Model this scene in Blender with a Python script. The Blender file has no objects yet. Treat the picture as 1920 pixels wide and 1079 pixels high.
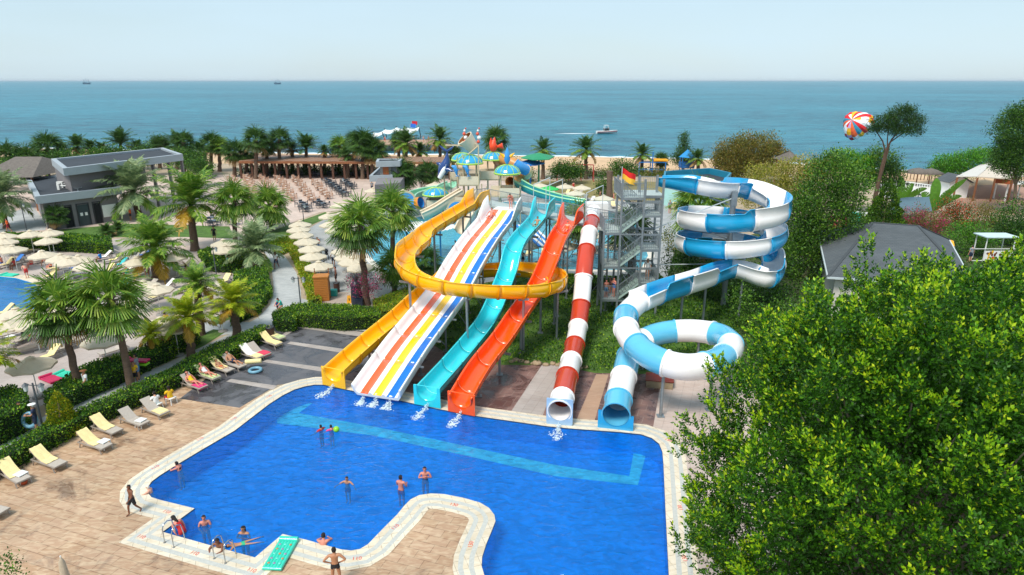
import bpy, bmesh, math, random
import numpy as np
from mathutils import Vector, Matrix, Euler
from mathutils.geometry import tessellate_polygon
S = bpy.context.scene
C = S.collection
R = math.radians
PI = math.pi
# ---------------- camera ----------------
F = 1240.0; PITCH = R(17.4); CH = 18.0
cd = bpy.data.cameras.new("camera"); cam = bpy.data.objects.new("camera", cd); C.objects.link(cam)
cam.location = (0, 0, CH); cam.rotation_euler = (R(90) - PITCH, 0, 0)
cd.sensor_width = 36; cd.lens = 36 * F / 1920; cd.clip_end = 120000; cd.clip_start = .1
S.camera = cam
# ---------------- world ----------------
SUN_EL, SUN_AZ = R(56), R(-146)      # azimuth measured from +Y towards +X
wd = bpy.data.worlds.new("World"); S.world = wd; wd.use_nodes = True
wn = wd.node_tree.nodes; wl = wd.node_tree.links
bg = wn['Background']
sky = wn.new('ShaderNodeTexSky'); sky.sky_type = 'NISHITA'; sky.sun_disc = False
sky.sun_elevation = SUN_EL; sky.sun_rotation = SUN_AZ
sky.air_density = 1.2; sky.dust_density = .6; sky.ozone_density = 3
tc = wn.new('ShaderNodeTexCoord'); sp = wn.new('ShaderNodeSeparateXYZ'); wl.new(tc.outputs['Generated'], sp.inputs[0])
mp = wn.new('ShaderNodeMapping'); mp.inputs['Scale'].default_value = (1, 1, 5)
wl.new(tc.outputs['Generated'], mp.inputs[0])
nz = wn.new('ShaderNodeTexNoise'); nz.inputs['Scale'].default_value = 2.2; nz.inputs['Detail'].default_value = 5
wl.new(mp.outputs[0], nz.inputs[0])
mr = wn.new('ShaderNodeMapRange'); mr.inputs[1].default_value = .3; mr.inputs[2].default_value = .75
mr.inputs[3].default_value = .62; mr.inputs[4].default_value = .9
wl.new(nz.outputs[0], mr.inputs[0])
mx = wn.new('ShaderNodeMix'); mx.data_type = 'RGBA'; mx.inputs[7].default_value = (5.9, 7.7, 8.9, 1)
wl.new(mr.outputs[0], mx.inputs[0]); wl.new(sky.outputs[0], mx.inputs[6])
wl.new(mx.outputs[2], bg.inputs[0]); bg.inputs[1].default_value = .092
sd = bpy.data.lights.new("sun", 'SUN'); sd.energy = 3.1; sd.angle = R(18); sd.color = (1, .95, .87)
sun = bpy.data.objects.new("sun", sd); C.objects.link(sun)
sun.rotation_euler = (PI/2 - SUN_EL, 0, PI - SUN_AZ)
S.view_settings.view_transform = 'Standard'; S.view_settings.look = 'None'
S.view_settings.exposure = 0.33; S.view_settings.gamma = 1
S.render.engine = 'CYCLES'; S.cycles.max_bounces = 6; S.cycles.transparent_max_bounces = 12
S.cycles.caustics_reflective = False; S.cycles.caustics_refractive = False
# ---------------- pixel -> world helpers (photo 1920x1079) ----------------
cP, sP = math.cos(PITCH), math.sin(PITCH)
def ray(px, py):
    a = (px-960)/F; b = -(py-539.5)/F
    return Vector((a, cP+b*sP, -sP+b*cP))
def W(px, py, z=0.0):
    d = ray(px, py); t = (z-CH)/d.z
    return Vector((d.x*t, d.y*t, z))
def A(px, py, Y):
    d = ray(px, py); t = Y/d.y
    return Vector((d.x*t, Y, CH+d.z*t))
def onplane(P, Q, px, py):
    d = ray(px, py); nx, ny = -(Q.y-P.y), Q.x-P.x
    t = (nx*P.x+ny*P.y)/(nx*d.x+ny*d.y)
    return Vector((d.x*t, d.y*t, CH+d.z*t))
# ---------------- materials ----------------
def hexl(h):
    h = h.lstrip('#'); o = []
    for i in (0, 2, 4):
        c = int(h[i:i+2], 16)/255; o.append(c/12.92 if c <= .04045 else ((c+.055)/1.055)**2.4)
    return tuple(o)
MT = {}
def M(name, col, rough=.55, var=.12, scale=2.0, bump=0.0, bscale=25, metal=0, spec=.5, coat=0, stretch=(1, 1, 1), trans=0):
    if name in MT: return MT[name]
    if isinstance(col, str): col = hexl(col)
    m = bpy.data.materials.new(name); m.use_nodes = True; nt = m.node_tree; n = nt.nodes; l = nt.links
    b = n['Principled BSDF']; t = n.new('ShaderNodeTexCoord'); mpp = n.new('ShaderNodeMapping')
    mpp.inputs['Scale'].default_value = stretch; l.new(t.outputs['Object'], mpp.inputs[0])
    nn = n.new('ShaderNodeTexNoise'); nn.inputs['Scale'].default_value = scale; nn.inputs['Detail'].default_value = 6
    nn.inputs['Roughness'].default_value = .65
    l.new(mpp.outputs[0], nn.inputs[0])
    x = n.new('ShaderNodeMix'); x.data_type = 'RGBA'
    r = n.new('ShaderNodeMapRange'); r.inputs[1].default_value = .3; r.inputs[2].default_value = .7
    l.new(nn.outputs[0], r.inputs[0]); l.new(r.outputs[0], x.inputs[0])
    x.inputs[6].default_value = (*[c*(1-var) for c in col], 1); x.inputs[7].default_value = (*[min(1, c*(1+var)) for c in col], 1)
    l.new(x.outputs[2], b.inputs['Base Color']); b.inputs['Roughness'].default_value = rough
    b.inputs['Metallic'].default_value = metal; b.inputs['Specular IOR Level'].default_value = spec
    b.inputs['Coat Weight'].default_value = coat; b.inputs['Coat Roughness'].default_value = .108
    if bump:
        n2 = n.new('ShaderNodeTexNoise'); n2.inputs['Scale'].default_value = bscale; n2.inputs['Detail'].default_value = 4
        l.new(mpp.outputs[0], n2.inputs[0]); bp = n.new('ShaderNodeBump'); bp.inputs['Strength'].default_value = bump
        bp.inputs['Distance'].default_value = .05
        l.new(n2.outputs[0], bp.inputs['Height']); l.new(bp.outputs[0], b.inputs['Normal'])
    if trans:
        tr = n.new('ShaderNodeBsdfTranslucent'); l.new(x.outputs[2], tr.inputs[0]); ms = n.new('ShaderNodeMixShader')
        ms.inputs[0].default_value = trans; l.new(b.outputs[0], ms.inputs[1]); l.new(tr.outputs[0], ms.inputs[2])
        l.new(ms.outputs[0], n['Material Output'].inputs[0])
    MT[name] = m; return m
def leafmat(name, c1, c2, c3=None, trans=.28, rough=.45):
    if name in MT: return MT[name]
    m = bpy.data.materials.new(name); m.use_nodes = True; nt = m.node_tree; n = nt.nodes; l = nt.links
    b = n['Principled BSDF']; g = n.new('ShaderNodeNewGeometry'); cr = n.new('ShaderNodeValToRGB')
    cr.color_ramp.elements[0].color = (*hexl(c1), 1); cr.color_ramp.elements[1].color = (*hexl(c3 or c2), 1)
    e = cr.color_ramp.elements.new(.6); e.color = (*hexl(c2), 1)
    l.new(g.outputs['Random Per Island'], cr.inputs[0]); l.new(cr.outputs[0], b.inputs['Base Color'])
    b.inputs['Roughness'].default_value = rough; b.inputs['Specular IOR Level'].default_value = .35
    tr = n.new('ShaderNodeBsdfTranslucent'); l.new(cr.outputs[0], tr.inputs[0]); ms = n.new('ShaderNodeMixShader')
    ms.inputs[0].default_value = trans; l.new(b.outputs[0], ms.inputs[1]); l.new(tr.outputs[0], ms.inputs[2])
    l.new(ms.outputs[0], n['Material Output'].inputs[0])
    MT[name] = m; return m
def tilemat(name, c1, c2, mortar, bw, bh, rot, streak=.0, streakcol=None, rough=.6, wet=None, wlo=.47, off=.5, msize=.012, sscale=1.2):
    m = bpy.data.materials.new(name); m.use_nodes = True; nt = m.node_tree; n = nt.nodes; l = nt.links
    b = n['Principled BSDF']; t = n.new('ShaderNodeTexCoord'); mpp = n.new('ShaderNodeMapping')
    mpp.inputs['Rotation'].default_value = (0, 0, rot); l.new(t.outputs['Object'], mpp.inputs[0])
    br = n.new('ShaderNodeTexBrick'); br.offset = off; br.inputs['Scale'].default_value = 1
    br.inputs['Brick Width'].default_value = bw; br.inputs['Row Height'].default_value = bh
    br.inputs['Mortar Size'].default_value = msize; br.inputs['Mortar Smooth'].default_value = .2
    br.inputs['Color1'].default_value = (*hexl(c1), 1); br.inputs['Color2'].default_value = (*hexl(c2), 1); br.inputs['Mortar'].default_value = (*hexl(mortar), 1)
    l.new(mpp.outputs[0], br.inputs[0])
    out = br.outputs[0]
    if streak:
        # veins in each slab
        m2 = n.new('ShaderNodeMapping'); m2.inputs['Rotation'].default_value = (0, 0, rot+.5); m2.inputs['Scale'].default_value = (1, 3.2, 1)
        l.new(t.outputs['Object'], m2.inputs[0])
        nn = n.new('ShaderNodeTexNoise'); nn.inputs['Scale'].default_value = sscale; nn.inputs['Detail'].default_value = 5; nn.inputs['Distortion'].default_value = 1.2
        l.new(m2.outputs[0], nn.inputs[0]); r = n.new('ShaderNodeMapRange'); r.inputs[1].default_value = .42; r.inputs[2].default_value = .68; r.inputs[4].default_value = streak
        l.new(nn.outputs[0], r.inputs[0]); x = n.new('ShaderNodeMix'); x.data_type = 'RGBA'; l.new(r.outputs[0], x.inputs[0]); l.new(out, x.inputs[6])
        x.inputs[7].default_value = (*hexl(streakcol), 1); out = x.outputs[2]
    n3 = n.new('ShaderNodeTexNoise'); n3.inputs['Scale'].default_value = .35; n3.inputs['Detail'].default_value = 4; l.new(t.outputs['Object'], n3.inputs[0])
    r3 = n.new('ShaderNodeMapRange'); r3.inputs[1].default_value = .35; r3.inputs[2].default_value = .65; r3.inputs[3].default_value = .86; r3.inputs[4].default_value = 1.06; l.new(n3.outputs[0], r3.inputs[0])
    v = n.new('ShaderNodeVectorMath'); v.operation = 'SCALE'; l.new(out, v.inputs[0]); l.new(r3.outputs[0], v.inputs['Scale']); out = v.outputs[0]
    b.inputs['Roughness'].default_value = rough
    if wet:
        n4 = n.new('ShaderNodeTexNoise'); n4.inputs['Scale'].default_value = wet; n4.inputs['Detail'].default_value = 7; n4.inputs['Roughness'].default_value = .65; n4.inputs['Distortion'].default_value = .8
        l.new(t.outputs['Object'], n4.inputs[0]); r4 = n.new('ShaderNodeMapRange'); r4.inputs[1].default_value = wlo; r4.inputs[2].default_value = wlo+.09; l.new(n4.outputs[0], r4.inputs[0])
        v2 = n.new('ShaderNodeMix'); v2.data_type = 'RGBA'; v2.blend_type = 'MULTIPLY'; v2.inputs[7].default_value = (.52, .5, .52, 1)
        l.new(r4.outputs[0], v2.inputs[0]); l.new(out, v2.inputs[6]); out = v2.outputs[2]
        r5 = n.new('ShaderNodeMapRange'); r5.inputs[3].default_value = rough; r5.inputs[4].default_value = .22; l.new(r4.outputs[0], r5.inputs[0]); l.new(r5.outputs[0], b.inputs['Roughness'])
    l.new(out, b.inputs['Base Color'])
    MT[name] = m; return m
# ---------------- object helpers ----------------
def tag(o, label=None, cat=None, group=None, kind=None):
    if label: o['label'] = label
    if cat: o['category'] = cat
    if group: o['group'] = group
    if kind: o['kind'] = kind
    return o
def empty(name, loc=(0, 0, 0), rz=0, label=None, cat=None, group=None):
    o = bpy.data.objects.new(name, None); C.objects.link(o); o.location = loc; o.rotation_euler = (0, 0, rz)
    o.empty_display_size = .3
    return tag(o, label, cat, group)
def link(name, me, parent=None):
    o = bpy.data.objects.new(name, me); C.objects.link(o)
    if parent: o.parent = parent
    return o
CH_ = {}
def kids(o): return [c for c in bpy.data.objects if c.parent == o]
def copytree(o, loc=None, rz=None, sc=None, label=None, group=None, tree=None):
    """tree: cached list [(child,[grandchildren])]"""
    if tree is None:
        tree = CH_.get(o.name)
        if tree is None:
            tree = [(c, kids(c)) for c in kids(o)]; CH_[o.name] = tree
    r = o.copy(); C.objects.link(r)
    for c, gs in tree:
        d = c.copy(); C.objects.link(d); d.parent = r
        for g in gs:
            e = g.copy(); C.objects.link(e); e.parent = d
    if loc is not None: r.location = loc
    if rz is not None: r.rotation_euler = (0, 0, rz)
    if sc is not None: r.scale = (sc,)*3 if not hasattr(sc, '__len__') else sc
    if label: r['label'] = label
    if group: r['group'] = group
    return r
class Placer:
    """first call moves the prototype itself, later calls copy it"""
    def __init__(s, proto): s.p = proto; s.used = False
    def __call__(s, loc, rz=0, sc=None, label=None, group=None):
        if not s.used:
            s.used = True; o = s.p
            CH_[o.name] = [(c, kids(c)) for c in kids(o)]
            o.location = loc; o.rotation_euler = (0, 0, rz)
            if sc is not None: o.scale = (sc,)*3 if not hasattr(sc, '__len__') else sc
            if label: o['label'] = label
            if group: o['group'] = group
            return o
        return copytree(s.p, loc, rz, sc or 1, label, group)
class MB:
    def __init__(s): s.v = []; s.f = []; s.m = []; s.s = []
    def add(s, vs, fs, m=0, sm=False):
        o = len(s.v); s.v += [tuple(v) for v in vs]
        for f in fs: s.f.append([i+o for i in f]); s.m.append(m); s.s.append(sm)
        return s
    def box(s, c, d, rz=0, m=0, rot=None):
        x, y, z = d[0]/2, d[1]/2, d[2]/2
        mt = rot or Matrix.Rotation(rz, 3, 'Z'); c = Vector(c)
        vs = [c+mt@Vector(p) for p in ((-x,-y,-z),(x,-y,-z),(x,y,-z),(-x,y,-z),(-x,-y,z),(x,-y,z),(x,y,z),(-x,y,z))]
        return s.add(vs, [(0,3,2,1),(4,5,6,7),(0,1,5,4),(1,2,6,5),(2,3,7,6),(3,0,4,7)], m)
    def beam(s, p, q, w, h=None, m=0):
        h = h or w; p = Vector(p); q = Vector(q); t = (q-p)
        if t.length < 1e-6: return s
        t.normalize(); u = Vector((0, 0, 1)) if abs(t.z) < .95 else Vector((1, 0, 0))
        a = t.cross(u).normalized()*w/2; b = a.cross(t).normalized()*h/2
        vs = [p-a-b, p+a-b, p+a+b, p-a+b, q-a-b, q+a-b, q+a+b, q-a+b]
        return s.add(vs, [(0,3,2,1),(4,5,6,7),(0,1,5,4),(1,2,6,5),(2,3,7,6),(3,0,4,7)], m)
    def tube(s, pts, rad, n=8, m=0, caps=True):
        pts = [Vector(p) for p in pts]; k = len(pts)
        rad = rad if hasattr(rad, '__len__') else [rad]*k
        vs = []; fs = []; ref = None
        for i, p in enumerate(pts):
            t = (pts[min(i+1, k-1)]-pts[max(i-1, 0)]).normalized()
            if ref is None: ref = Vector((0, 0, 1)) if abs(t.z) < .9 else Vector((1, 0, 0))
            a = t.cross(ref).normalized(); b = a.cross(t).normalized(); ref = b
            for j in range(n):
                w = 2*PI*j/n; vs.append(p+(a*math.cos(w)+b*math.sin(w))*rad[i])
        for i in range(k-1):
            for j in range(n):
                fs.append((i*n+j, i*n+(j+1) % n, (i+1)*n+(j+1) % n, (i+1)*n+j))
        s.add(vs, fs, m, True)
        if caps: s.add(vs[:n], [tuple(range(n))], m); s.add(vs[-n:], [tuple(range(n-1, -1, -1))], m)
        return s
    def lathe(s, prof, c=(0, 0, 0), n=16, m=0, sm=True):
        c = Vector(c); vs = []; fs = []
        for r, z in prof:
            for j in range(n): vs.append(c+Vector((r*math.cos(2*PI*j/n), r*math.sin(2*PI*j/n), z)))
        for i in range(len(prof)-1):
            for j in range(n): fs.append((i*n+j, i*n+(j+1) % n, (i+1)*n+(j+1) % n, (i+1)*n+j))
        s.add(vs, fs, m, sm)
        return s
    def prism(s, pts, z0, z1, m=0, mtop=None):
        n = len(pts); ar = sum(pts[i][0]*pts[(i+1) % n][1]-pts[(i+1) % n][0]*pts[i][1] for i in range(n))
        if ar < 0: pts = pts[::-1]
        vs = [(p[0], p[1], z0) for p in pts]+[(p[0], p[1], z1) for p in pts]
        s.add(vs, [(i, (i+1) % n, n+(i+1) % n, n+i) for i in range(n)]+[tuple(range(n-1, -1, -1))], m)
        s.add(vs[n:], [tuple(range(n))], m if mtop is None else mtop)
        return s
    def ball(s, c, r, n=10, m=0):
        r = r if hasattr(r, '__len__') else (r, r, r); k = max(4, n//2); c = Vector(c)
        vs = []; fs = []
        for i in range(k+1):
            th = PI*i/k
            for j in range(n): vs.append(c+Vector((r[0]*math.sin(th)*math.cos(2*PI*j/n), r[1]*math.sin(th)*math.sin(2*PI*j/n), r[2]*math.cos(th))))
        for i in range(k):
            for j in range(n): fs.append((i*n+j, (i+1)*n+j, (i+1)*n+(j+1) % n, i*n+(j+1) % n))
        return s.add(vs, fs, m, True)
    def build(s, name, mats, parent=None, bevel=0):
        me = bpy.data.meshes.new(name); me.from_pydata(s.v, [], s.f)
        mats = mats if isinstance(mats, (list, tuple)) else [mats]
        for x in mats: me.materials.append(x)
        me.polygons.foreach_set('material_index', s.m); me.polygons.foreach_set('use_smooth', s.s)
        me.update(); me.validate()
        return link(name, me, parent)
def catmull(P, n):
    P = [Vector(p) for p in P]; out = []
    for i in range(len(P)-1):
        a = P[i-1] if i else P[0]*2-P[1]; b = P[i]; c = P[i+1]; d = P[i+2] if i+2 < len(P) else P[-1]*2-P[-2]
        for k in range(n):
            t = k/n; out.append(.5*((2*b)+(c-a)*t+(2*a-5*b+4*c-d)*t*t+(3*b-a-3*c+d)*t**3))
    out.append(P[-1]); return out
def resample(P, step):
    L = [0]
    for i in range(1, len(P)): L.append(L[-1]+(P[i]-P[i-1]).length)
    n = max(1, round(L[-1]/step)); out = []; j = 0
    for k in range(n+1):
        d = L[-1]*k/n
        while j < len(P)-2 and L[j+1] < d: j += 1
        t = (d-L[j])/max(1e-9, L[j+1]-L[j]); out.append(P[j].lerp(P[j+1], min(1, t)))
    return out
def fill(name, outer, holes, z, mats, zf=None):
    bm = bmesh.new(); es = []
    for loop in [outer]+list(holes):
        vs = [bm.verts.new((p[0], p[1], z)) for p in loop]
        for i in range(len(vs)): es.append(bm.edges.new((vs[i], vs[(i+1) % len(vs)])))
    bmesh.ops.triangle_fill(bm, use_beauty=True, use_dissolve=False, edges=es, normal=(0, 0, 1))
    for f in bm.faces:
        if f.normal.z < 0: f.normal_flip()
    me = bpy.data.meshes.new(name); bm.to_mesh(me); bm.free()
    for x in (mats if isinstance(mats, list) else [mats]): me.materials.append(x)
    return link(name, me)
SZ = [0]
def sheet(name, px, z, mat, holes=(), world=False):
    SZ[0] += 1; z = z+SZ[0]*.00013
    o = fill(name, px if world else [W(*p) for p in px], holes, z, mat); o['kind'] = 'structure'; return o
def offset(poly, d):
    """outward offset of a closed 2D loop (ccw)"""
    n = len(poly); ar = sum(poly[i][0]*poly[(i+1) % n][1]-poly[(i+1) % n][0]*poly[i][1] for i in range(n)); sg = 1 if ar > 0 else -1
    out = []
    for i in range(n):
        a, b, c = Vector(poly[i-1][:2]), Vector(poly[i][:2]), Vector(poly[(i+1) % n][:2])
        e1 = (b-a).normalized(); e2 = (c-b).normalized(); n1 = Vector((e1.y, -e1.x))*sg; n2 = Vector((e2.y, -e2.x))*sg
        k = n1+n2; k = k/max(.35, k.dot(k)/2) if k.length > 1e-6 else n1
        out.append(Vector((b.x+k.x*d, b.y+k.y*d)))
    return out
def leafmesh(P, D, Sz, asp=.4, rng=None, up=None):
    """numpy leaf quads: base points P, directions D, sizes S -> verts, faces"""
    n = len(P); rng = rng or np.random.default_rng(1)
    Rn = rng.normal(size=(n, 3))
    sd_ = np.cross(D, Rn); sd_ /= (np.linalg.norm(sd_, axis=1, keepdims=True)+1e-9)
    S3 = Sz.reshape(-1, 1)
    V = np.empty((n, 4, 3)); V[:, 0] = P; V[:, 1] = P+D*S3*.45+sd_*S3*asp; V[:, 2] = P+D*S3; V[:, 3] = P+D*S3*.45-sd_*S3*asp
    return V.reshape(-1, 3)
def npmesh(name, V, mats, midx=None, parent=None):
    """V: (4n,3) quads"""
    n = len(V)//4; me = bpy.data.meshes.new(name)
    me.vertices.add(4*n); me.vertices.foreach_set('co', np.ascontiguousarray(V, dtype=np.float32).ravel())
    me.loops.add(4*n); me.loops.foreach_set('vertex_index', np.arange(4*n, dtype=np.int32))
    me.polygons.add(n); me.polygons.foreach_set('loop_start', np.arange(0, 4*n, 4, dtype=np.int32))
    try: me.polygons.foreach_set('loop_total', np.full(n, 4, dtype=np.int32))
    except Exception: pass
    for x in (mats if isinstance(mats, list) else [mats]): me.materials.append(x)
    if midx is not None: me.polygons.foreach_set('material_index', np.asarray(midx, dtype=np.int32))
    me.update(calc_edges=True); me.validate()
    return link(name, me, parent)
ORD = ['first', 'second', 'third', 'fourth', 'fifth', 'sixth', 'seventh', 'eighth', 'ninth', 'tenth', 'eleventh', 'twelfth', 'thirteenth', 'fourteenth', 'fifteenth', 'sixteenth', 'seventeenth', 'eighteenth', 'nineteenth', 'twentieth', 'twenty-first', 'twenty-second', 'twenty-third', 'twenty-fourth', 'twenty-fifth', 'twenty-sixth', 'twenty-seventh', 'twenty-eighth', 'twenty-ninth']+['thirtieth', 'thirty-first', 'thirty-second', 'thirty-third', 'thirty-fourth', 'thirty-fifth', 'thirty-sixth', 'thirty-seventh', 'thirty-eighth', 'thirty-ninth', 'fortieth', 'forty-first', 'forty-second', 'forty-third', 'forty-fourth', 'forty-fifth', 'forty-sixth']
# common materials
steel = M('galvanised_steel', '#8d9498', .45, .12, 4, metal=.5)
steel_pale = M('pale_steel', '#c3ccce', .5, .1, 3, metal=.1)
white = M('white_paint', '#e6e6e2', .4, .06, 3)
cream = M('cream_canvas', '#ddd0b8', .8, .06, 3, trans=.25)
dark = M('dark_metal', '#2b2d31', .5, .1, 5)
wood = M('brown_wood', '#8a5634', .6, .25, 6, stretch=(1, 1, .2))
gal = steel
# ================= ground, pool, paving =================
ANG = R(-19.5)
pool_px = [(605,722),(589,722),(572,725),(552,731),(530,742),(505,758),(440,808),(380,843),(330,873),(300,892),(285,903),(277,914),(277,924),(284,933),(300,938),
 (365,954),(305,998),(390,1022),(478,1046),(530,1002),(575,1013),(614,1024),(640,1031),(658,1033),(675,1030),(690,1021),(718,992),(745,965),(758,949),(770,937),(786,929),(808,926),(832,927),
 (868,934),(900,943),(917,953),(927,966),(929,978),(922,996),(912,1020),(904,1045),(903,1062),(908,1079),(930,1120),(960,1180),(1010,1250),(1270,1290),
 (1260,1180),(1254,1079),(1248,960),(1244,870),(1242,848),(1236,833),(1222,822),(1202,815),(1165,811),(1068,804),(1027,800),(888,780),(820,767),(742,750),(640,729)]
POOL = [W(*p).to_2d() for p in pool_px]
mid_px = [(672,455),(690,478),(735,522),(830,516),(940,512),(1010,505),(1200,507),(1215,480),(1190,405),(1100,388),(960,378),(850,388),(760,415),(690,436)]
MID = [W(*p).to_2d() for p in mid_px]
lp_px = [(-160,517),(0,519),(30,522),(58,530),(80,542),(92,558),(85,575),(55,592),(20,612),(0,622),(-160,680)]
LP = [W(*p).to_2d() for p in lp_px]
grass = M('lawn_grass', '#4b6a24', .9, .4, 1.2, bump=.6, bscale=40)
earth = M('dry_ground', '#a8967e', .9, .25, .8, bump=.3, bscale=8)
far = [W(2400,340), W(1920,330), W(1690,320), W(1400,302), W(1200,296), W(900,291), W(560,288), W(330,283), W(0,277), W(-500,268)]
gr = fill('ground', [(-140,2),(140,2),far[0].to_2d()]+[p.to_2d() for p in far[1:]], [offset(POOL,.3), MID, LP], -.01, earth); gr['kind'] = 'structure'
sand = M('beach_sand', '#c9a884', .9, .14, .35, bump=.2, bscale=3)
# beach strip then sea
b_in = [W(2400,372), W(1920,352), W(1400,322), W(900,318), W(330,305), W(-500,290)]
bo = fill('beach', [p.to_2d() for p in far]+[p.to_2d() for p in b_in[::-1]], [], .0, sand); bo['kind'] = 'structure'
sm_ = bpy.data.materials.new('sea_water'); sm_.use_nodes = True; n = sm_.node_tree.nodes; l = sm_.node_tree.links
b = n['Principled BSDF']; t = n.new('ShaderNodeTexCoord')
def sea_noise(sc, det, stretch, rough=.6):
    mpp = n.new('ShaderNodeMapping'); mpp.inputs['Scale'].default_value = stretch; mpp.inputs['Rotation'].default_value = (0, 0, .12); l.new(t.outputs['Object'], mpp.inputs[0])
    q = n.new('ShaderNodeTexNoise'); q.inputs['Scale'].default_value = sc; q.inputs['Detail'].default_value = det; q.inputs['Roughness'].default_value = rough; l.new(mpp.outputs[0], q.inputs[0]); return q
q1 = sea_noise(.16, 9, (.45, 1, 1), .72); q2 = sea_noise(.006, 6, (.5, 1, 1)); 
bp = n.new('ShaderNodeBump'); bp.inputs['Strength'].default_value = 1.0; bp.inputs['Distance'].default_value = 2.2; l.new(q1.outputs[0], bp.inputs['Height']); l.new(bp.outputs[0], b.inputs['Normal'])
x = n.new('ShaderNodeMix'); x.data_type = 'RGBA'; x.inputs[6].default_value = (*hexl('#0b4c60'), 1); x.inputs[7].default_value = (*hexl('#338ea2'), 1)
q3 = n.new('ShaderNodeMath'); q3.operation = 'MULTIPLY_ADD'; q3.inputs[1].default_value = .5; q3.inputs[2].default_value = .25; l.new(q2.outputs[0], q3.inputs[0]); ad = n.new('ShaderNodeMath'); ad.operation = 'ADD'; l.new(q1.outputs[0], ad.inputs[0]); l.new(q3.outputs[0], ad.inputs[1])
r = n.new('ShaderNodeMapRange'); r.inputs[1].default_value = .84; r.inputs[2].default_value = 1.16; l.new(ad.outputs[0], r.inputs[0]); l.new(r.outputs[0], x.inputs[0])  # wave light and dark put into the base colour, driven by the bump noise
l.new(x.outputs[2], b.inputs['Base Color']); b.inputs['Roughness'].default_value = .32; b.inputs['IOR'].default_value = 1.33; b.inputs['Specular IOR Level'].default_value = .3
so = fill('sea', [p.to_2d() for p in far]+[(-60000, far[-1].y), (-60000, 70000), (60000, 70000), (60000, far[0].y)], [], -.2, sm_); so['kind'] = 'structure'
# surf foam line along the shore
foam = M('surf_foam', '#dfe9ea', .8, .1, .2)
mb = MB(); rg = random.Random(5)
sl = catmull([Vector((p.x, p.y, 0)) for p in far], 14)
for i in range(len(sl)-1):
    w0 = .8+.9*rg.random() if i == 0 else w1; w1 = .5+2.0*rg.random()
    p, q = sl[i], sl[i+1]; nrm = Vector(((q-p).y, -(q-p).x, 0)).normalized()*-1
    if nrm.y < 0: nrm = -nrm
    mb.add([p-nrm*.6+Vector((0,0,.01)), q-nrm*.6+Vector((0,0,.01)), q+nrm*w1+Vector((0,0,.01)), p+nrm*w0+Vector((0,0,.01))], [(0,1,2,3)])
tag(mb.build('surf', foam), kind='structure')
# --- pool basin and water ---
tile_b = tilemat('pool_mosaic', '#14a4fc', '#12a0fa', '#129cf6', .3, .3, ANG, off=0, msize=.02)
tile_c = M('turquoise_mosaic', '#90ffee', .5, .1, 3)
DEP = -1.2
def basin(name, loop, dep, m):
    mb = MB(); n_ = len(loop)
    vs = [(p[0], p[1], .003) for p in loop]+[(p[0], p[1], dep) for p in loop]
    mb.add(vs, [(i, n_+i, n_+(i+1) % n_, (i+1) % n_) for i in range(n_)])
    for t3 in tessellate_polygon([[Vector((p[0], p[1], dep)) for p in loop]]):
        mb.add([(loop[i][0], loop[i][1], dep) for i in t3], [(0, 1, 2)])
    return tag(mb.build(name, m), kind='structure')
bas = basin('pool_basin', POOL, DEP, tile_b)
def zw(*p): return W(p[0], p[1], DEP+.006)
stripe = [zw(1195,812), zw(1180,893), zw(1040,872), zw(880,838), zw(700,800), zw(560,775), zw(655,706), zw(618,704), zw(518,782), zw(520,794), zw(700,817), zw(880,856), zw(1040,893), zw(1196,910), zw(1222,812)]
tag(fill('lane_marking', [p.to_2d() for p in stripe], [], DEP+.006, tile_c), kind='structure')['kind'] = 'structure'
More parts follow.
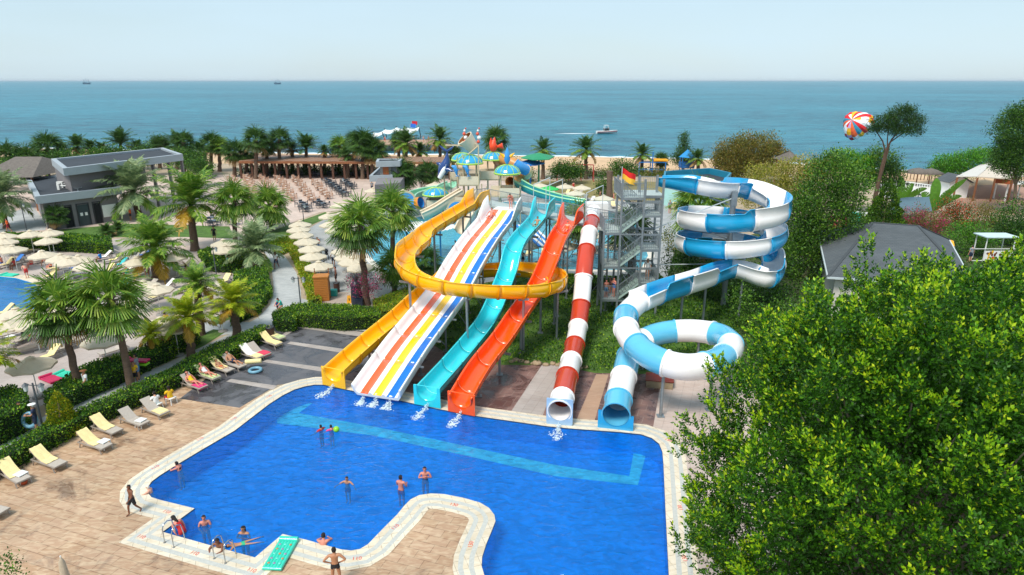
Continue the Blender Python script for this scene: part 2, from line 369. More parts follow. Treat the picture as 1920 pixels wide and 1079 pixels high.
def water(name, loop, z, tint, diff, dens=.35, bs=3.2, bstr=.5, holes=()):
    m = bpy.data.materials.new(name+'_surface'); m.use_nodes = True; n = m.node_tree.nodes; l = m.node_tree.links
    n.remove(n['Principled BSDF']); t = n.new('ShaderNodeTexCoord')
    q = n.new('ShaderNodeTexNoise'); q.inputs['Scale'].default_value = bs; q.inputs['Detail'].default_value = 3; q.inputs['Roughness'].default_value = .5; q.inputs['Distortion'].default_value = .9
    mpp = n.new('ShaderNodeMapping'); mpp.inputs['Scale'].default_value = (.6, 1.1, 1); mpp.inputs['Rotation'].default_value = (0, 0, .3); l.new(t.outputs['Object'], mpp.inputs[0]); l.new(mpp.outputs[0], q.inputs[0])
    bp = n.new('ShaderNodeBump'); bp.inputs['Strength'].default_value = bstr; bp.inputs['Distance'].default_value = .12; l.new(q.outputs[0], bp.inputs['Height'])
    tr = n.new('ShaderNodeBsdfTransparent'); 
    cx = n.new('ShaderNodeMix'); cx.data_type = 'RGBA'; rr = n.new('ShaderNodeMapRange'); rr.inputs[1].default_value = .38; rr.inputs[2].default_value = .64; l.new(q.outputs[0], rr.inputs[0]); l.new(rr.outputs[0], cx.inputs[0])
    tl = hexl(tint); cx.inputs[6].default_value = (*[c*.66 for c in tl], 1); cx.inputs[7].default_value = (*tl, 1); l.new(cx.outputs[2], tr.inputs[0])  # lighter and darker ripple streaks of refracted and reflected sky painted into the tint
    df = n.new('ShaderNodeBsdfDiffuse'); df.inputs[0].default_value = (*hexl(diff), 1); l.new(bp.outputs[0], df.inputs['Normal'])
    m1 = n.new('ShaderNodeMixShader'); m1.inputs[0].default_value = dens; l.new(tr.outputs[0], m1.inputs[1]); l.new(df.outputs[0], m1.inputs[2])
    gl = n.new('ShaderNodeBsdfGlossy'); gl.inputs['Roughness'].default_value = .06; l.new(bp.outputs[0], gl.inputs['Normal'])
    fr = n.new('ShaderNodeFresnel'); fr.inputs[0].default_value = 1.33; l.new(bp.outputs[0], fr.inputs['Normal'])
    m2 = n.new('ShaderNodeMixShader'); l.new(fr.outputs[0], m2.inputs[0]); l.new(m1.outputs[0], m2.inputs[1]); l.new(gl.outputs[0], m2.inputs[2])
    l.new(m2.outputs[0], n['Material Output'].inputs[0])
    o = fill(name, loop, list(holes), z, m); o['kind'] = 'structure'; return o
water('pool_water', POOL, -.03, '#b8eeff', '#0a86ee', .26, 3.0, .9)
basin('activity_pool_basin', MID, -.55, M('pale_pool_tile', '#a4ecfa', .5, .08, 2))
water('activity_pool_water', MID, -.04, '#e0faff', '#55d0f0', .3, 2.0, .6)
basin('lagoon_pool_basin', LP, -1.0, M('lagoon_tile', '#0fa4dc', .5, .15, .5))
water('lagoon_pool_water', LP, -.04, '#a0e6ff', '#0792d6', .35, 1.6, .6)
# --- coping with grating bands ---
cop_a = tilemat('coping_stone', '#ded0b8', '#d3c3a8', '#a89880', .5, .5, ANG, streak=.5, streakcol='#eae0cf', off=0)
cop_b = M('overflow_grate', '#b9b9b2', .6, .12, 8, stretch=(1, 1, 1))
widths = [0, .30, .50, .72, .92, 1.12]; loops = [POOL]+[offset(POOL, w) for w in widths[1:]]
mb = MB(); k = len(POOL)
for j in range(5):
    a, c_ = loops[j], loops[j+1]
    vs = [(p[0], p[1], .012) for p in a]+[(p[0], p[1], .012) for p in c_]
    mb.add(vs, [(i, (i+1) % k, k+(i+1) % k, k+i) for i in range(k)], 1 if j in (1, 3) else 0)
mb.add([(p[0], p[1], .012) for p in POOL]+[(p[0], p[1], -.05) for p in offset(POOL, -.012)], [(i, (i+1) % k, k+(i+1) % k, k+i) for i in range(k)], 2)
coping = tag(mb.build('pool_coping', [cop_a, cop_b, M('pool_rim_line', '#10233f', .6)]), kind='structure')
HOLE = offset(POOL, .25)
deck_m = tilemat('travertine_tile', '#b8967a', '#ab8869', '#84664c', .95, .48, -ANG+R(0), streak=.75, streakcol='#cfb697', rough=.55, sscale=1.7, msize=.016, wet=.3, wlo=.57)
dk = [(-60,5),(24,5)]+[W(*p).to_2d() for p in [(1400,845),(1250,780),(900,735),(720,690),(470,745),(449,762),(340,722),(0,876)]]
deck = sheet('pool_deck', dk, .0, deck_m, holes=[HOLE], world=True)
slab = tilemat('dark_slabs', '#68676a', '#5f5e62', '#4d4c50', 1.5, .75, -ANG, rough=.6, wet=.45)
ring_back = [(449,764),(470,756),(540,712),(600,700),(640,708),(742,726)]
sheet('grey_paving', [(337,748),(449,765),(520,722),(600,712),(640,722),(760,735),(720,690),(860,590),(800,560),(720,600),(700,622),(620,617),(560,610),(515,612),(450,660),(400,700)], .004, slab)
strip = tilemat('pale_strips', '#a99f98', '#a2978f', '#8c827b', .6, .6, -ANG, streak=.4, streakcol='#b8b0a8', off=0)
for i_, q_ in enumerate([[(552,614),(560,609),(740,630),(735,640)], [(538,645),(545,641),(740,668),(735,678)], [(492,679),(500,675),(640,694),(632,702)], [(424,716),(433,711),(520,724),(512,731)]]):
    sheet('paving_strip', q_, .008, strip)
sheet('paving_strip', [(515,637),(520,640),(556,617),(552,613)], .0085, strip)
rosy = tilemat('rosy_slabs', '#86685f', '#7a5c55', '#a08b80', .75, .75, -ANG, rough=.6, wet=.6)
sheet('splash_paving', [(620,722),(742,745),(820,760),(888,775),(1027,795),(1068,799),(1190,808),(1222,815),(1236,825),(1250,850),(1420,880),(1400,700),(1345,690),(1290,665),(1230,700),(1110,696),(1040,683),(940,683),(850,670),(790,625),(760,640)], .004, rosy)
sheet('paving_strip', [(1020,679),(1054,686),(1014,789),(953,780)], .009, strip)
sheet('paving_strip', [(1118,702),(1141,703),(1111,802),(1076,799)], .009, tilemat('sandy_strip', '#b08f76', '#a98870', '#a98870', 2, .8, -ANG, streak=.4, streakcol='#bc9f88', off=0))
sheet('east_paving', [(1240,715),(1222,816),(1238,826),(1248,850),(1262,1079),(1500,1079),(1480,850),(1390,700),(1330,660)], .0125-.003, tilemat('pink_beige_tile', '#c2aea2', '#b9a498', '#a08d83', .6, .6, -ANG, streak=.5, streakcol='#cdbeb4', off=0))
# --- lawns ---
sheet('slide_lawn', [(760,640),(790,632),(850,672),(940,685),(1040,685),(1115,700),(1230,702),(1290,665),(1350,670),(1400,600),(1380,530),(1000,510),(850,545)], .010, grass)
sheet('terrace_lawn', [(455,455),(520,430),(610,398),(622,406),(560,432),(520,455),(490,468)], .008, grass)
sheet('playground_lawn', [(990,365),(1140,372),(1260,385),(1340,380),(1330,345),(1130,338),(960,342)], .008, M('worn_grass', '#837848', .9, .3, .5))
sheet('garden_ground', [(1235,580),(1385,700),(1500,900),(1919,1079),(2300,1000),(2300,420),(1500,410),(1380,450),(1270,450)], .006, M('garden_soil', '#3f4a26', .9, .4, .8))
# --- grey path ---
pathm = tilemat('stone_path', '#b0b1af', '#a5a7a6', '#8d8f8e', 1.2, .6, -ANG, streak=.6, streakcol='#c2c3c0', rough=.6)
sheet('stone_path', [(-60,850),(0,822),(80,783),(150,748),(230,718),(300,688),(370,655),(440,622),(485,595),(507,572),(514,545),(510,510),(500,480),(492,466),(512,462),(535,482),(556,512),(564,545),(566,585),(556,608),(515,612),(470,640),(380,690),(290,733),(200,775),(100,815),(0,862),(-60,890)], .005, pathm)
sheet('side_path', [(360,615),(395,600),(470,605),(440,625),(400,632)], .0052, pathm)
sheet('path_link', [(560,585),(566,560),(640,585),(700,600),(690,622),(560,612)], .0045, pathm)
# --- pinkish terraces ---
pinkt = tilemat('pink_terrace_tile', '#ccb5a6', '#c4ac9d', '#b09a8c', .6, .6, R(12), streak=.4, streakcol='#d6c5b8', off=0)
greyt = tilemat('lagoon_terrace_tile', '#b5a79f', '#ac9e96', '#978a82', .8, .8, R(8), streak=.4, streakcol='#c2b7b0', off=0)
sheet('lagoon_terrace', [(-200,470),(0,448),(120,452),(230,448),(330,445),(430,462),(478,500),(500,545),(480,580),(380,628),(150,735),(0,790),(-200,860)], .002, greyt, holes=[offset(LP, .02)])
lpr = [W(*p).to_2d() for p in lp_px[1:-1]]
mb = MB(); L0 = offset(LP, 0); L1 = offset(LP, 1.0); k = len(LP)
mb.add([(p[0], p[1], .01) for p in L0]+[(p[0], p[1], .01) for p in L1], [(i, (i+1) % k, k+(i+1) % k, k+i) for i in range(k)])
tag(mb.build('lagoon_coping', cop_a), kind='structure')
mb = MB(); L0 = offset(MID, 0); L1 = offset(MID, .7); k = len(MID)
mb.add([(p[0], p[1], .012) for p in L0]+[(p[0], p[1], .012) for p in L1], [(i, (i+1) % k, k+(i+1) % k, k+i) for i in range(k)])
tag(mb.build('activity_pool_coping', M('pale_coping', '#d9d2c6', .6, .08, 3)), kind='structure')
sheet('restaurant_terrace', [(-100,330),(200,330),(430,328),(700,332),(900,336),(1000,345),(1000,365),(760,378),(700,392),(600,398),(520,428),(440,465),(340,470),(250,430),(-100,445)], .003, pinkt, holes=[])
sheet('promenade', [(555,468),(530,462),(560,440),(620,405),(700,380),(800,365),(960,362),(1100,372),(1250,385),(1300,420),(1330,520),(1200,530),(1000,520),(860,535),(830,545),(700,560),(640,585),(600,560),(575,520)], .004, tilemat('promenade_tile', '#9fa09f', '#969898', '#818383', 1.2, .6, R(20), streak=.5, streakcol='#b4b4b1'), holes=[offset(MID, .3)])
sheet('booth_paving', [(585,560),(640,548),(700,552),(705,585),(640,590),(600,585)], .009, tilemat('booth_tile', '#b9a99b', '#b0a092', '#a09082', .6, .6, 0, off=0))
def lawnstrip(px): sheet('hedge_lawn', px, .0075, grass)
lawnstrip([(150,745),(240,712),(380,650),(425,622),(400,618),(300,665),(180,705),(100,735)])
lawnstrip([(400,612),(455,590),(480,578),(508,560),(512,540),(500,520),(470,560),(395,600)])
lawnstrip([(700,560),(790,550),(830,560),(760,600),(720,605),(705,590)])
lawnstrip([(100,445),(350,445),(440,448),(430,425),(240,420),(100,432)])
sheet('lagoon_north_path', [(-100,445),(0,436),(85,432),(88,420),(60,385),(20,400),(-100,410)], .0065, pathm)
# depth figures painted on the coping
redp = M('red_marking', '#d2392c', .6)
def text(s, loc, size, rz, m, parent=None, name='depth_figures', ext=.0015, rx=0):
    c = bpy.data.curves.new('t', 'FONT'); c.body = s; c.size = size; c.extrude = ext; c.align_x = 'CENTER'; c.align_y = 'CENTER'
    o = bpy.data.objects.new('t', c); C.objects.link(o); dg = bpy.context.evaluated_depsgraph_get()
    me = bpy.data.meshes.new_from_object(o.evaluated_get(dg)); bpy.data.objects.remove(o); me.materials.clear(); me.materials.append(m)
    r = link(name, me, parent); r.location = loc; r.rotation_euler = (rx, 0, rz); return r
for i_, (px, py, rz, s_) in enumerate([(504,744,1.1,'110'),(438,786,1.1,'110'),(375,824,1.1,'110'),(291,877,1.0,'110'),(313,960,-.35,'110'),(265,1007,-.35,'110'),(365,1038,-.35,'110'),(472,1070,-.35,'110'),(669,1048,.1,'110'),(741,989,.9,'110'),(851,947,-.3,'130'),(883,1022,1.45,'130'),(1276,953,1.6,'130'),(1284,1048,1.6,'130'),(1253,826,-.6,'130')]):
    p = W(px, py); text(s_, (p.x, p.y, .016), .26, rz, redp, coping)
# ================= slides =================
def frames(P, bank=None):
    out = []; n = len(P)
    for i in range(n):
        t = (P[min(i+1, n-1)]-P[max(i-1, 0)]).normalized()
        s = t.cross(Vector((0, 0, 1))).normalized(); u = s.cross(t).normalized()
        if bank:
            a = bank[i]; s, u = s*math.cos(a)+u*math.sin(a), u*math.cos(a)-s*math.sin(a)
        out.append((P[i], s, u))
    return out
def sweep(mb, fr, prof, closed=True, mi=None, caps=True, sm=True):
    """prof: list of (s,u) or fn(k)->list; mi: per segment material"""
    vs = []; n = None
    for k, (p, s, u) in enumerate(fr):
        pr = prof(k) if callable(prof) else prof; n = len(pr)
        vs += [p+s*a+u*b for a, b in pr]
    o = len(mb.v); mb.v += [tuple(v) for v in vs]; m_ = n if closed else n-1
    for k in range(len(fr)-1):
        for j in range(m_):
            a = k*n+j; b = k*n+(j+1) % n
            mb.f.append([o+a, o+a+n, o+b+n, o+b]); mb.m.append(mi[j] if mi else 0); mb.s.append(sm)
    if caps and closed:
        for base, rv in ((0, 0), ((len(fr)-1)*n, 1)):
            f = [o+base+j for j in range(n)]
            mb.f.append(f[::-1] if rv else f); mb.m.append(0); mb.s.append(False)
def uprof(r, wall, th=.05, fl=.09, n=12, deep=1.0, wl=None, wr=None):
    wl = wall if wl is None else wl; wr = wall if wr is None else wr
    inner = [(-r, r*deep+wl)]+[(-r*math.cos(PI*j/n), r*deep*(1-math.sin(PI*j/n))) for j in range(n+1)]+[(r, r*deep+wr)]
    R_ = r+th
    outer = [(r+fl, r*deep+wr), (r+fl, r*deep+wr-.06), (R_, r*deep+wr-.07)]+[(R_*math.cos(PI*j/n), r*deep-R_*deep*math.sin(PI*j/n)) for j in range(n+1)]+[(-R_, r*deep+wl-.07), (-r-fl, r*deep+wl-.06), (-r-fl, r*deep+wl)]
    return inner+outer
def ribprof(r, wall, th=.05, ext=.06, deep=1.0, n=12):
    R0 = r+th*.5; R1 = r+th+ext
    return [(-R0, r*deep+wall-.12)]+[(-R0*math.cos(PI*j/n), r*deep-R0*deep*math.sin(PI*j/n)) for j in range(n+1)]+[(R0, r*deep+wall-.12)]+\
        [(R1, r*deep+wall-.12)]+[(R1*math.cos(PI*j/n), r*deep-R1*deep*math.sin(PI*j/n)) for j in range(n+1)]+[(-R1, r*deep+wall-.12)]
def plastic(name, col, rough=.22, coat=.5): return M(name, col, rough, .05, .8, spec=.5, coat=coat)
yel = plastic('yellow_fibreglass', '#ffba06'); tur = plastic('turquoise_fibreglass', '#30cdd8'); org = plastic('orange_fibreglass', '#f4560c')
redf = plastic('brick_red_fibreglass', '#c23f24'); whf = M('white_fibreglass', '#f5f1ee', .3, .05, .9, coat=.3, stretch=(1, 1, 1)); blf = plastic('sky_blue_fibreglass', '#1d9fd2'); blp = plastic('pale_blue_fibreglass', '#5cb6d8')
blu = plastic('blue_lane', '#0a6cc4'); ylw = plastic('yellow_lane', '#f6c313'); orl = plastic('orange_lane', '#ef5a1c')
yrib = M('ochre_joint', '#c98a1c', .5); 
def post(parent, x, y, z, r=.09, m=None, base=True, name='support_post', lean=(0, 0)):
    mb = MB(); mb.tube([(x+lean[0], y+lean[1], 0), (x, y, z)], r, 10)
    if base: mb.box((x+lean[0], y+lean[1], .03), (.4, .4, .05))
    return mb.build(name, m or steel, parent)
def make_slide(name, label, cpts, wid, wall, mats, seclen=2.6, step=.3, deep=1.0, wings=None, endplate=None, ribs=None, bank=None, posts=(), colseq=None, resamp=True, th=.05, fl=.09, walls=None, seam=None):
    P = resample(catmull(cpts, 12), step); n = len(P); bk = None
    if bank: bk = [bank(i/(n-1)) for i in range(n)]
    fr = frames(P, bk)
    root = empty(name, (0, 0, 0), 0, label, 'water slide')
    per = max(2, round(seclen/step)); k = 0; i = 0
    while i < n-1:
        j = min(n-1, i+per)
        if n-1-j < per*.4: j = n-1
        mb = MB()
        def pf(q, i=i):
            a = (i+q)/(n-1)*((n-1)*step); w = wall; wl_, wr_ = w, w
            if wings: 
                L, hh = wings; e = max(0, 1-a/L); e = min(1, e*2.2); w = wall+hh*e; wl_ = wr_ = w
            if walls:
                dl, dr = walls((i+q)/(n-1)); wl_ += dl; wr_ += dr
            flare = .25*max(0, 1-a/1.6) if wings else 0
            return [(s_*(1+flare), u_) for s_, u_ in uprof(wid, 0, th, fl, 12, deep, wl_, wr_)]
        sweep(mb, fr[i:j+1], pf)
        if ribs is not None and j < n-1:
            w_ = .07; p, s, u = fr[j]; t = (P[min(j+1, n-1)]-P[j-1]).normalized()
            sweep(mb, [(p-t*w_, s, u), (p+t*w_, s, u)], ribprof(wid, wall, th, .06, deep), mi=[1]*60, sm=False)
            mb.m = [min(m_, 1) for m_ in mb.m]
        c_ = mats[k % len(mats)] if colseq is None else colseq[k % len(colseq)]
        mb.build('flume_section', [c_, ribs or c_], root); i = j; k += 1
    if seam:
        for j in range(per, n-1, per):
            p, s, u = fr[j]; t = (P[min(j+1, n-1)]-P[j-1]).normalized(); mb = MB()
            ar = [(-(wid-.006), wid+wall-.02)]+[(-(wid-.006)*math.cos(PI*q/12), wid-(wid-.006)*math.sin(PI*q/12)) for q in range(13)]+[(wid-.006, wid+wall-.02)]
            sweep(mb, [(p-t*.014, s, u), (p+t*.014, s, u)], ar, closed=False); mb.build('joint_line', seam, root)
    if endplate is not None:
        p, s, u = fr[-1]; t = (P[-1]-P[-2]).normalized(); u = Vector((0, 0, 1)); hw, hh, dn = endplate
        N = 14; arc = [(-wid*math.cos(PI*q/N), wid*deep*(1-math.sin(PI*q/N))) for q in range(N+1)]
        arc = [(-wid, hh)]+arc+[(wid, hh)]
        outb = [(-hw, hh)]+[(-hw+(2*hw)*q/N, -dn) for q in range(N+1)]+[(hw, hh)]
        mb = MB()
        for off in (0, .07):
            q0 = p+t*(.02+off); vs = [q0+s*a+u*b for a, b in arc]+[q0+s*a+u*b for a, b in outb]; m_ = len(arc)
            mb.add(vs, [(a, a+1, m_+a+1, m_+a) if off else (m_+a, m_+a+1, a+1, a) for a in range(m_-1)])
        a0 = p+t*.02; 
        ring = outb; vs = [a0+s*a+u*b for a, b in ring]+[a0+t*.07+s*a+u*b for a, b in ring]; m_ = len(ring)
        mb.add(vs, [(a, (a+1) % m_, m_+(a+1) % m_, m_+a) for a in range(m_)])
        mb.build('end_frame', mats[-1] if not isinstance(mats, dict) else mats, root)
    for f_ in posts:
        i = int(f_*(n-1)); p, s, u = fr[i]
        if p.z > .6:
            mb = MB(); mb.beam(p-s*(wid+.12)+Vector((0,0,-.1)), p+s*(wid+.12)+Vector((0,0,-.1)), .1, .14); mb.build('cradle_beam', steel, root)
            post(root, p.x, p.y, p.z-.12)
    return root, P, fr
def splash(a, d_, label, L_=1.25):
    a = V((a.x, a.y, a.z-.06)); b = a+d_*L_; b.z = -.02; px0 = (int(a.x*100),); rg = random.Random(px0[0]); root = None; mb = MB(); n = 26
    d = (b-a); side = d.cross(Vector((0, 0, 1))).normalized()
    for i in range(260):
        t = rg.random()**.8; p = a+d*(t*1.3-.02); p.z = -.022+(a.z+.04)*max(0, 1-t*1.6)**2*rg.random()+.012*rg.random(); p += side*rg.gauss(0, .05+.13*t+.1*t*math.sin(t*9+a.x))
        r = rg.uniform(.015, .055)*(1-.45*t); aa = rg.uniform(0, 3); c_, s_ = math.cos(aa), math.sin(aa); n_ = 6
        mb.add([p+V((r*(1+.4*math.sin(q*2.1+aa))*math.cos(q*PI/3+aa), r*(1+.4*math.sin(q*2.1+aa))*math.sin(q*PI/3+aa), rg.uniform(-.008,.008))) for q in range(n_)], [tuple(range(n_))])
    for i in range(60):
        t = rg.random()**.7; p = a+d*(t*1.15); p.z = max(-.02, a.z*(1-t)**2*rg.random()+.02*rg.random()); w = .06+.24*t
        p += side*rg.gauss(0, w*.55); r = rg.uniform(.008, .032)*(1+.6*t)
        mb.ball(p, (r*1.8, r*1.8, r*.6), 5)
    tag(mb.build('water_splash', M('white_water', '#e6f2f8', .35, .1, 12, bump=.5, bscale=30, trans=.3)), label, 'splash')
V = Vector
# straight slides: points in the vertical plane of each slide
def straight(S_, E_, pts, ez):
    out = [S_]
    for p in pts: out.append(onplane(S_, E_, *p))
    out.append(E_); return out
# multi lane
S1, E1 = W(948,394,6.9), W(707,742,.35)
c1 = straight(S1, E1, [(930,420),(902,455),(873,500),(845,550),(800,610),(762,660)], .35)
root = empty('multi_lane_slide', (0,0,0), 0, 'wide white racing slide with orange, yellow and blue lanes running into the pool', 'water slide')
P1 = resample(catmull(c1, 12), .35); fr1 = frames(P1); n1 = len(P1)
hw = 1.5; T_ = -.08
lane_prof = [(-hw,.62),(-hw+.06,.3),(-hw+.18,.06),(-1.12,0),(-.6,0),(-.5,.13),(-.36,.13),(-.26,0),(.28,0),(.38,.13),(.52,.13),(.62,0),(1.14,0),(hw-.16,.06),(hw-.06,.3),(hw,.6),
             (hw+.09,.6),(hw+.09,.5),(hw+.04,.1),(hw-.15,T_-.1),(-hw+.15,T_-.1),(-hw-.04,.1),(-hw-.09,.52),(-hw-.09,.62)]
lm = [0]*len(lane_prof); lm[3] = 3; lm[7] = 2; lm[11] = 1
def lanep(k):
    e = max(0, 1-k*.35/3.2)*1.0; e = min(1, e*1.6)
    return [(s_, u_+(.75*e if abs(s_) >= hw-.001 and u_ > .45 else 0)) for s_, u_ in lane_prof]
i = 0; kk = 0
while i < n1-1:
    j = min(n1-1, i+8)
    if n1-1-j < 3: j = n1-1
    mb = MB(); sweep(mb, fr1[i:j+1], (lambda q, i=i: lanep(i+q)), mi=lm)
    for (p_, s_, u_) in ((fr1[j],) if j < n1-1 else ()):
        mb.beam(p_-s_*(hw+.1)-u_*.2, p_+s_*(hw+.1)-u_*.2, .08, .1)
    mb.build('flume_section', [whf, orl, ylw, blu], root); i = j
mb = MB(); p, s, u = fr1[0]; t_ = (P1[0]-P1[1]); t_.z = 0; t_.normalize()
mb.box((p+t_*.55).to_tuple(), (2.3, 1.2, .12), rz=math.atan2(s.y, s.x)); mb.build('start_ledge', whf, root)
for f_ in (.18, .36, .52, .68, .84):
    p, s, u = fr1[int(f_*(n1-1))]
    for sd_ in (-1, 1):
        post(root, p.x+s.x*sd_*.95, p.y+s.y*sd_*.95, p.z-.15, .07)
        if p.z > 2.2: mb = MB(); mb.beam(p+s*sd_*.95+V((0,0,-.4)), V(((p-s*sd_*.95).x, (p-s*sd_*.95).y, .4)), .05); mb.build('cross_brace', steel, root)
S2, E2 = W(1024,402,6.9), W(802,752,.35)
turq = make_slide('turquoise_slide', 'turquoise open body slide with one dip, between the striped slide and the orange slide', straight(S2, E2, [(1003,430),(970,470),(957,515),(940,560),(915,615),(865,680)], .35), .64, .2, [tur], wings=(2.4,.8), endplate=(.84,.95,.3), ribs=None, seam=M('pale_joint_turquoise', '#a8ece4', .4), posts=(.2,.4,.58,.75,.9))
S3, E3 = W(1077,415,6.9), W(866,765,.35)
oran = make_slide('orange_slide', 'orange open body slide beside the turquoise one', straight(S3, E3, [(1050,455),(1032,500),(1010,550),(976,600),(943,650),(901,705)], .35), .64, .2, [org], wings=(2.4,.8), endplate=(.84,.95,.3), seam=M('pale_joint_orange', '#f8b48c', .4), posts=(.2,.4,.58,.75,.9))
# yellow slide
yc = [W(905,385,7.0), W(878,398,6.75), W(845,418,6.3), W(800,447,5.8), V((-7.15,50.6,5.35)), V((-7.95,47.2,5.05)), V((-7.2,43.9,4.75)), V((-4.6,41.9,4.45)), V((-1.2,41.8,4.15)), V((1.9,43.0,3.85)), V((3.5,45.6,3.6)), V((3.0,48.6,3.35)), V((.6,50.6,3.15)), V((-2.6,50.9,2.9)), V((-5.1,49.3,2.65)), W(800,560,2.35), W(752,606,1.8), W(700,650,1.2), W(655,690,.65), W(627,716,.35)]
def yb(t):
    return .32*max(0, min(1, (t-.22)*12))*max(0, min(1, (.72-t)*10))
yellow = make_slide('yellow_slide', 'yellow open flume that loops round the other slides before its straight run to the pool', yc, .66, .2, [yel], seclen=1.9, wings=(2.4,.7), endplate=(.86,.92,.3), ribs=yrib, bank=yb, posts=(.06,.14,.22,.32,.40,.47,.53,.59,.66,.73,.78,.83,.89,.94),
           walls=lambda t: (0, .45*max(0, min(1, (t-.17)*60))*max(0, min(1, (.27-t)*60))+.4*max(0, min(1, (t-.705)*80))*max(0, min(1, (.775-t)*60))))
# red and white tube
def tubeprof(r, n=20, th=.04):
    return [(r*math.cos(2*PI*j/n), r+r*math.sin(2*PI*j/n)) for j in range(n)]
def tube_parts(root, P, r, seq, seclen, mats2, step, n=20, holeend=False, bolts=True):
    fr = frames(P); N = len(P); per = round(seclen/step); i = 0; k = 0
    while i < N-1:
        j = min(N-1, i+per)
        if N-1-j < per*.4: j = N-1
        mb = MB(); sub = fr[i:j+1]
        for rad, fl_ in ((r, 0), (r-.04, 1)):
            pr = [(rad*math.cos(2*PI*q/n), r+rad*math.sin(2*PI*q/n)) for q in range(n)]
            if fl_: pr = pr[::-1]
            sweep(mb, sub, pr, caps=False)
        # flange ring at the joint
        for e_ in ((i,) if i else (i,))+((j,) if j == N-1 else ()):
            p, s, u = fr[e_]; t = (P[min(e_+1, N-1)]-P[max(e_-1, 0)]).normalized()
            pr = [((r+.055)*math.cos(2*PI*q/n), r+(r+.055)*math.sin(2*PI*q/n)) for q in range(n)]
            sweep(mb, [(p-t*.055, s, u), (p+t*.055, s, u)], pr, caps=False, sm=False)
            pin = [((r-.01)*math.cos(2*PI*q/n), r+(r-.01)*math.sin(2*PI*q/n)) for q in range(n)]
            for sg in (-.055, .055):
                vs = [p+t*sg+s*a+u*b for a, b in pr]+[p+t*sg+s*a+u*b for a, b in pin]
                mb.add(vs, [(q, (q+1) % n, n+(q+1) % n, n+q) for q in range(n)])
        mb.build('tube_section', seq[k % len(seq)], root); i = j; k += 1
    return fr
def hole_plate(root, p, s, u, t, r, hw, top, bot, m, name='end_frame', th=.07, open_top=False):
    N = 32; mb = MB(); rim = []; sq = []
    for q in range(N):
        a = 2*PI*q/N; c_, s__ = math.cos(a), math.sin(a); rim.append((r*c_, r*s__))
        k_ = min((hw/abs(c_)) if abs(c_) > 1e-6 else 9e9, ((top if s__ > 0 else bot)/abs(s__)) if abs(s__) > 1e-6 else 9e9); sq.append((c_*k_, s__*k_))
    for off in (0, th):
        vs = [p+t*off+s*a+u*b for a, b in rim]+[p+t*off+s*a+u*b for a, b in sq]
        mb.add(vs, [(q, (q+1) % N, N+(q+1) % N, N+q) for q in range(N) if not (open_top and rim[q][1] > .05)])
    vs = [p+s*a+u*b for a, b in sq]+[p+t*th+s*a+u*b for a, b in sq]
    mb.add(vs, [(q, (q+1) % N, N+(q+1) % N, N+q) for q in range(N) if not (open_top and rim[q][1] > .05)])
    return mb.build(name, m, root)
S4, E4 = W(1113,412,6.5), W(1049,790,.2)
c4 = straight(S4, E4, [(1104,455),(1097,505),(1092,560),(1085,620),(1074,680),(1063,725)], .6)
root = empty('red_white_tube_slide', (0,0,0), 0, 'closed tube slide in alternating brick red and white rings', 'water slide')
P4 = resample(catmull(c4, 12), .35)
fr4 = tube_parts(root, P4, .64, [whf, redf], 2.35, None, .35)
p, s, u = fr4[-1]; t = V((P4[-1].x-P4[-2].x, P4[-1].y-P4[-2].y, 0)).normalized(); s = t.cross(V((0,0,1)))
hole_plate(root, p+V((0,0,.64)), s, V((0,0,1)), t, .6, .72, .72, .95, M('pale_grey_blue_frame', '#9fbfdc', .4))
mb = MB(); p0 = P4[0]; mb.box((p0.x+.35, p0.y+1.0, p0.z+.62), (1.9, 1.0, 1.4)); mb.build('entrance_box', whf, root)
for f_ in (.2, .38, .55, .72, .88):
    p, s, u = fr4[int(f_*(len(P4)-1))]
    if p.z > .35: post(root, p.x, p.y, p.z, .09)
# blue and white spiral
hc = V((17.7, 52.5, 0)); hr = 3.75
hel = [W(1232,352,9.75), W(1275,358,9.7), W(1330,368,9.55)]
def hp(deg, z, r=hr): return V((hc.x+r*math.cos(R(deg)), hc.y+r*math.sin(R(deg)), z))
a = 62; z = 9.15
pts = [hp(90,9.25), hp(55,9.05), hp(10,8.75), hp(-35,8.4)]
for k in range(1, 17):
    dg = -35-45*k; pts.append(hp(dg, 8.4-k*45/360*2.72))
end_open = [V((20.4,48.3,3.15)), W(1395,512,3.0)+V((0,-.2,0)), W(1340,533,2.95), W(1285,553,2.95), W(1236,570,2.95), W(1195,592,2.95)]
hel = [W(1234,349,9.7), W(1290,360,9.4), W(1350,371,9.0)]+[hp(60,8.5), hp(25,8.0), hp(-10,7.6)]
dg = -10; zz = 7.6
while dg-45 >= -730: 
    dg -= 45; zz -= 2.05*45/360; hel.append(hp(dg, zz))
dg_end = dg
hel += [V((19.2,47.3,zz-.28)), W(1375,521,3.3), W(1310,543,3.2), W(1245,564,3.15), W(1197,585,3.1)]
cutz = None
PH = resample(catmull(hel, 10), .35); NH = len(PH)
root = empty('spiral_slide', (0,0,0), 0, 'big blue and white spiral slide round a steel mast ending in a tube', 'water slide')
def hb(t): return -.25*max(0, min(1, (t-.12)*10))*max(0, min(1, (.88-t)*10))
frH = frames(PH, [hb(i/(NH-1)) for i in range(NH)])
per = 9; i = 0; k = 0
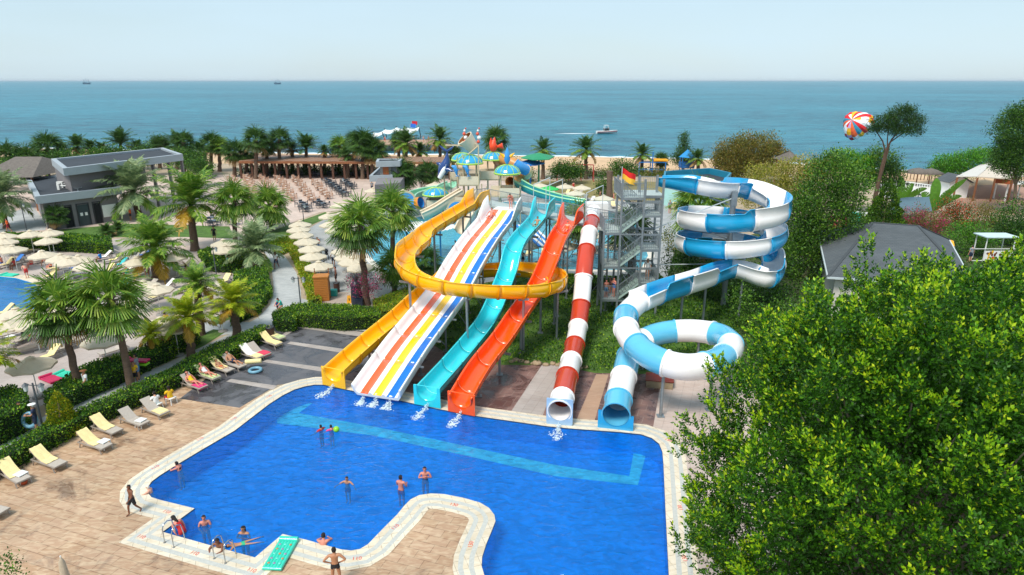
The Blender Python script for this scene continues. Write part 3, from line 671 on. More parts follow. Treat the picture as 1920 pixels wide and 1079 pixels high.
while i < NH-1:
    j = min(NH-1, i+per)
    if NH-1-j < 3: j = NH-1
    mb = MB()
    def pf(q, i=i):
        f = (i+q)/(NH-1); out = 0
        if f < .03: out = 0
        left = .0; 
        if .09 < f < .24: left = .3
        if .9 < f < .97: left = .35
        base = .5-.5*max(0, 1-f/.03)
        return uprof(.78, base, .05, .1, 12, 1.0, wl=base+left, wr=base)
    sweep(mb, frH[i:j+1], pf)
    if j < NH-1:
        p, s, u = frH[j]; t = (PH[j+1]-PH[j-1]).normalized()
        sweep(mb, [(p-t*.06, s, u), (p+t*.06, s, u)], ribprof(.78, .4, .05, .055), sm=False)
    mb.build('flume_section', (blf, whf)[k % 2], root); i = j; k += 1
# closed lower part
low = [PH[-1]+V((0,0,.0)), W(1172,612,2.95)-V((.0,0,.1)), W(1180,655,2.8), W(1222,694,2.6), W(1282,712,2.4), W(1338,702,2.2), W(1368,674,2.0), W(1352,651,1.85), W(1306,641,1.7), W(1256,642,1.5), W(1212,654,1.25), W(1182,682,1.0), W(1170,722,.65), W(1160,765,.32), W(1154,800,.12)]
PL = resample(catmull(low, 10), .3)
frL = tube_parts(root, PL, .74, [whf, blp], 2.35, None, .3, n=24)
p, s, u = frL[-1]; t = V((PL[-1].x-PL[-2].x, PL[-1].y-PL[-2].y, 0)).normalized(); s = t.cross(V((0,0,1)))
hole_plate(root, p+V((0,0,.74)), s, V((0,0,1)), t, .70, .95, .8, .95, plastic('bright_blue_frame', '#2fa3d8'), open_top=True, th=.12)
# mast and struts
mb = MB(); mb.tube([(hc.x, hc.y, 0), (hc.x, hc.y, 9.4)], .22, 14); mb.box((hc.x, hc.y, 9.0), (.45, .45, 1.2)); mb.build('mast', steel, root)
for i in range(12, int(NH*.86), 10):
    p, s, u = frH[i]
    if (V((p.x, p.y))-V((hc.x, hc.y))).length < 4.6:
        mb = MB(); mb.beam((hc.x, hc.y, p.z-.75), (p.x, p.y, p.z-.12), .09, .12); mb.beam((hc.x, hc.y, p.z-.2), ((hc.x+p.x)/2, (hc.y+p.y)/2, p.z-.42), .07); mb.build('strut', steel, root)
for px, py, z in [(1283,557,3.0),(1325,541,3.1),(1199,590,2.9),(1405,519,3.3)]:
    q = min(range(NH), key=lambda i: (PH[i]-W(px, py, z)).length); post(root, PH[q].x, PH[q].y, PH[q].z, .09)
for f_ in (.12, .3, .4, .5, .62, .75):
    p, s, u = frL[int(f_*(len(PL)-1))]; post(root, p.x+u.x*0, p.y, p.z+.05, .09)
def endof(P): d = V((P[-1].x-P[-3].x, P[-1].y-P[-3].y, 0)).normalized(); return P[-1]+d*.1, d
a_, d_ = endof(yellow[1]); splash(a_, d_, 'white splash where the yellow slide pours into the pool')
a_, d_ = endof(P1); s_ = V((d_.y, -d_.x, 0))
if s_.x < 0: s_ = -s_
for o_, nm_ in ((-.86,'orange'),(.0,'yellow'),(.88,'blue')): splash(a_+s_*o_, d_, f'small white splash under the {nm_} lane of the striped slide', .6)
a_, d_ = endof(turq[1]); splash(a_, d_, 'white splash under the turquoise slide')
a_, d_ = endof(oran[1]); splash(a_, d_, 'white splash under the orange slide')
a_, d_ = endof(P4); splash(a_+V((0,0,.1)), d_, 'white splash pouring from the red and white tube')
# ================= start platform and stair tower =================
def railing(mb, pts, h=1.05, gap=.14, m=0, posts=True, bar=.022):
    for a, b in zip(pts[:-1], pts[1:]):
        a = V(a); b = V(b); L = (b-a).length; n = max(1, int(L/gap)); up = V((0, 0, h))
        mb.beam(a+up, b+up, .05, .05, m); mb.beam(a+V((0,0,.1)), b+V((0,0,.1)), .03, .03, m)
        for i in range(n+1):
            p = a.lerp(b, i/n); big = (i == 0 or i == n or i % 10 == 0)
            mb.beam(p, p+up, .05 if big else bar, None, m)
deckm = M('checker_plate', '#a9b4b0', .5, .12, 5); greensteel = M('pale_green_steel', '#a8bdb3', .5, .1, 4)
plat = empty('start_platform', (0,0,0), 0, 'long railed steel platform on posts that feeds the heads of the straight slides', 'platform')
pa, pb = W(1140,432,6.75), W(880,378,6.75)      # front edge right -> left
dr = (pb-pa).normalized(); nb = V((-dr.y, dr.x, 0)); nb = nb if nb.y > 0 else -nb
LP_ = (pb-pa).length; WD = 2.0
mb = MB(); q = [pa, pb, pb+nb*WD, pa+nb*WD]; mb.prism([(v.x, v.y) for v in q], 6.6, 6.75); mb.build('deck', deckm, plat)
mb = MB(); railing(mb, [pa+nb*WD, pb+nb*WD]); mb.build('railing', gal, plat)
mb = MB(); railing(mb, [pb, pb+nb*WD]); mb.build('railing', gal, plat)
# front rail pieces between slide heads
def fpt(px): # point on the front edge at picture column px
    t = min((i/400 for i in range(401)), key=lambda t: abs((960+F*(pa.lerp(pb, t)).x/((pa.lerp(pb, t)).y*cP-(6.75-CH)*sP))-px)); return pa.lerp(pb, t)
for x0, x1 in ((979, 1006), (1046, 1056), (1094, 1100), (1128, 1140), (912, 921)):
    mb = MB(); railing(mb, [fpt(x0), fpt(x1)]); mb.build('railing', gal, plat)
for i in range(9):
    a = pa.lerp(pb, i/8)
    for o_ in (0.1, WD-.1):
        post(plat, (a+nb*o_).x, (a+nb*o_).y, 6.6, .08, name='post')
for i in range(8):
    a = pa.lerp(pb, i/8)+nb*.1; b = pa.lerp(pb, (i+1)/8)+nb*.1
    mb = MB(); mb.beam(V((a.x,a.y,6.4)), V((b.x,b.y,3.4)), .04); mb.beam(V((b.x,b.y,6.4)), V((a.x,a.y,3.4)), .04); mb.beam(V((a.x,a.y,3.4)), V((b.x,b.y,3.4)), .06); mb.beam(V((a.x,a.y,3.3)), V((b.x,b.y,.4)), .04)
    mb.build('cross_brace', gal, plat)
for px in (1000, 1023, 1098):
    a = fpt(px); b = a+nb*WD; mb = MB(); mb.tube([a, V((a.x,a.y,9.4))], .035, 6); mb.tube([b, V((b.x,b.y,9.8))], .035, 6); mb.tube([V((a.x,a.y,9.4)), V((b.x,b.y,9.8))], .035, 6); mb.build('frame_hoop', steel_pale, plat)
tw = empty('stair_tower', (0,0,0), 0, 'tall galvanised stair tower with railed landings leading up to the spiral slide', 'stair tower')
X0, X1, X2, X3 = 7.1, 8.35, 10.05, 11.45; YA, YB, YC = 49.9, 51.0, 52.2
for (x, y, zt) in [(X0,YA,7.9),(X1,YA,10.9),(X2,YA,10.9),(X3,YA,10.9),(X0,YC,7.9),(X1,YC,10.9),(X3,YC,10.9),(X2,YC,10.9)]:
    mb = MB(); mb.box((x, y, zt/2), (.15, .15, zt)); mb.build('column', gal, tw)
def landing(x0, x1, z, y0=YA, y1=YC, sides='LRFB'):
    mb = MB(); mb.box(((x0+x1)/2, (y0+y1)/2, z-.06), (x1-x0, y1-y0, .1)); mb.build('landing', deckm, tw)
    for yy in (y0+.003, y1): mb = MB(); mb.beam((x0,yy,z-.14),(x1,yy,z-.14), .09, .18); mb.build('floor_beam', gal, tw)
    mb = MB()
    if 'F' in sides: railing(mb, [(x0,y0,z),(x1,y0,z)])
    if 'B' in sides: railing(mb, [(x0,y1,z),(x1,y1,z)])
    if 'L' in sides: railing(mb, [(x0,y0,z),(x0,y1,z)])
    if 'R' in sides: railing(mb, [(x1,y0,z),(x1,y1,z)])
    mb.build('railing', gal, tw)
def flight(x0, z0, x1, z1, y0, y1):
    n = 7; mb = MB()
    for i in range(n):
        t = (i+.5)/n; mb.box((x0+(x1-x0)*t, (y0+y1)/2, z0+(z1-z0)*(i+1)/(n+1)), (abs(x1-x0)/n*1.05, y1-y0-.1, .05))
    for y in (y0+.03, y1-.03): mb.beam((x0,y,z0-.02),(x1,y,z1-.02), .06, .24)
    mb.build('stair_flight', greensteel, tw)
    mb = MB()
    for y in (y0, y1): railing(mb, [(x0,y,z0),(x1,y,z1)])
    mb.build('railing', gal, tw)
FL = 2.7
for k in range(3):
    z = 1.45+k*FL
    landing(X0, X1, z, sides='LFB'); landing(X2, X3, z+FL/2, sides='RFB')
    flight(X1, z, X2, z+FL/2, YA, YB-.1); flight(X2, z+FL/2, X1, z+FL, YB+.1, YC)
flight(X2-.2, 0, X1, 1.45, YB+.1, YC)
landing(X1-.1, X2+.1, 9.55, YA, YC+1.2, sides='LF'); landing(X2+.1, X3+.3, 9.55, YA+.9, YC+1.2, sides='B')
for z in (1.45, 4.15, 6.85, 9.3):
    mb = MB()
    for y in (YA, YC): mb.beam((X0 if z < 8 else X1, y, z-.2), (X3, y, z-.2), .08, .1)
    for y in (YA, YC):
        if z < 8: mb.beam((X1, y, z), (X2, y, z+FL-.2), .035); mb.beam((X2, y, z), (X1, y, z+FL-.2), .035); 
    mb.build('cross_brace', gal, tw)
mb = MB(); 
for k in range(9): mb.beam((X2+.15, YA-.01, 3.2+k*.75), (X3-.1, YA-.01, 3.2+k*.75), .05)
mb.build('rung', gal, tw)
# long tie beams to the spiral
mb = MB(); mb.beam((X3,YC,2.4),(15.2,49.3,2.6), .07); mb.beam((X3,YC,3.6),(16.9,51.4,3.9),.06); mb.beam((X3,YC,6.6),(17.5,52.4,9.0),.07); mb.build('tie_beam', steel_pale, tw)
# flag
p = W(1166,362,9.55)
fl_ = empty('lifeguard_flag', (X1-.1, YA, 9.55), 0, 'red over yellow flag flying from a thin pole on the stair tower', 'flag')
mb = MB(); mb.tube([(0,0,0),(0,0,2.3)], .03, 6); mb.build('pole', steel_pale, fl_)
mb = MB(); nx = 10
vs = []
for j in range(3):
    for i in range(nx+1):
        s_ = i/nx; vs.append((s_*1.05, .1*math.sin(s_*7), 2.2-j*.42-s_*.55+.04*math.sin(s_*9)))
for j in range(2): mb.add(vs, [(j*(nx+1)+i, j*(nx+1)+i+1, (j+1)*(nx+1)+i+1, (j+1)*(nx+1)+i) for i in range(nx)], j, True)
mb.build('cloth', [M('red_cloth', '#d81f1f', .8), M('yellow_cloth', '#f1b93a', .8)], fl_)
# ================= water play structure =================
PXM = lambda px, py, Y: F/ (A(px, py, Y).y*cP-(A(px, py, Y).z-CH)*sP)      # pixels per metre there
beige = M('beige_panel', '#e0cfb4', .5, .06, 2); tan = M('tan_post', '#c9b694', .5, .08, 4); lime = plastic('lime_rim', '#a9cf4e'); cyan = plastic('cyan_gore', '#2f9fd4'); tealp = plastic('teal_flume', '#2f9aa0'); mint = plastic('mint_rim', '#9ed7a4')
ply = empty('water_play_structure', (0,0,0), 0, 'beige water play fort with domed blue and green canopies and a tipping bucket', 'play structure')
def canopy(px, rim, apex, hwp, Y, zbase, ncol=4):
    c = A(px, rim, Y); r = hwp/PXM(px, rim, Y); h = (rim-apex)/PXM(px, rim, Y)*.92
    mb = MB(); n = 24; prof = [(r*math.cos(a), h*math.sin(a)) for a in [PI/2*i/6 for i in range(7)]]
    vs = []
    for rr, zz in prof:
        for j in range(n): vs.append((c.x+rr*math.cos(2*PI*j/n), c.y+rr*math.sin(2*PI*j/n), c.z+zz))
    for i in range(6):
        for j in range(n): mb.add([vs[i*n+j], vs[i*n+(j+1) % n], vs[(i+1)*n+(j+1) % n], vs[(i+1)*n+j]], [(0,1,2,3)], 0, True)
    for j in range(0, n, 2): 
        w = 2*PI*j/n; mb.tube([(c.x+rr*1.01*math.cos(w), c.y+rr*1.01*math.sin(w), c.z+zz+.02) for rr, zz in prof], .045, 5, 1)
    o = mb.build('canopy', [cyan, lime], ply)
    mb = MB(); mb.tube([(c.x+r*math.cos(2*PI*j/24), c.y+r*math.sin(2*PI*j/24), c.z) for j in range(25)], .13, 6, 0, caps=False); mb.build('rim', lime, o)
    for j in range(ncol):
        w = PI/4+2*PI*j/ncol; mb = MB(); mb.tube([(c.x+r*.72*math.cos(w), c.y+r*.72*math.sin(w), zbase), (c.x+r*.72*math.cos(w), c.y+r*.72*math.sin(w), c.z+.2)], .075, 8); mb.build('column', tan, ply)
    return c, r
def deckpanel(px, py, Y, r, zf=None, h=1.1, sides=(0, 1, 2, 3)):
    c = A(px, py, Y)
    mb = MB(); mb.box((c.x, c.y, c.z-.08), (2*r, 2*r, .16)); mb.build('floor', tan, ply)
    for k in sides:
        w = PI/2*k; d = V((math.cos(w), math.sin(w), 0)); mb = MB(); mb.box(c+d*(r+.02)+V((0,0,h/2)), (.06 if k % 2 == 0 else 2*r-.2, .06 if k % 2 else 2*r-.2, h)); mb.build('panel', beige, ply)
    return c
c, r = canopy(817, 365, 351, 24, 91, 0); deckpanel(817, 388, 91, 1.2); 
cB, r = canopy(867, 300, 286, 20, 93, 0); cC, r = canopy(881, 306, 289, 24, 88, 0); deckpanel(880, 344, 88, 1.35); deckpanel(862, 336, 91.5, 1.2)
cD, r = canopy(925, 299, 284, 21, 92, 0); deckpanel(918, 334, 91, 1.3)
cE, rE = canopy(951, 325, 308, 24, 86, 0); deckpanel(955, 366, 86, 1.35, sides=(0, 1, 3)); deckpanel(930, 366, 86.5, .8, sides=(1,))
deckpanel(872, 384, 87, 1.3, h=1.2)
for x, y0, Y in [(897,300,86),(857,296,88.5),(868,290,87),(845,330,90),(903,345,87),(912,350,86.5),(938,345,85),(976,350,86)]:
    p = A(x, y0, Y); mb = MB(); mb.tube([(p.x, p.y, 0), (p.x, p.y, p.z)], .075, 8); mb.build('column', tan, ply)
# bucket with frame
bc = A(879, 268, 88); mb = MB(); ax = V((-.62, -.25, .75)).normalized(); e1 = ax.cross(V((0,1,0))).normalized(); e2 = ax.cross(e1)
def ringp(o, rr, n=18): return [o+e1*rr*math.cos(2*PI*j/n)+e2*rr*math.sin(2*PI*j/n) for j in range(n)]
rings = [ringp(bc-ax*1.0, .75), ringp(bc+ax*.85, 1.15), ringp(bc+ax*.85, 1.02), ringp(bc-ax*.9, .66)]
for a, b, m_ in ((0, 1, 0), (1, 2, 0), (2, 3, 1)): mb.add(rings[a]+rings[b], [(j, (j+1) % 18, 18+(j+1) % 18, 18+j) for j in range(18)], m_, True)
mb.add(rings[0], [tuple(range(18))], 0); mb.add(rings[3], [tuple(range(18))], 1)
mb.build('tipping_bucket', [beige, M('brown_inside', '#8f5a2c', .6)], ply)
for pts in ([(857,275),(868,266),(877,272)], [(878,290),(893,277),(898,273)], [(835,273),(858,273),(868,275)], [(897,300),(897,272),(890,270)]):
    mb = MB(); mb.tube([A(x, y, 87.3) for x, y in pts], .09, 8); mb.build('pipe_arm', tan, ply)
for px in (872, 897):
    mb = MB(); b0 = A(px, 272, 88)
    for k, (dz, rr) in enumerate([(.4,.22),(.9,.28),(1.4,.22),(1.8,.16),(2.1,.1)]): mb.ball(b0+V((.12*math.sin(k*2), 0, dz)), (rr, rr, rr*1.05), 10, k % 2)
    mb.build('finial', [M('coral_plastic', '#e0583c', .4), white], ply)
# whale, dolphins
def fishbody(mb, p0, p1, rmax, n=14, m=0, bend=.3, taper=(.35, .75, 1, .95, .7, .45, .22, .1)):
    p0 = V(p0); p1 = V(p1); pts = []; k = len(taper)
    for i in range(k):
        t = i/(k-1); pts.append(p0.lerp(p1, t)+V((bend*math.sin(PI*t), 0, 0)))
    mb.tube(pts, [rmax*a for a in taper], n, m); return pts
navy = plastic('navy_blue_plastic', '#1c3f7a'); 
wh = empty('whale_figure', A(833,400,88)*1, 0, 'navy blue whale figure diving head down beside the play fort', 'whale figure')
wh.location = (0,0,0)
mb = MB(); head = A(824, 331, 88); tail = A(838, 284, 88); pts = fishbody(mb, head, tail, .75, bend=.35)
mb.add([tail, tail+V((-.95,0,.75)), tail+V((-.2,.1,.3)), tail+V((-.9,.15,.8))], [(0,1,2),(0,2,3)]); 
for sx in (-1, 1): mb.tube([tail, tail+V((sx*.5,0,.3)), tail+V((sx*1.0,0,.75))], [.14, .17, .03], 8)
mb.build('body', navy, wh)
for a, b in ((A(832,318,87.6), A(852,322,86.9)), (A(828,312,88.4), A(818,306,88.6))):
    mb = MB(); mb.tube([a, a.lerp(b, .5)+V((0,0,.1)), b], [.3, .26, .04], 8); mb.build('fin', navy, wh)
mb = MB(); mb.tube([head+V((.05,-.45,-.15)), head.lerp(tail, .25)+V((.35,-.62,0)), head.lerp(tail, .5)+V((.4,-.5,0))], [.3, .34, .1], 8); mb.build('belly', white, wh)
mb = MB(); mb.tube([V((head.x+.6, head.y+.3, 0)), V((head.x+.6, head.y+.3, head.z+1.2))], .1, 8); mb.build('post', tan, wh)
for px, lb in ((852, 'left of the two light blue dolphins leaping from the play fort panels'), (873, 'right of the two light blue dolphins leaping from the play fort panels')):
    d = empty('dolphin_figure', (0,0,0), 0, lb, 'dolphin figure'); mb = MB(); q = [A(px-5,312,86.4), A(px,313,86.3), A(px+3,320,86.3), A(px+5,330,86.4)]
    mb.tube(q, [.12, .3, .26, .05], 10); mb.build('body', plastic('dolphin_blue', '#3a93d6'), d)
    mb = MB(); mb.tube([q[2], q[2]+V((.45,0,.1))], [.12,.02], 6); mb.tube([q[3]+V((-.25,0,-.15)), q[3], q[3]+V((.3,0,-.05))], [.02,.08,.02], 6); mb.build('fin', plastic('dolphin_blue', '#3a93d6'), d)
# plain orange and blue ornaments on two roofs
orn = empty('fish_figure', (0,0,0), 0, 'orange fish figure standing nose down on the rear play fort canopy', 'fish figure')
mb = MB(); b = A(925, 284, 92); fishbody(mb, b, b+V((0,0,1.5)), .55, bend=0, taper=(.6,.95,1,.7,.35)); mb.build('body', [M('fish_orange', '#ea4a20', .4)], orn)
mb = MB(); mb.tube([b+V((.1,0,1.3)), b+V((.2,0,1.9))], [.3,.04], 8); mb.tube([b+V((.5,0,.6)), b+V((1.3,-.1,.75))], [.15,.42], 10); mb.tube([b+V((-.4,0,.9)), b+V((-.3,0,1.8))], [.2,.06], 8); mb.build('fin', M('fish_orange', '#ea4a20', .4), orn)
orn = empty('roof_ornament', (0,0,0), 0, 'slim blue spire ornament with yellow side fins on the nearest fort canopy', 'ornament')
mb = MB(); b = A(951, 309, 86); mb.tube([b, b+V((0,0,.6)), b+V((0,0,1.4)), b+V((0,0,2.2))], [.12,.42,.36,.03], 10); mb.build('spire', plastic('dolphin_blue', '#3a93d6'), orn)
for sx in (-1, 1): mb = MB(); mb.tube([b+V((sx*.35,0,1.0)), b+V((sx*.95,0,1.5))], [.26,.03], 6); mb.build('fin', plastic('yellow_fibreglass', '#f8b408'), orn)
# fort slides
def fort_slide(name, label, pts, wid, m, rim, wall=.2):
    P = resample(catmull(pts, 8), .5); fr = frames(P); rt = empty(name, (0,0,0), 0, label, 'water slide'); mb = MB(); sweep(mb, fr, uprof(wid, wall, .06, .1)); mb.build('flume', m, rt)
    for sd_ in (-1, 1):
        mb = MB(); mb.tube([p+s*sd_*(wid+.05)+u*(wid+wall) for p, s, u in fr], .11, 6); mb.build('rim', rim, rt)
    return rt
fort_slide('fort_flume', 'teal flume with mint rim running right from the play fort to the pool', [A(968,350,88), A(985,360,87), A(1005,368,86), A(1030,376,84), A(1060,384,82), A(1095,390,81)], .7, tealp, mint)
fort_slide('fort_flume', 'pale green curved flume at the left of the play fort', [A(850,352,95), A(825,362,97), A(795,368,96), A(772,376,93), A(765,386,90)], .8, M('pale_jade', '#8fc7a8', .4), M('pale_jade2', '#a8d6ba', .4))
fort_slide('fort_slide', 'straight beige slide going down left from the fort beside the oval sign', [A(872,368,87), A(845,384,86.5), A(820,400,86), A(795,412,85.5)], .75, beige, beige, .3)
fort_slide('fort_slide', 'beige slide behind the yellow flume dropping to the pale pool', [A(905,368,80), A(893,390,78), A(880,412,76), A(866,440,74.5)], .6, beige, beige, .3)
st = empty('blue_striped_slide', (0,0,0), 0, 'short blue and white striped slide under the start platform', 'water slide')
mb = MB(); a, b = A(965,422,66), A(1010,462,63)
for k in range(6):
    o_ = V((.28*k, .12*k, 0)); mb.add([a+o_, a+o_+V((.28,.12,0)), b+o_+V((.28,.12,0)), b+o_, a+o_-V((0,0,.1)), a+o_+V((.28,.12,-.1)), b+o_+V((.28,.12,-.1)), b+o_-V((0,0,.1))], [(0,1,2,3),(4,7,6,5),(0,4,5,1),(3,2,6,7),(0,3,7,4),(1,5,6,2)], k % 2)
mb.build('lanes', [M('stripe_blue', '#2c7dc9', .4), white], st)
mb = MB(); mb.beam(V((a.x+.8, a.y+.5, 0)), a+V((.8,.5,-.1)), .12); mb.build('support_post', steel, st)
tb = empty('spiral_tube', (0,0,0), 0, 'tan and blue spiral tube coiling behind the fort on its right', 'water slide')
P = resample(catmull([A(935,312,93), A(945,310,91), A(962,318,90), A(975,326,90), A(988,332,91), A(985,340,92.5), A(970,344,92), A(958,352,90)], 8), .4); tube_parts(tb, P, .75, [M('tan_tube', '#c88a4a', .4), M('tan_tube', '#c88a4a'), plastic('dolphin_blue', '#3a93d6'), M('cream_tube', '#e8c48c', .4)], 2.0, None, .4, n=14)
ct = empty('crawl_tube', (0,0,0), 0, 'short blue crawl tube with an orange ring at the left of the fort', 'play tube')
P = resample([A(768,395,89), A(792,390,88)], .3); fr = frames(P); mb = MB(); pr = tubeprof(.7, 16); sweep(mb, fr, pr, caps=False); mb.build('tube', plastic('dolphin_blue', '#3a93d6'), ct)
mb = MB(); sweep(mb, fr[-3:], [(a*1.15, b*1.15-.1) for a, b in pr], caps=False); mb.build('ring', M('ring_orange', '#e88a2c', .4), ct)
for (px, py, lb, Yp) in ((857,396,'oval blue board with tan rim and red lettering beside the yellow slide',84), (762,378,'smaller oval blue board with tan rim left of the fort',90)):
    sg = empty('oval_sign', (0,0,0), 0, lb, 'sign'); c = A(px, py, Yp)
    for rr, off, m_, nm in ((1.45, 0, tan, 'rim'), (1.2, -.06, plastic('dolphin_blue', '#3a93d6'), 'board')):
        mb = MB(); n = 28; vs = [c+V((rr*.95*math.cos(2*PI*j/n), off, rr*math.sin(2*PI*j/n))) for j in range(n)]; vs += [v+V((0,.1,0)) for v in vs]
        mb.add(vs, [tuple(range(n))]+[(j, n+j, n+(j+1) % n, (j+1) % n) for j in range(n)]+[tuple(range(2*n-1, n-1, -1))]); mb.build(nm, m_, sg)
    for k in range(2):
        mb = MB(); mb.tube([c+V((-.8+.2*i, -.1, .25-.55*k+.12*math.sin(i*2.3))) for i in range(9)], .07, 5); mb.build('lettering', M('sign_red', '#c8392f', .5), sg)
    mb = MB(); mb.tube([V((c.x, c.y+.15, -.5)), c+V((0,.15,-1.2))], .1, 8); mb.build('post', tan, sg)
# white shell roof over the pool
sh = empty('shell_canopy', (0,0,0), 0, 'large round white ribbed canopy low over the pale pool', 'canopy'); c = A(795, 424, 70); mb = MB(); n = 30
for j in range(n):
    a0, a1, am = 2*PI*j/n, 2*PI*(j+1)/n, 2*PI*(j+.5)/n; q = lambda a, r, z: c+V((r*math.cos(a)*1.25, r*math.sin(a), z))
    mb.add([q(am,.1,.35), q(a0,1.4,.12), q(am,1.45,.22), q(a1,1.4,.12), q(a0,2.6,-.15), q(am,2.7,-.02), q(a1,2.6,-.15)], [(0,1,2),(0,2,3),(1,4,5,2),(2,5,6,3)], 0, True)
mb.build('roof', white, sh)
for sx, sy in ((-1.8,-.8),(1.8,-.8),(0,1.3)): mb = MB(); mb.tube([V((c.x+sx, c.y+sy, -.5)), c+V((sx,sy,0))], .09, 8); mb.build('post', plastic('dolphin_blue', '#3a93d6'), sh)
# fence panels between fort and platform
fn = empty('pool_fence', (0,0,0), 0, 'grey railing fence running in front of the play fort', 'fence'); mb = MB(); railing(mb, [W(872,402,.05), W(960,392,.05)], h=1.4, gap=.35, bar=.05); mb.build('railing', gal, fn)
# ================= buildings =================
wallg = M('grey_render', '#7d7879', .8, .07, .6, bump=.15, bscale=20); capg = M('grey_parapet', '#7d848a', .6, .06, 1); roofd = M('dark_roof_felt', '#33383f', .85, .15, .4, bump=.2, bscale=6); paleg = M('pale_parapet', '#9ea6ac', .6, .05, 1)
def parapet(mb, q, z, w=.45, h=.25, m=0):
    n = len(q)
    o = offset([v[:2] for v in q], .12); i_ = offset([v[:2] for v in q], -w)
    vs = [(p[0], p[1], z+h) for p in o]+[(p[0], p[1], z+h) for p in i_]+[(p[0], p[1], z-.7) for p in o]+[(p[0], p[1], z) for p in i_]
    for k in range(n):
        k2 = (k+1) % n; mb.add([vs[k], vs[k2], vs[n+k2], vs[n+k]], [(0,1,2,3)], m); mb.add([vs[2*n+k], vs[2*n+k2], vs[k2], vs[k]], [(0,1,2,3)], m); mb.add([vs[n+k], vs[n+k2], vs[3*n+k2], vs[3*n+k]], [(0,1,2,3)], m)
bl = empty('grey_pavilion', (0,0,0), 0, 'two storey grey flat roofed pavilion with dark doors behind the lagoon pool', 'building')
lo = [W(68,370,4.4), W(225,352,4.4), W(190,325,4.4), W(50,334,4.4)]; lo2 = offset([v[:2] for v in lo], -.5)
mb = MB(); mb.prism([(p[0], p[1]) for p in lo2], 0, 4.0, 0, 0); mb.build('wall', wallg, bl)
mb = MB(); mb.prism([v[:2] for v in lo], 3.6, 4.25, 0, 1); parapet(mb, lo, 4.25, m=2); mb.build('roof', [capg, roofd, paleg], bl)
up = [W(120,318,7.4), W(341,291,7.4), W(305,279,7.4), W(98,300,7.4)]
u2 = [up[0].lerp(up[1], .04).lerp(up[3], .1), up[0].lerp(up[1], .62).lerp(up[2], .06), up[3].lerp(up[2], .62), up[3].lerp(up[0], .08)]
mb = MB(); mb.prism([(p[0], p[1]) for p in u2], 4.26, 7.0); mb.build('upper_wall', wallg, bl)
mb = MB(); mb.prism([v[:2] for v in up], 6.7, 7.3, 0, 1); parapet(mb, up, 7.3, m=2); mb.build('upper_roof', [capg, roofd, paleg], bl)
for t_ in (.7, .85, .98):
    q = up[0].lerp(up[1], t_); mb = MB(); mb.box((q.x-.3, q.y+.8, 3.4), (.35, .35, 6.8)); mb.build('column', wallg, bl)
f0, f1 = V((*lo2[0], 0)), V((*lo2[1], 0)); fd = (f1-f0).normalized(); fnm = V((fd.y, -fd.x, 0)); fnm = fnm if fnm.y < 0 else -fnm; FLn = (f1-f0).length
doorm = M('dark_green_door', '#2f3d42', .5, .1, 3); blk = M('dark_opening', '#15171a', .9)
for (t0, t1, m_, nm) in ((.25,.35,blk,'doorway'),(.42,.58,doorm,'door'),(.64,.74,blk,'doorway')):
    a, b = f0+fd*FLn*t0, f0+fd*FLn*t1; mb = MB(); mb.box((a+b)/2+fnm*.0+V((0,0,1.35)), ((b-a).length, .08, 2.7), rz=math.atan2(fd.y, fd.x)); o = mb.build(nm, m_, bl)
    mb = MB()
    for q in (a, b): mb.box(q+fnm*.05+V((0,0,1.4)), (.1, .14, 2.8), rz=math.atan2(fd.y, fd.x))
    mb.box((a+b)/2+fnm*.05+V((0,0,2.85)), ((b-a).length+.1, .14, .1), rz=math.atan2(fd.y, fd.x)); mb.build('frame', dark, o)
    if nm == 'door':
        for tt in (.3, .7): mb = MB(); mb.box(a.lerp(b, tt)+fnm*.06+V((0,0,1.5)), (.3, .03, .4), rz=math.atan2(fd.y, fd.x)); mb.build('notice', white, o)
mb = MB(); q = f0+fd*FLn*.86+fnm*.06+V((0,0,1.5)); mb.box(q, (1.7,.05,1.6), rz=math.atan2(fd.y, fd.x)); mb.build('notice_board', white, bl)
for px, py, sx in ((115,352,.8),(112,356,.3)): 
    p = W(px, py, 4.3); mb = MB(); mb.box(p+V((0,0,.4)), (sx, .5, .8)); mb.tube([p+V((.1,0,.5)), p+V((.9,0,.5))], .08, 6); mb.build('roof_unit', white, bl)
p = W(146,359,4.3); mb = MB(); mb.lathe([(.08,0),(.08,.3),(.5,.45),(.55,.5)], p, 12); mb.build('dish', white, bl)
# thatched roofs at the far left
thatch = M('thatch', '#6b635c', .95, .3, 3, bump=.8, bscale=14, stretch=(1, 1, 3))
def thatch_hut(label, px, py, wpx, Y, h=3.2, rise=1.8, dep=6, m=thatch, wallm=None, legs=True, name='thatched_hut'):
    c = A(px, py, Y); w = wpx/PXM(px, py, Y); z = c.z; r = empty(name, (c.x, c.y, 0), 0, label, 'hut')
    mb = MB(); a = [(-w/2,-dep/2,z-.05),(w/2,-dep/2,z-.05),(w/2,dep/2,z-.05),(-w/2,dep/2,z-.05)]; b = [(-w/2+rise,0,z+rise),(w/2-rise,0,z+rise)]
    mb.add(a+b, [(0,1,5,4),(1,2,5),(2,3,4,5),(3,0,4),(0,3,2,1)]); mb.build('roof', m, r)
    for sx in (-1, 1):
        for sy in (-1, 1): mb = MB(); mb.box((sx*(w/2-.5), sy*(dep/2-.5), z/2-.05), (.22,.22,z-.1)); mb.build('post', wood, r)
    return r
thatch_hut('long grey thatched roof behind the grey pavilion at far left', 60, 322, 105, 100, dep=12, rise=2.2)
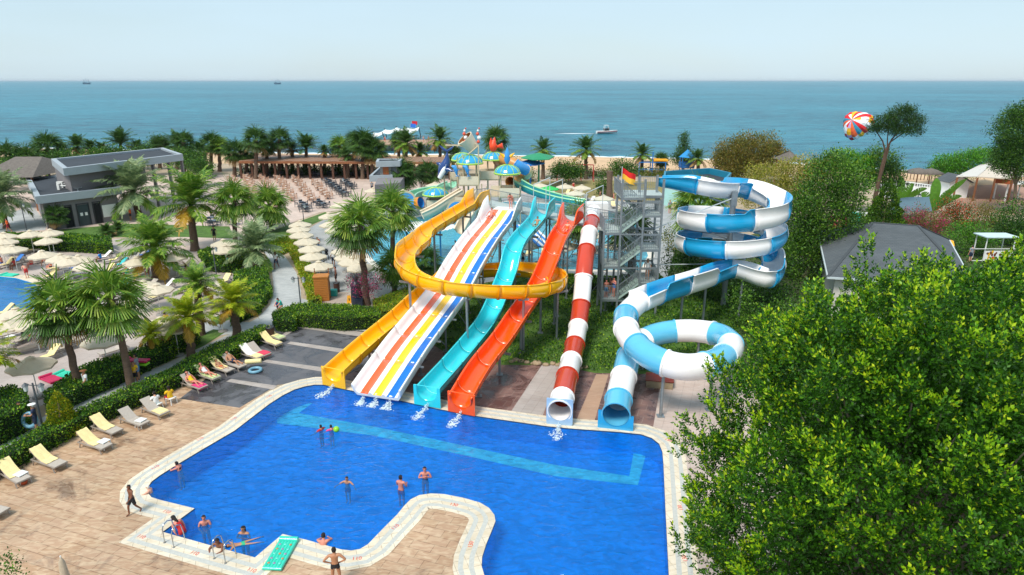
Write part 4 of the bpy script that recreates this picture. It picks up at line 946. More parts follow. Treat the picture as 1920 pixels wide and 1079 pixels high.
# pergola restaurant
perg = empty('long_pergola', (0,0,0), 0, 'long low pergola with brown slatted roof and wooden posts along the beach', 'pergola')
a0, a1 = W(448,303,3.3), W(842,305,3.3); d0, d1 = W(470,290,3.3), W(836,296,3.3)
mb = MB(); mb.prism([v[:2] for v in (a0,a1,d1,d0)], 3.25, 3.4); 
ns = 130
mb.build('roof', tilemat('slat_roof', '#b8937a', '#a8836a', '#6d4c38', .5, .12, 0, off=0, msize=.03), perg)
mb = MB(); mb.beam(a0+V((0,-.1,-.15)), a1+V((0,-.1,-.15)), .2, .4); mb.build('front_beam', wood, perg)
for i in range(19):
    q = a0.lerp(a1, i/18); mb = MB(); mb.box((q.x, q.y+.4, 1.6), (.38,.38,3.2)); mb.build('post', M('dark_brown_post', '#553626', .7, .2, 4), perg)
    q = d0.lerp(d1, i/18); mb = MB(); mb.box((q.x, q.y-.4, 1.6), (.38,.38,3.2)); mb.build('post', M('dark_brown_post', ''), perg)
# small grey kiosk with shutter
ks = empty('shower_kiosk', (0,0,0), 0, 'small angular grey kiosk with brown shutter window beside the chairs', 'kiosk')
kb = [W(705,390), W(752,385), W(760,372), W(712,372)]; 
mb = MB(); mb.prism([v[:2] for v in kb], 0, 3.4); mb.build('base_wall', wallg, ks)
kr = [W(694,332,3.6), W(735,331,3.6), W(742,318,3.6), W(716,312,3.6)]
mb = MB(); mb.prism([v[:2] for v in kr], 3.2, 3.55, 0, 1); parapet(mb, kr, 3.55, w=.3, m=2); mb.build('side_roof', [capg, roofd, paleg], ks)
kt = [W(709,304,5.8), W(748,303,5.8), W(749,300.5,5.8), W(712,300.5,5.8)]; kt = [W(712,305,5.7), W(744,304,5.7), W(748,301,5.7), W(714,301,5.7)]
mb = MB(); mb.prism([v[:2] for v in kt], 3.5, 5.5); mb.build('upper_wall', M('kiosk_grey', '#9b9692', .8), ks)
ko = offset([v[:2] for v in kt], .45); mb = MB(); mb.prism(ko, 5.5, 5.75, 0, 1); parapet(mb, [(p[0], p[1], 0) for p in ko], 5.75, w=.3, h=.15, m=2); mb.build('top_roof', [capg, roofd, paleg], ks)
for t0, t1, m_, nm in ((.06,.5,M('orange_wood', '#a8592a', .6, .1, 3),'shutter'), (.58,.92,M('window_glass', '#556064', .15),'window')):
    a, b = kt[0].lerp(kt[1], t0), kt[0].lerp(kt[1], t1); mb = MB(); mb.box(V(((a.x+b.x)/2, (a.y+b.y)/2-.05, 4.6)), ((b-a).length, .08, 1.6)); mb.build(nm, m_, ks)
# grey hipped roof building on the right
hip = empty('shingle_roof_house', (0,0,0), 0, 'house with a broad grey shingled hip roof behind the big tree', 'house')
z0, zr = 3.4, 5.2
ev = [W(1545,490,z0), W(1800,520,z0)+V((0,-3,0)), W(1812,486,z0), W(1530,432,z0)]; rd = [W(1632,417,zr), W(1725,424,zr)]
ev = [W(1552,520,z0), W(1830,540,z0), W(1780,450,z0), W(1533,434,z0)]
rd = [W(1636,418,zr), W(1722,424,zr)]
shg = tilemat('roof_shingles', '#5b6063', '#50565a', '#3e4346', .5, .25, R(10), rough=.85)
mb = MB(); mb.add(ev+rd, [(0,1,5,4),(1,2,5),(2,3,4,5),(3,0,4),(0,3,2,1)]); mb.build('roof', shg, hip)
mb = MB(); mb.prism([tuple(p) for p in offset([v[:2] for v in ev], -.6)], 0, 3.35); mb.build('wall', M('pale_wall', '#cfc8bd', .8), hip)
mb = MB()
for i in range(4): mb.beam(ev[i]+V((0,0,-.05)), ev[(i+1) % 4]+V((0,0,-.05)), .1, .16)
mb.build('gutter', steel_pale, hip)
for a_, b_ in ((rd[0],rd[1]),(ev[0],rd[0]),(ev[1],rd[1]),(ev[2],rd[1]),(ev[3],rd[0])):
    mb = MB(); mb.beam(a_+V((0,0,.03)), b_+V((0,0,.03)), .22, .06); mb.build('ridge_cap', M('ridge_tiles', '#43484b', .85), hip)
# teal parapet building behind the spiral
tl = empty('teal_building', (0,0,0), 0, 'low building with dark flat roof and teal parapet behind the spiral', 'building')
q = [W(1245,340,3.6), W(1350,356,3.6), W(1369,332,3.6), W(1330,323,3.6), W(1247,329,3.6)]
mb = MB(); mb.prism([v[:2] for v in q], 0, 3.3, 0, 1); mb.build('wall', [M('mint_wall', '#a9d3cd', .7, .05, 1), roofd], tl)
mb = MB(); 
for i in range(5): mb.beam(q[i]+V((0,0,.1)), q[(i+1) % 5]+V((0,0,.1)), .3, 1.1)
mb.build('parapet', M('teal_paint', '#1f7f9c', .5, .08, 1), tl)
# white beach restaurant on the far right
rs = empty('beach_restaurant', (0,0,0), 0, 'open beach restaurant under a wide pale canvas roof at far right', 'restaurant')
z = 3.6; q = [W(1793,331,z), W(1899,335,z), W(1925,326,z), W(1866,300,z), W(1850,303,z)]
mb = MB(); m0 = W(1866,301,z+.3); rr = [W(1793,331,z), W(1833,331,z+.2), W(1868,301,z+.4), W(1850,303,z)]
mb.add([rr[0], rr[1], rr[2], rr[3]]+[v-V((0,0,.12)) for v in rr], [(0,1,2,3),(7,6,5,4),(0,4,5,1),(3,2,6,7)]); mb.build('canvas_roof', M('grey_canvas', '#c9c4bc', .8, .05, 2), rs)
rr = [W(1833,331.5,z+.22), W(1900,336,z), W(1930,327,z), W(1869,301,z+.42)]
mb = MB(); mb.add([rr[0], rr[1], rr[2], rr[3]]+[v-V((0,0,.12)) for v in rr], [(0,1,2,3),(7,6,5,4),(0,4,5,1),(1,5,6,2)]); mb.build('canvas_roof', M('sand_canvas', '#cdbfae', .8, .05, 2), rs)
for px, py in ((1795,333),(1833,334),(1866,335),(1898,338)): 
    v = W(px, py, z); mb = MB(); mb.box((v.x, v.y, z/2), (.2,.2,z)); mb.build('post', wood, rs)
v0, v1 = W(1865,338,3.2), W(1900,341,3.2); mb = MB(); mb.beam(v0, v1, .2, .9); mb.build('fascia', M('rust_fascia', '#a5562e', .7), rs)
hut = empty('white_hut', (0,0,0), 0, 'small white gabled hut beside the beach restaurant', 'hut')
g0 = W(1776,372,0); g1 = W(1812,372,0); wv = (g1-g0).normalized(); dv = V((-wv.y, wv.x, 0)); wl_ = (g1-g0).length
mb = MB(); f = [g0, g1, g1+dv*3, g0+dv*3]; mb.prism([v.to_2d() for v in f], 0, 2.6); mb.add([g0+V((0,0,2.6)), g1+V((0,0,2.6)), (g0+g1)/2+V((0,0,3.5)), g0+dv*3+V((0,0,2.6)), g1+dv*3+V((0,0,2.6)), (g0+g1)/2+dv*3+V((0,0,3.5))], [(0,1,2),(3,5,4)]); mb.build('wall', white, hut)
for a, b in ((g0-wv*.4, (g0+g1)/2), (g1+wv*.4, (g0+g1)/2)):
    mb = MB(); A_ = a-dv*.4+V((0,0,2.45)); B_ = b-dv*.4+V((0,0,3.58)); L_ = dv*3.8; mb.add([A_, B_, B_+L_, A_+L_, A_+V((0,0,.1)), B_+V((0,0,.1)), B_+L_+V((0,0,.1)), A_+L_+V((0,0,.1))], [(0,3,2,1),(4,5,6,7),(0,1,5,4),(3,7,6,2),(0,4,7,3)]); mb.build('roof', shg, hut)
# white terrace with balustrade
def balustrade(label, pts, h, gap, m, name='balustrade', bar=.1):
    r = empty(name, (0,0,0), 0, label, 'railing'); mb = MB()
    for a, b in zip(pts[:-1], pts[1:]):
        L = (b-a).length; n_ = int(L/gap)
        for i in range(n_+1): q = a.lerp(b, i/n_); mb.beam(q, q+V((0,0,h)), bar)
    mb.build('balusters', m, r); mb = MB()
    for a, b in zip(pts[:-1], pts[1:]): mb.beam(a+V((0,0,h)), b+V((0,0,h)), .16, .12)
    mb.build('top_rail', m, r)
balustrade('brown wooden railing above the beach beyond the tall pine', [W(1655,335), W(1752,339)], 1.6, .55, M('brown_rail', '#5b4031', .7))
balustrade('white railing of the terrace with black chairs', [W(1668,350), W(1700,356), W(1770,366)], 1.3, .4, white)
sheet('beach_terrace', [(1640,342),(1760,350),(1775,385),(1660,372)], .012, M('white_deck', '#d5d2cc', .7, .05, 1))
sheet('restaurant_floor', [(1775,350),(1930,345),(1990,400),(1900,405),(1800,392)], .0125, M('brown_terrace', '#a37f6c', .8, .1, .6))
tp = empty('tarp_roof', (0,0,0), 0, 'sagging blue grey tarpaulin roof behind the bougainvillea', 'awning'); z = 2.6
mb = MB(); q = [W(1672,402,z), W(1748,396,z), W(1742,369,z), W(1672,372,z)]; n_ = 8
for i in range(n_):
    for j in range(4):
        g = lambda u_, v_: q[0].lerp(q[1], u_).lerp(q[3].lerp(q[2], u_), v_)-V((0,0,.25*math.sin(PI*u_)*math.sin(PI*v_)+.05*math.sin(u_*9)))
        mb.add([g(i/n_,j/4), g((i+1)/n_,j/4), g((i+1)/n_,(j+1)/4), g(i/n_,(j+1)/4)], [(0,1,2,3)], 0, True)
mb.build('cloth', M('tarp', '#56707d', .7, .1, 2), tp)
for v in q: mb = MB(); mb.beam(V((v.x,v.y,0)), v, .1); mb.build('post', steel, tp)
# white frames on the right
gz = empty('photo_booth_frame', (0,0,0), 0, 'white metal booth with flat roof and colourful panel among the shrubs', 'booth'); gz.location = W(1868,492)
S_ = 1/PXM(1868,492,gz.location.y)
w2, hh = 26*S_, 2.6; 
for sx in (-1, 1):
    for sy in (0, 1.6): mb = MB(); mb.beam((sx*w2, sy, 0), (sx*w2, sy, hh), .08); mb.build('post', white, gz)
mb = MB(); mb.box((0, .8, hh+.06), (2*w2+.5, 2.1, .1)); mb.build('roof', M('pale_blue_roof', '#c5d8dc', .5), gz)
mb = MB(); mb.box((0, -.04, .75), (2*w2-.1, .05, .95)); mb.build('panel', white, gz)
mb = MB(); rg = random.Random(3)
for i in range(16): mb.ball((rg.uniform(-w2+.2, w2-.2), -.07, rg.uniform(.4, 1.1)), (rg.uniform(.08,.17), .012, rg.uniform(.1,.2)), 8, rg.randrange(3))
mb.build('picture', [M('pic_red', '#c22a22', .5), M('pic_yellow', '#e8b52a', .5), M('pic_brown', '#6d3a22', .5)], gz)
for z in (.2, 1.45): mb = MB(); mb.beam((-w2-1.2, -.1, z), (w2+1.4, -.1, z), .06); mb.build('rail', white, gz)
gz2 = empty('white_pergola', W(1905,378)*1, 0, 'white framed sunshade over dark seats at the right edge', 'pergola')
for sx in (-1.8, 2): 
    for sy in (0, 2.5): mb = MB(); mb.beam((sx, sy, 0), (sx, sy, 2.7), .16); mb.build('post', white, gz2)
mb = MB(); mb.box((.1, 1.2, 2.75), (4.4, 3.2, .16)); mb.build('roof', white, gz2)
yt = empty('yellow_canopy', (0,0,0), 0, 'yellow canvas awning behind the grey shingled roof', 'awning'); q = [W(1752,452,2.4), W(1790,462,2.2), W(1788,452,2.6), W(1757,441,2.6)]
mb = MB(); mb.add(q+[v-V((0,0,.08)) for v in q], [(0,1,2,3),(7,6,5,4),(0,4,5,1),(1,5,6,2),(3,2,6,7),(0,3,7,4)]); mb.build('cloth', M('awning_yellow', '#eda51e', .7), yt)
for v in q: mb = MB(); mb.beam(V((v.x,v.y,0)), v, .06); mb.build('post', steel, yt)
def thatch_par(px, py, w_, lb):
    c = W(px, py, 2.6); r = empty('thatched_parasol', (c.x, c.y, 0), 0, lb, 'parasol'); mb = MB(); mb.lathe([(0,3.2),(w_*.5,2.9),(w_,2.35),(w_*.95,2.25)], (0,0,0), 12); mb.build('roof', thatch, r); mb = MB(); mb.tube([(0,0,0),(0,0,2.5)], .1, 6); mb.build('pole', wood, r)
thatch_par(1722,321,2.4,'left of two ragged thatched parasols behind the beach railing'); thatch_par(1745,322,2.2,'right of two ragged thatched parasols behind the beach railing')
thatch_hut('rounded grey thatched roof peeping between the trees above the spiral slide', 1478, 300, 32, 110, dep=6, rise=1.5)
# white wall & play pieces beside the hip roof house
kw = empty('white_garden_wall', (0,0,0), 0, 'low white garden wall behind the grey shingled roof', 'wall'); a, b = W(1585,418), W(1625,425); mb = MB(); mb.beam(a+V((0,0,.9)), b+V((0,0,.9)), .2, 1.8); mb.build('wall', white, kw)
pt = empty('play_tent', W(1570,428), 0, 'magenta inflatable play tent beside the shingled roof', 'play tent'); mb = MB(); mb.lathe([(1.3,0),(1.35,.8),(1.1,1.4),(.5,1.7),(.01,1.75)], (0,0,0), 14); mb.build('dome', M('magenta_vinyl', '#b8174e', .4), pt)
tr_ = empty('toy_rings', W(1601,424), 0, 'stack of mint green inflatable rings near the white wall', 'toy'); mb = MB()
for k in range(3): mb.tube([(.6*math.cos(2*PI*j/16), .6*math.sin(2*PI*j/16), .8+.35*k) for j in range(17)], .18, 8, caps=False)
mb.tube([(0,0,0),(0,0,1.4)], .3, 8); mb.build('ring', M('mint_vinyl', '#2fc3a4', .4), tr_)
# playground
bh = empty('blue_playhouse', W(1286,327), 0, 'blue wooden playhouse with pointed roof by the beach', 'playhouse')
mb = MB(); mb.box((0,0,1.4), (2.6,2.2,.15))
for sx in (-1.1,1.1):
    for sy in (-.9,.9): mb.beam((sx,sy,0),(sx,sy,3.4), .14)
mb.build('frame', M('play_blue', '#1f6fb8', .5), bh)
mb = MB(); railing(mb, [(-1.3,-1.1,1.5),(1.3,-1.1,1.5),(1.3,1.1,1.5),(-1.3,1.1,1.5),(-1.3,-1.1,1.5)], h=.9, gap=.22, bar=.12); mb.build('balustrade', M('play_blue', '#1f6fb8', .5), bh)
mb = MB(); mb.lathe([(1.7,3.4),(0.02,4.9)], (0,0,0), 4, sm=False); mb.build('roof', M('play_blue2', '#1a86c4', .5), bh)
sp_ = empty('splash_frame', W(1222,330), 0, 'blue climbing frame with yellow awning near the beach palms', 'playground frame')
mb = MB()
for x_ in (-2.6,0,2.6): mb.beam((x_,0,0),(x_,0,4.6 if x_ == 0 else 2.6), .18); mb.beam((x_,2,0),(x_,2,2.6), .16)
for z in (2.6,1.2): mb.beam((-2.6,0,z),(2.6,0,z), .16); mb.beam((-2.6,2,z),(2.6,2,z), .16)
mb.build('frame', M('play_blue', '#1f6fb8', .5), sp_)
mb = MB(); mb.box((1.6,1,3.0), (2.8,2.4,.3)); mb.build('awning', M('awning_yellow', '#eda51e', .7), sp_)
def sail(label, pts, z, m, poles, sag=.5):
    r = empty('shade_sail', (0,0,0), 0, label, 'shade sail'); q = [W(px, py, z) for px, py in pts]; c = sum(q, V((0,0,0)))/len(q); c.z += .7; mb = MB(); n_ = len(q)
    mb.add(q+[c]+[v-V((0,0,.12)) for v in q]+[c-V((0,0,.12))], [(i, (i+1) % n_, n_) for i in range(n_)]+[((i+1) % n_+n_+1, i+n_+1, 2*n_+1) for i in range(n_)]+[(i, i+n_+1, (i+1) % n_+n_+1, (i+1) % n_) for i in range(n_)]); mb.build('canopy', m, r)
    mb = MB(); mb.tube([(c.x, c.y, 0), (c.x, c.y, z+.6)], .16, 8); mb.build('pole', m, r)
sail('green shade canopy on a green pole right of the fort', [(976,296),(992,290),(1025,290),(1040,293),(1030,299),(1000,300)], 5.6, M('sail_green', '#1f8a5c', .6), 1)
sail('flat blue shade canopy right of the fort', [(966,306),(985,303),(1012,303),(1022,306),(1005,310),(978,310)], 4.6, M('sail_blue', '#1b74c4', .6), 1)
sail('pink red shade canopy half hidden behind the fort ornament', [(950,305),(962,303),(975,305),(968,309),(952,310)], 4.4, M('sail_pink', '#d2405a', .6), 1)
sw = empty('swing_set', (0,0,0), 0, 'long red framed swing set on the worn grass', 'swing set'); a, b = W(1044,338), W(1112,340); mb = MB(); mb.beam(a+V((0,0,3)), b+V((0,0,3)), .15)
for t_ in (0,.33,.66,1):
    q = a.lerp(b, t_)
    for sy in (-1,1): mb.beam(q+V((0,sy,0)), q+V((0,0,3)), .13)
mb.build('frame', M('swing_red', '#a5302a', .5), sw)
for t_ in (.12,.22,.45,.55,.78,.88):
    q = a.lerp(b, t_); mb = MB(); mb.box(q+V((0,0,.6)), (.5,.25,.06)); mb.beam(q+V((-.2,0,.6)), q+V((-.2,0,3)), .03); mb.beam(q+V((.2,0,.6)), q+V((.2,0,3)), .03); mb.build('swing_seat', dark, sw)
# booth, sign frames
bo_ = empty('wooden_booth', W(606,562), R(8), 'narrow slatted wooden changing booth at the end of the promenade', 'booth')
bw = M('booth_wood', '#b5742e', .6, .15, 4, stretch=(1,1,6), bump=.3, bscale=8)
mb = MB(); mb.box((0,0,1.05), (1.15,1.0,2.1)); mb.build('wall', bw, bo_)
mb = MB()
for k in range(13): mb.box((0,-.515,.12+k*.16), (1.17,.04,.11))
mb.build('slats', bw, bo_); mb = MB(); mb.box((0,0,2.14), (1.3,1.15,.08)); mb.build('roof', bw, bo_)
for sx in (-.58,.58): mb = MB(); mb.beam((sx,.4,0),(sx,.4,2.7), .07); mb.build('post', wood, bo_)
# pier with white canopies
pr_ = empty('beach_pier', (0,0,0), 0, 'timber pier out on the sea with white sail canopies and black posts', 'pier')
z = 1.6; q = [W(712,271,z), W(800,271,z), W(818,262,z), W(700,262,z)]; mb = MB(); mb.prism([v[:2] for v in q], z-.3, z); 
wk = [W(800,269,z), W(856,280,z), W(860,276,z), W(812,263,z)]; mb.prism([v[:2] for v in wk], z-.31, z-.005); mb.build('deck', M('pier_deck', '#a98a72', .8, .15, 1), pr_)
for i in range(9):
    for a, b in ((q[0], q[1]), (q[3], q[2])):
        v = a.lerp(b, i/8); mb = MB(); mb.tube([(v.x, v.y, -1), (v.x, v.y, z-.3)], .22, 8); mb.build('pile', dark, pr_)
mb = MB(); railing(mb, [v for v in (q[1], q[2], q[3])], h=1.1, gap=1.1, bar=.07); railing(mb, [q[1], wk[1]], h=1.1, gap=1.1, bar=.07); mb.build('railing', M('pier_rail', '#8a735f', .7), pr_)
cq = [(700,249),(722,243),(744,239),(764,240),(786,238)]
for i in range(4):
    a, b = cq[i], cq[i+1]; Yd = 203; v = [A(a[0], a[1], Yd), A(b[0], b[1], Yd), A(b[0]-4, b[1]+8, Yd-9), A(a[0]-4, a[1]+7, Yd-9)]; mb = MB(); nn_ = 5
    for u_ in range(nn_):
        for w_ in range(nn_):
            g = lambda x_, y_: v[0].lerp(v[1], x_).lerp(v[3].lerp(v[2], x_), y_)-V((0,0,.5*math.sin(PI*x_)+.3*math.sin(PI*y_)))
            mb.add([g(u_/nn_,w_/nn_), g((u_+1)/nn_,w_/nn_), g((u_+1)/nn_,(w_+1)/nn_), g(u_/nn_,(w_+1)/nn_)], [(0,1,2,3)], 0, True)
    mb.build('sail_canopy', white, pr_)
    for v_ in (v[0], v[3], v[1]): mb = MB(); mb.tube([V((v_.x+.4, v_.y, z)), v_+V((-.2,0,.3))], .13, 6); mb.build('mast', dark, pr_)
def flagpole(label, px, py0, py1, Y, m, name='pier_flag'):
    a, b = A(px, py0, Y), A(px, py1, Y); r = empty(name, (0,0,0), 0, label, 'flag'); mb = MB(); mb.tube([a, b], .06, 6); mb.build('pole', steel_pale, r); mb = MB(); mb.add([b, b+V((1.6,.3,-.15)), b+V((1.5,.2,-1.2)), b+V((0,0,-1.05))], [(0,1,2,3)]); mb.build('cloth', m, r)
flagpole('small red flag flying highest over the pier', 772, 262, 227, 198, M('flag_red', '#c41f2c', .8)); flagpole('small blue flag on the pier canopy below the red one', 769, 262, 232, 196, M('flag_blue', '#2a6fd0', .8))
# ================= vegetation =================
bark = M('palm_bark', '#6b5646', .9, .35, 3, bump=.9, bscale=12, stretch=(1, 1, 3)); bark2 = M('grey_bark', '#7c6a58', .9, .25, 3, bump=.5, bscale=10)
LP_green = leafmat('palm_green', '#44701e', '#729a30', '#a0b048'); LP_dark = leafmat('palm_dark', '#2c4a1c', '#446a26', '#628438'); LP_yel = leafmat('palm_yellow_green', '#7c9a1c', '#a8b828', '#c4bc34')
LP_grey = leafmat('palm_grey_green', '#607a50', '#869c6c', '#a4b07c'); LP_dry = leafmat('palm_dry', '#8a6a3c', '#a8854c', '#b8965c'); LP_gold = leafmat('palm_gold', '#9a7c1c', '#b8922a', '#c49c3c')
def feather_crown(seed, R_, nf, mats, droop=1.0, leaflet=.42, nl=34, upr=.0, dry=.12, wind=(0, 0)):
    """crown of feather fronds at the origin; returns numpy quads + material idx"""
    g = np.random.default_rng(seed); Vs = []; Mi = []
    for k in range(nf):
        f = k/nf; az = k*2.39996+g.uniform(-.2, .2); el = R(86)-R(112)*(f**1.05)*droop+g.uniform(-.1, .1)+upr
        L = R_*g.uniform(.88, 1.1)*(1 if f > .1 else .8); n = 14; seg = L/n
        p = np.array([0, 0, .1*(1-f)]); d_el = el; pts = [p.copy()]; dirs = []
        for i in range(n):
            dv = np.array([math.cos(az)*math.cos(d_el), math.sin(az)*math.cos(d_el), math.sin(d_el)]); dv += np.array([wind[0], wind[1], 0])*(i/n); dv /= np.linalg.norm(dv)
            p = p+dv*seg; pts.append(p.copy()); dirs.append(dv); d_el -= (.03+.07*i/n)*(1.25 if math.cos(d_el) > .2 else .7)
        pts = np.array(pts); dirs.append(dirs[-1]); dirs = np.array(dirs)
        mi = 0 if f < .5 else 1
        if f > 1-dry: mi = 2
        # rachis
        sd0 = np.array([-math.sin(az), math.cos(az), 0]); 
        for i in range(n):
            w = .035*(1-i/n)+.01; Vs.append(np.array([pts[i]-sd0*w, pts[i]+sd0*w, pts[i+1]+sd0*w*.8, pts[i+1]-sd0*w*.8])); Mi.append(np.array([mi]))
        t = np.linspace(.14, .995, nl); ii = np.minimum((t*n).astype(int), n-1); fr = (t*n-ii)[:, None]
        base = pts[ii]*(1-fr)+pts[ii+1]*fr; dd = dirs[ii]
        ln = leaflet*R_/2.6*np.sin(np.clip(t*1.0+.12, 0, 1)*PI)**.6*g.uniform(.8, 1.1, nl)
        for sg in (-1, 1):
            upv = np.cross(sd0*np.ones_like(dd), dd); ld = dd*.62+sd0*sg*.8+upv*g.uniform(-.1, .45, (nl, 1))*-1*(1 if True else 0); ld[:, 2] -= .22
            ld /= np.linalg.norm(ld, axis=1, keepdims=True); wv = np.cross(ld, upv); wv /= np.linalg.norm(wv, axis=1, keepdims=True)+1e-9; w_ = .028*R_/2.4
            Q = np.empty((nl, 4, 3)); Q[:, 0] = base-dd*w_; Q[:, 1] = base+ld*ln[:, None]*.5-wv*w_*1.1+dd*0; Q[:, 2] = base+ld*ln[:, None]; Q[:, 3] = base+ld*ln[:, None]*.5+wv*w_*1.1
            Q[:, 2, 2] -= ln*.22
            Vs.append(Q.reshape(-1, 3)); Mi.append(np.full(nl, mi))
    return np.concatenate([v.reshape(-1, 3) for v in Vs]), np.concatenate(Mi)
def fan_crown(seed, R_, nf, mats, droop=1.0, wind=(0, 0)):
    g = np.random.default_rng(seed); Vs = []; Mi = []
    for k in range(nf):
        f = k/nf; az = k*2.39996+g.uniform(-.25, .25); el = R(80)-R(135)*(f**.85)*droop+g.uniform(-.12, .12); pl = R_*g.uniform(.42, .58)
        dv = np.array([math.cos(az)*math.cos(el), math.sin(az)*math.cos(el), math.sin(el)])+np.array([wind[0], wind[1], 0])*.5; dv /= np.linalg.norm(dv)
        hub = dv*pl; hub[2] -= pl*.12; sd0 = np.cross(dv, [0, 0, 1]); sd0 /= np.linalg.norm(sd0)+1e-9; upv = np.cross(sd0, dv)
        mi = 0 if f < .55 else 1
        if f > .88: mi = 2
        w = .03; Vs.append(np.array([-sd0*w, sd0*w, hub+sd0*w, hub-sd0*w])); Mi.append(np.array([mi]))
        ns = 34
        for j in range(ns):
            a = (j/(ns-1)-.5)*R(230); ln = R_*.62*(.65+.35*math.cos(a*.6))*g.uniform(.9, 1.1)
            d2 = dv*math.cos(a)+sd0*math.sin(a)+upv*(.16*math.cos(a*2)-.05); d2 /= np.linalg.norm(d2)
            d2b = d2+np.array([0, 0, -.55-.35*g.random()])+np.array([wind[0], wind[1], 0])*.5; d2b /= np.linalg.norm(d2b)
            pv = np.cross(d2, upv); pv /= np.linalg.norm(pv)+1e-9; mid = hub+d2*ln*.55; tip = mid+d2b*ln*.6; hw_ = ln*.55*math.sin(R(230)/ns/2)*.95
            pv2 = pv+upv*g.uniform(-.5, .5); Vs.append(np.array([hub, mid-pv2*hw_, mid+(tip-mid)*.5, mid+pv2*hw_])); Mi.append(np.array([mi]))
            Vs.append(np.array([mid-pv2*hw_, tip-pv2*.012, tip+pv2*.012, mid+pv2*hw_])); Mi.append(np.array([mi]))
    return np.concatenate([v.reshape(-1, 3) for v in Vs]), np.concatenate(Mi)
CR = {}
def crownmesh(key, kind, seed, R_, nf, mats, **kw):
    if key in CR: return CR[key]
    V_, mi = (feather_crown if kind == 'feather' else fan_crown)(seed, R_, nf, mats, **kw)
    o = npmesh('crown', V_, mats, mi); me = o.data; bpy.data.objects.remove(o); CR[key] = me; return me
def palm(label, bpx, cpx, rpx, kind, key, cat='palm tree', group=None, tr=.2, Y=None, name='palm_tree', seed=0, skirt=False, rz=None, stub=False):
    b = W(*bpx) if Y is None else V((0, Y, 0)); 
    c = A(cpx[0], cpx[1], b.y)
    if Y is not None: b = V((A(bpx[0], bpx[1], Y).x, Y, 0))
    s = rpx/PXM(cpx[0], cpx[1], b.y); rg = random.Random(seed+int(cpx[0]))
    r = empty(name, (b.x, b.y, 0), 0, label, cat, group)
    L = c-b; n = 9; pts = []; rad = []
    for i in range(n+1):
        t = i/n; q = V((L.x*t+ (L.x*.0), L.y*t, L.z*t)); q.x += .18*math.sin(PI*t)*(rg.random()-.5); pts.append(q); rad.append(tr*(1.25-.35*t) if i else tr*1.5)
    if stub: rad = [x_*1.3 for x_ in rad]
    mb = MB(); mb.tube(pts, rad, 10)
    # leaf bases under the crown
    for k in range(26):
        w = k*2.4; z = L.z-.05-.035*k*max(1, s*.5); q = V((L.x*z/L.z, 0, z)); d = V((math.cos(w), math.sin(w), .7)); mb.beam(q+d*tr*.7, q+d*(tr+.16), .09, .04)
    mb.build('trunk', bark, r)
    o = link('crown', CR[key], r); o.location = L; o.scale = (s, s, s); o.rotation_euler = (rg.uniform(-.06, .06), rg.uniform(-.06, .06), rg.uniform(0, 6.28) if rz is None else rz)
    return r
FEA = [('fA', [LP_green, LP_green, LP_gold]), ('fG', [LP_grey, LP_grey, LP_green]), ('fY', [LP_yel, LP_yel, LP_gold]), ('fD', [LP_dark, LP_dark, LP_dry])]
for key, m_ in FEA:
    crownmesh(key, 'feather', 3, 1.0, 36, m_, nl=46, leaflet=.62, dry=.16)
    crownmesh(key+'2', 'feather', 9, 1.0, 34, m_, nl=46, leaflet=.62, dry=.1, droop=.9)
crownmesh('fU', 'feather', 5, 1.0, 34, [LP_dark, LP_dark, LP_gold], nl=36, leaflet=.6, droop=.7, dry=.06)
crownmesh('fS', 'feather', 7, 1.0, 34, [LP_dark, LP_green, LP_dry], nl=40, leaflet=.62, wind=(.5, 0))
crownmesh('nA', 'fan', 4, 1.0, 36, [LP_green, LP_dark, LP_dry]); crownmesh('nB', 'fan', 8, 1.0, 34, [LP_green, LP_green, LP_dark]); crownmesh('nD', 'fan', 6, 1.0, 30, [LP_dark, LP_dark, LP_dry])
palm('tall fan palm with slender brown trunk by the clipped hedge, leftmost of the close pair', (150,738), (114,578), 66, 'fan', 'nA', tr=.19)
palm('fan palm of the close pair whose trunk stands at the edge of the grey path', (247,728), (206,560), 70, 'fan', 'nB', tr=.19)
palm('broad olive date palm rising over the lagoon umbrellas', (294,522), (290,470), 84, 'feather', 'fA', tr=.34)
palm('largest date palm, thick trunk, in front of the cafe chairs', (366,470), (358,388), 90, 'feather', 'fA2', tr=.36)
palm('date palm with drooping golden lower fronds before the grey pavilion', (262,408), (250,362), 80, 'feather', 'fG', tr=.36)
palm('silvery green date palm beside the bend of the grey path', (484,503), (478,470), 70, 'feather', 'fG2', tr=.4)
palm('yellow green date palm between the hedge and the grey path', (360,672), (352,598), 66, 'feather', 'fY', tr=.24)
palm('golden green date palm where the grey path forks', (445,632), (438,572), 62, 'feather', 'fY2', tr=.26)
palm('green date palm partly hidden behind the yellow green one', (376,628), (370,535), 52, 'feather', 'fA', tr=.26)
palm('small young date palm beside the hedge near the paired fan palms', (283,676), (282,628), 38, 'feather', 'fY', tr=.2)
palm('big shaggy fan palm at the end of the booth paving', (688,572), (674,424), 56, 'fan', 'nA', tr=.24)
palm('shaggy fan palm beside the pale pool, behind the larger one', (739,552), (737,396), 48, 'fan', 'nB', tr=.22, Y=W(739,510).y)
palm('low fan palm in front of the pale pool corner', (740,553), (738,500), 38, 'fan', 'nB', tr=.2)
palm('date palm cut off by the left edge beside the grey pavilion', (12,428), (2,372), 72, 'feather', 'fG', tr=.3)
palm('palm fronds entering at the left edge above the white parasol', (-30,780), (-34,672), 78, 'feather', 'fY2', tr=.24)
palm('small potted looking palm in front of the pavilion wall', (104,432), (103,403), 22, 'fan', 'nD', tr=.16, name='small_palm')
palm('low cycad like palm on the lawn left of the large date palm', (202,444), (200,436), 24, 'feather', 'fD', tr=.16, name='small_palm')
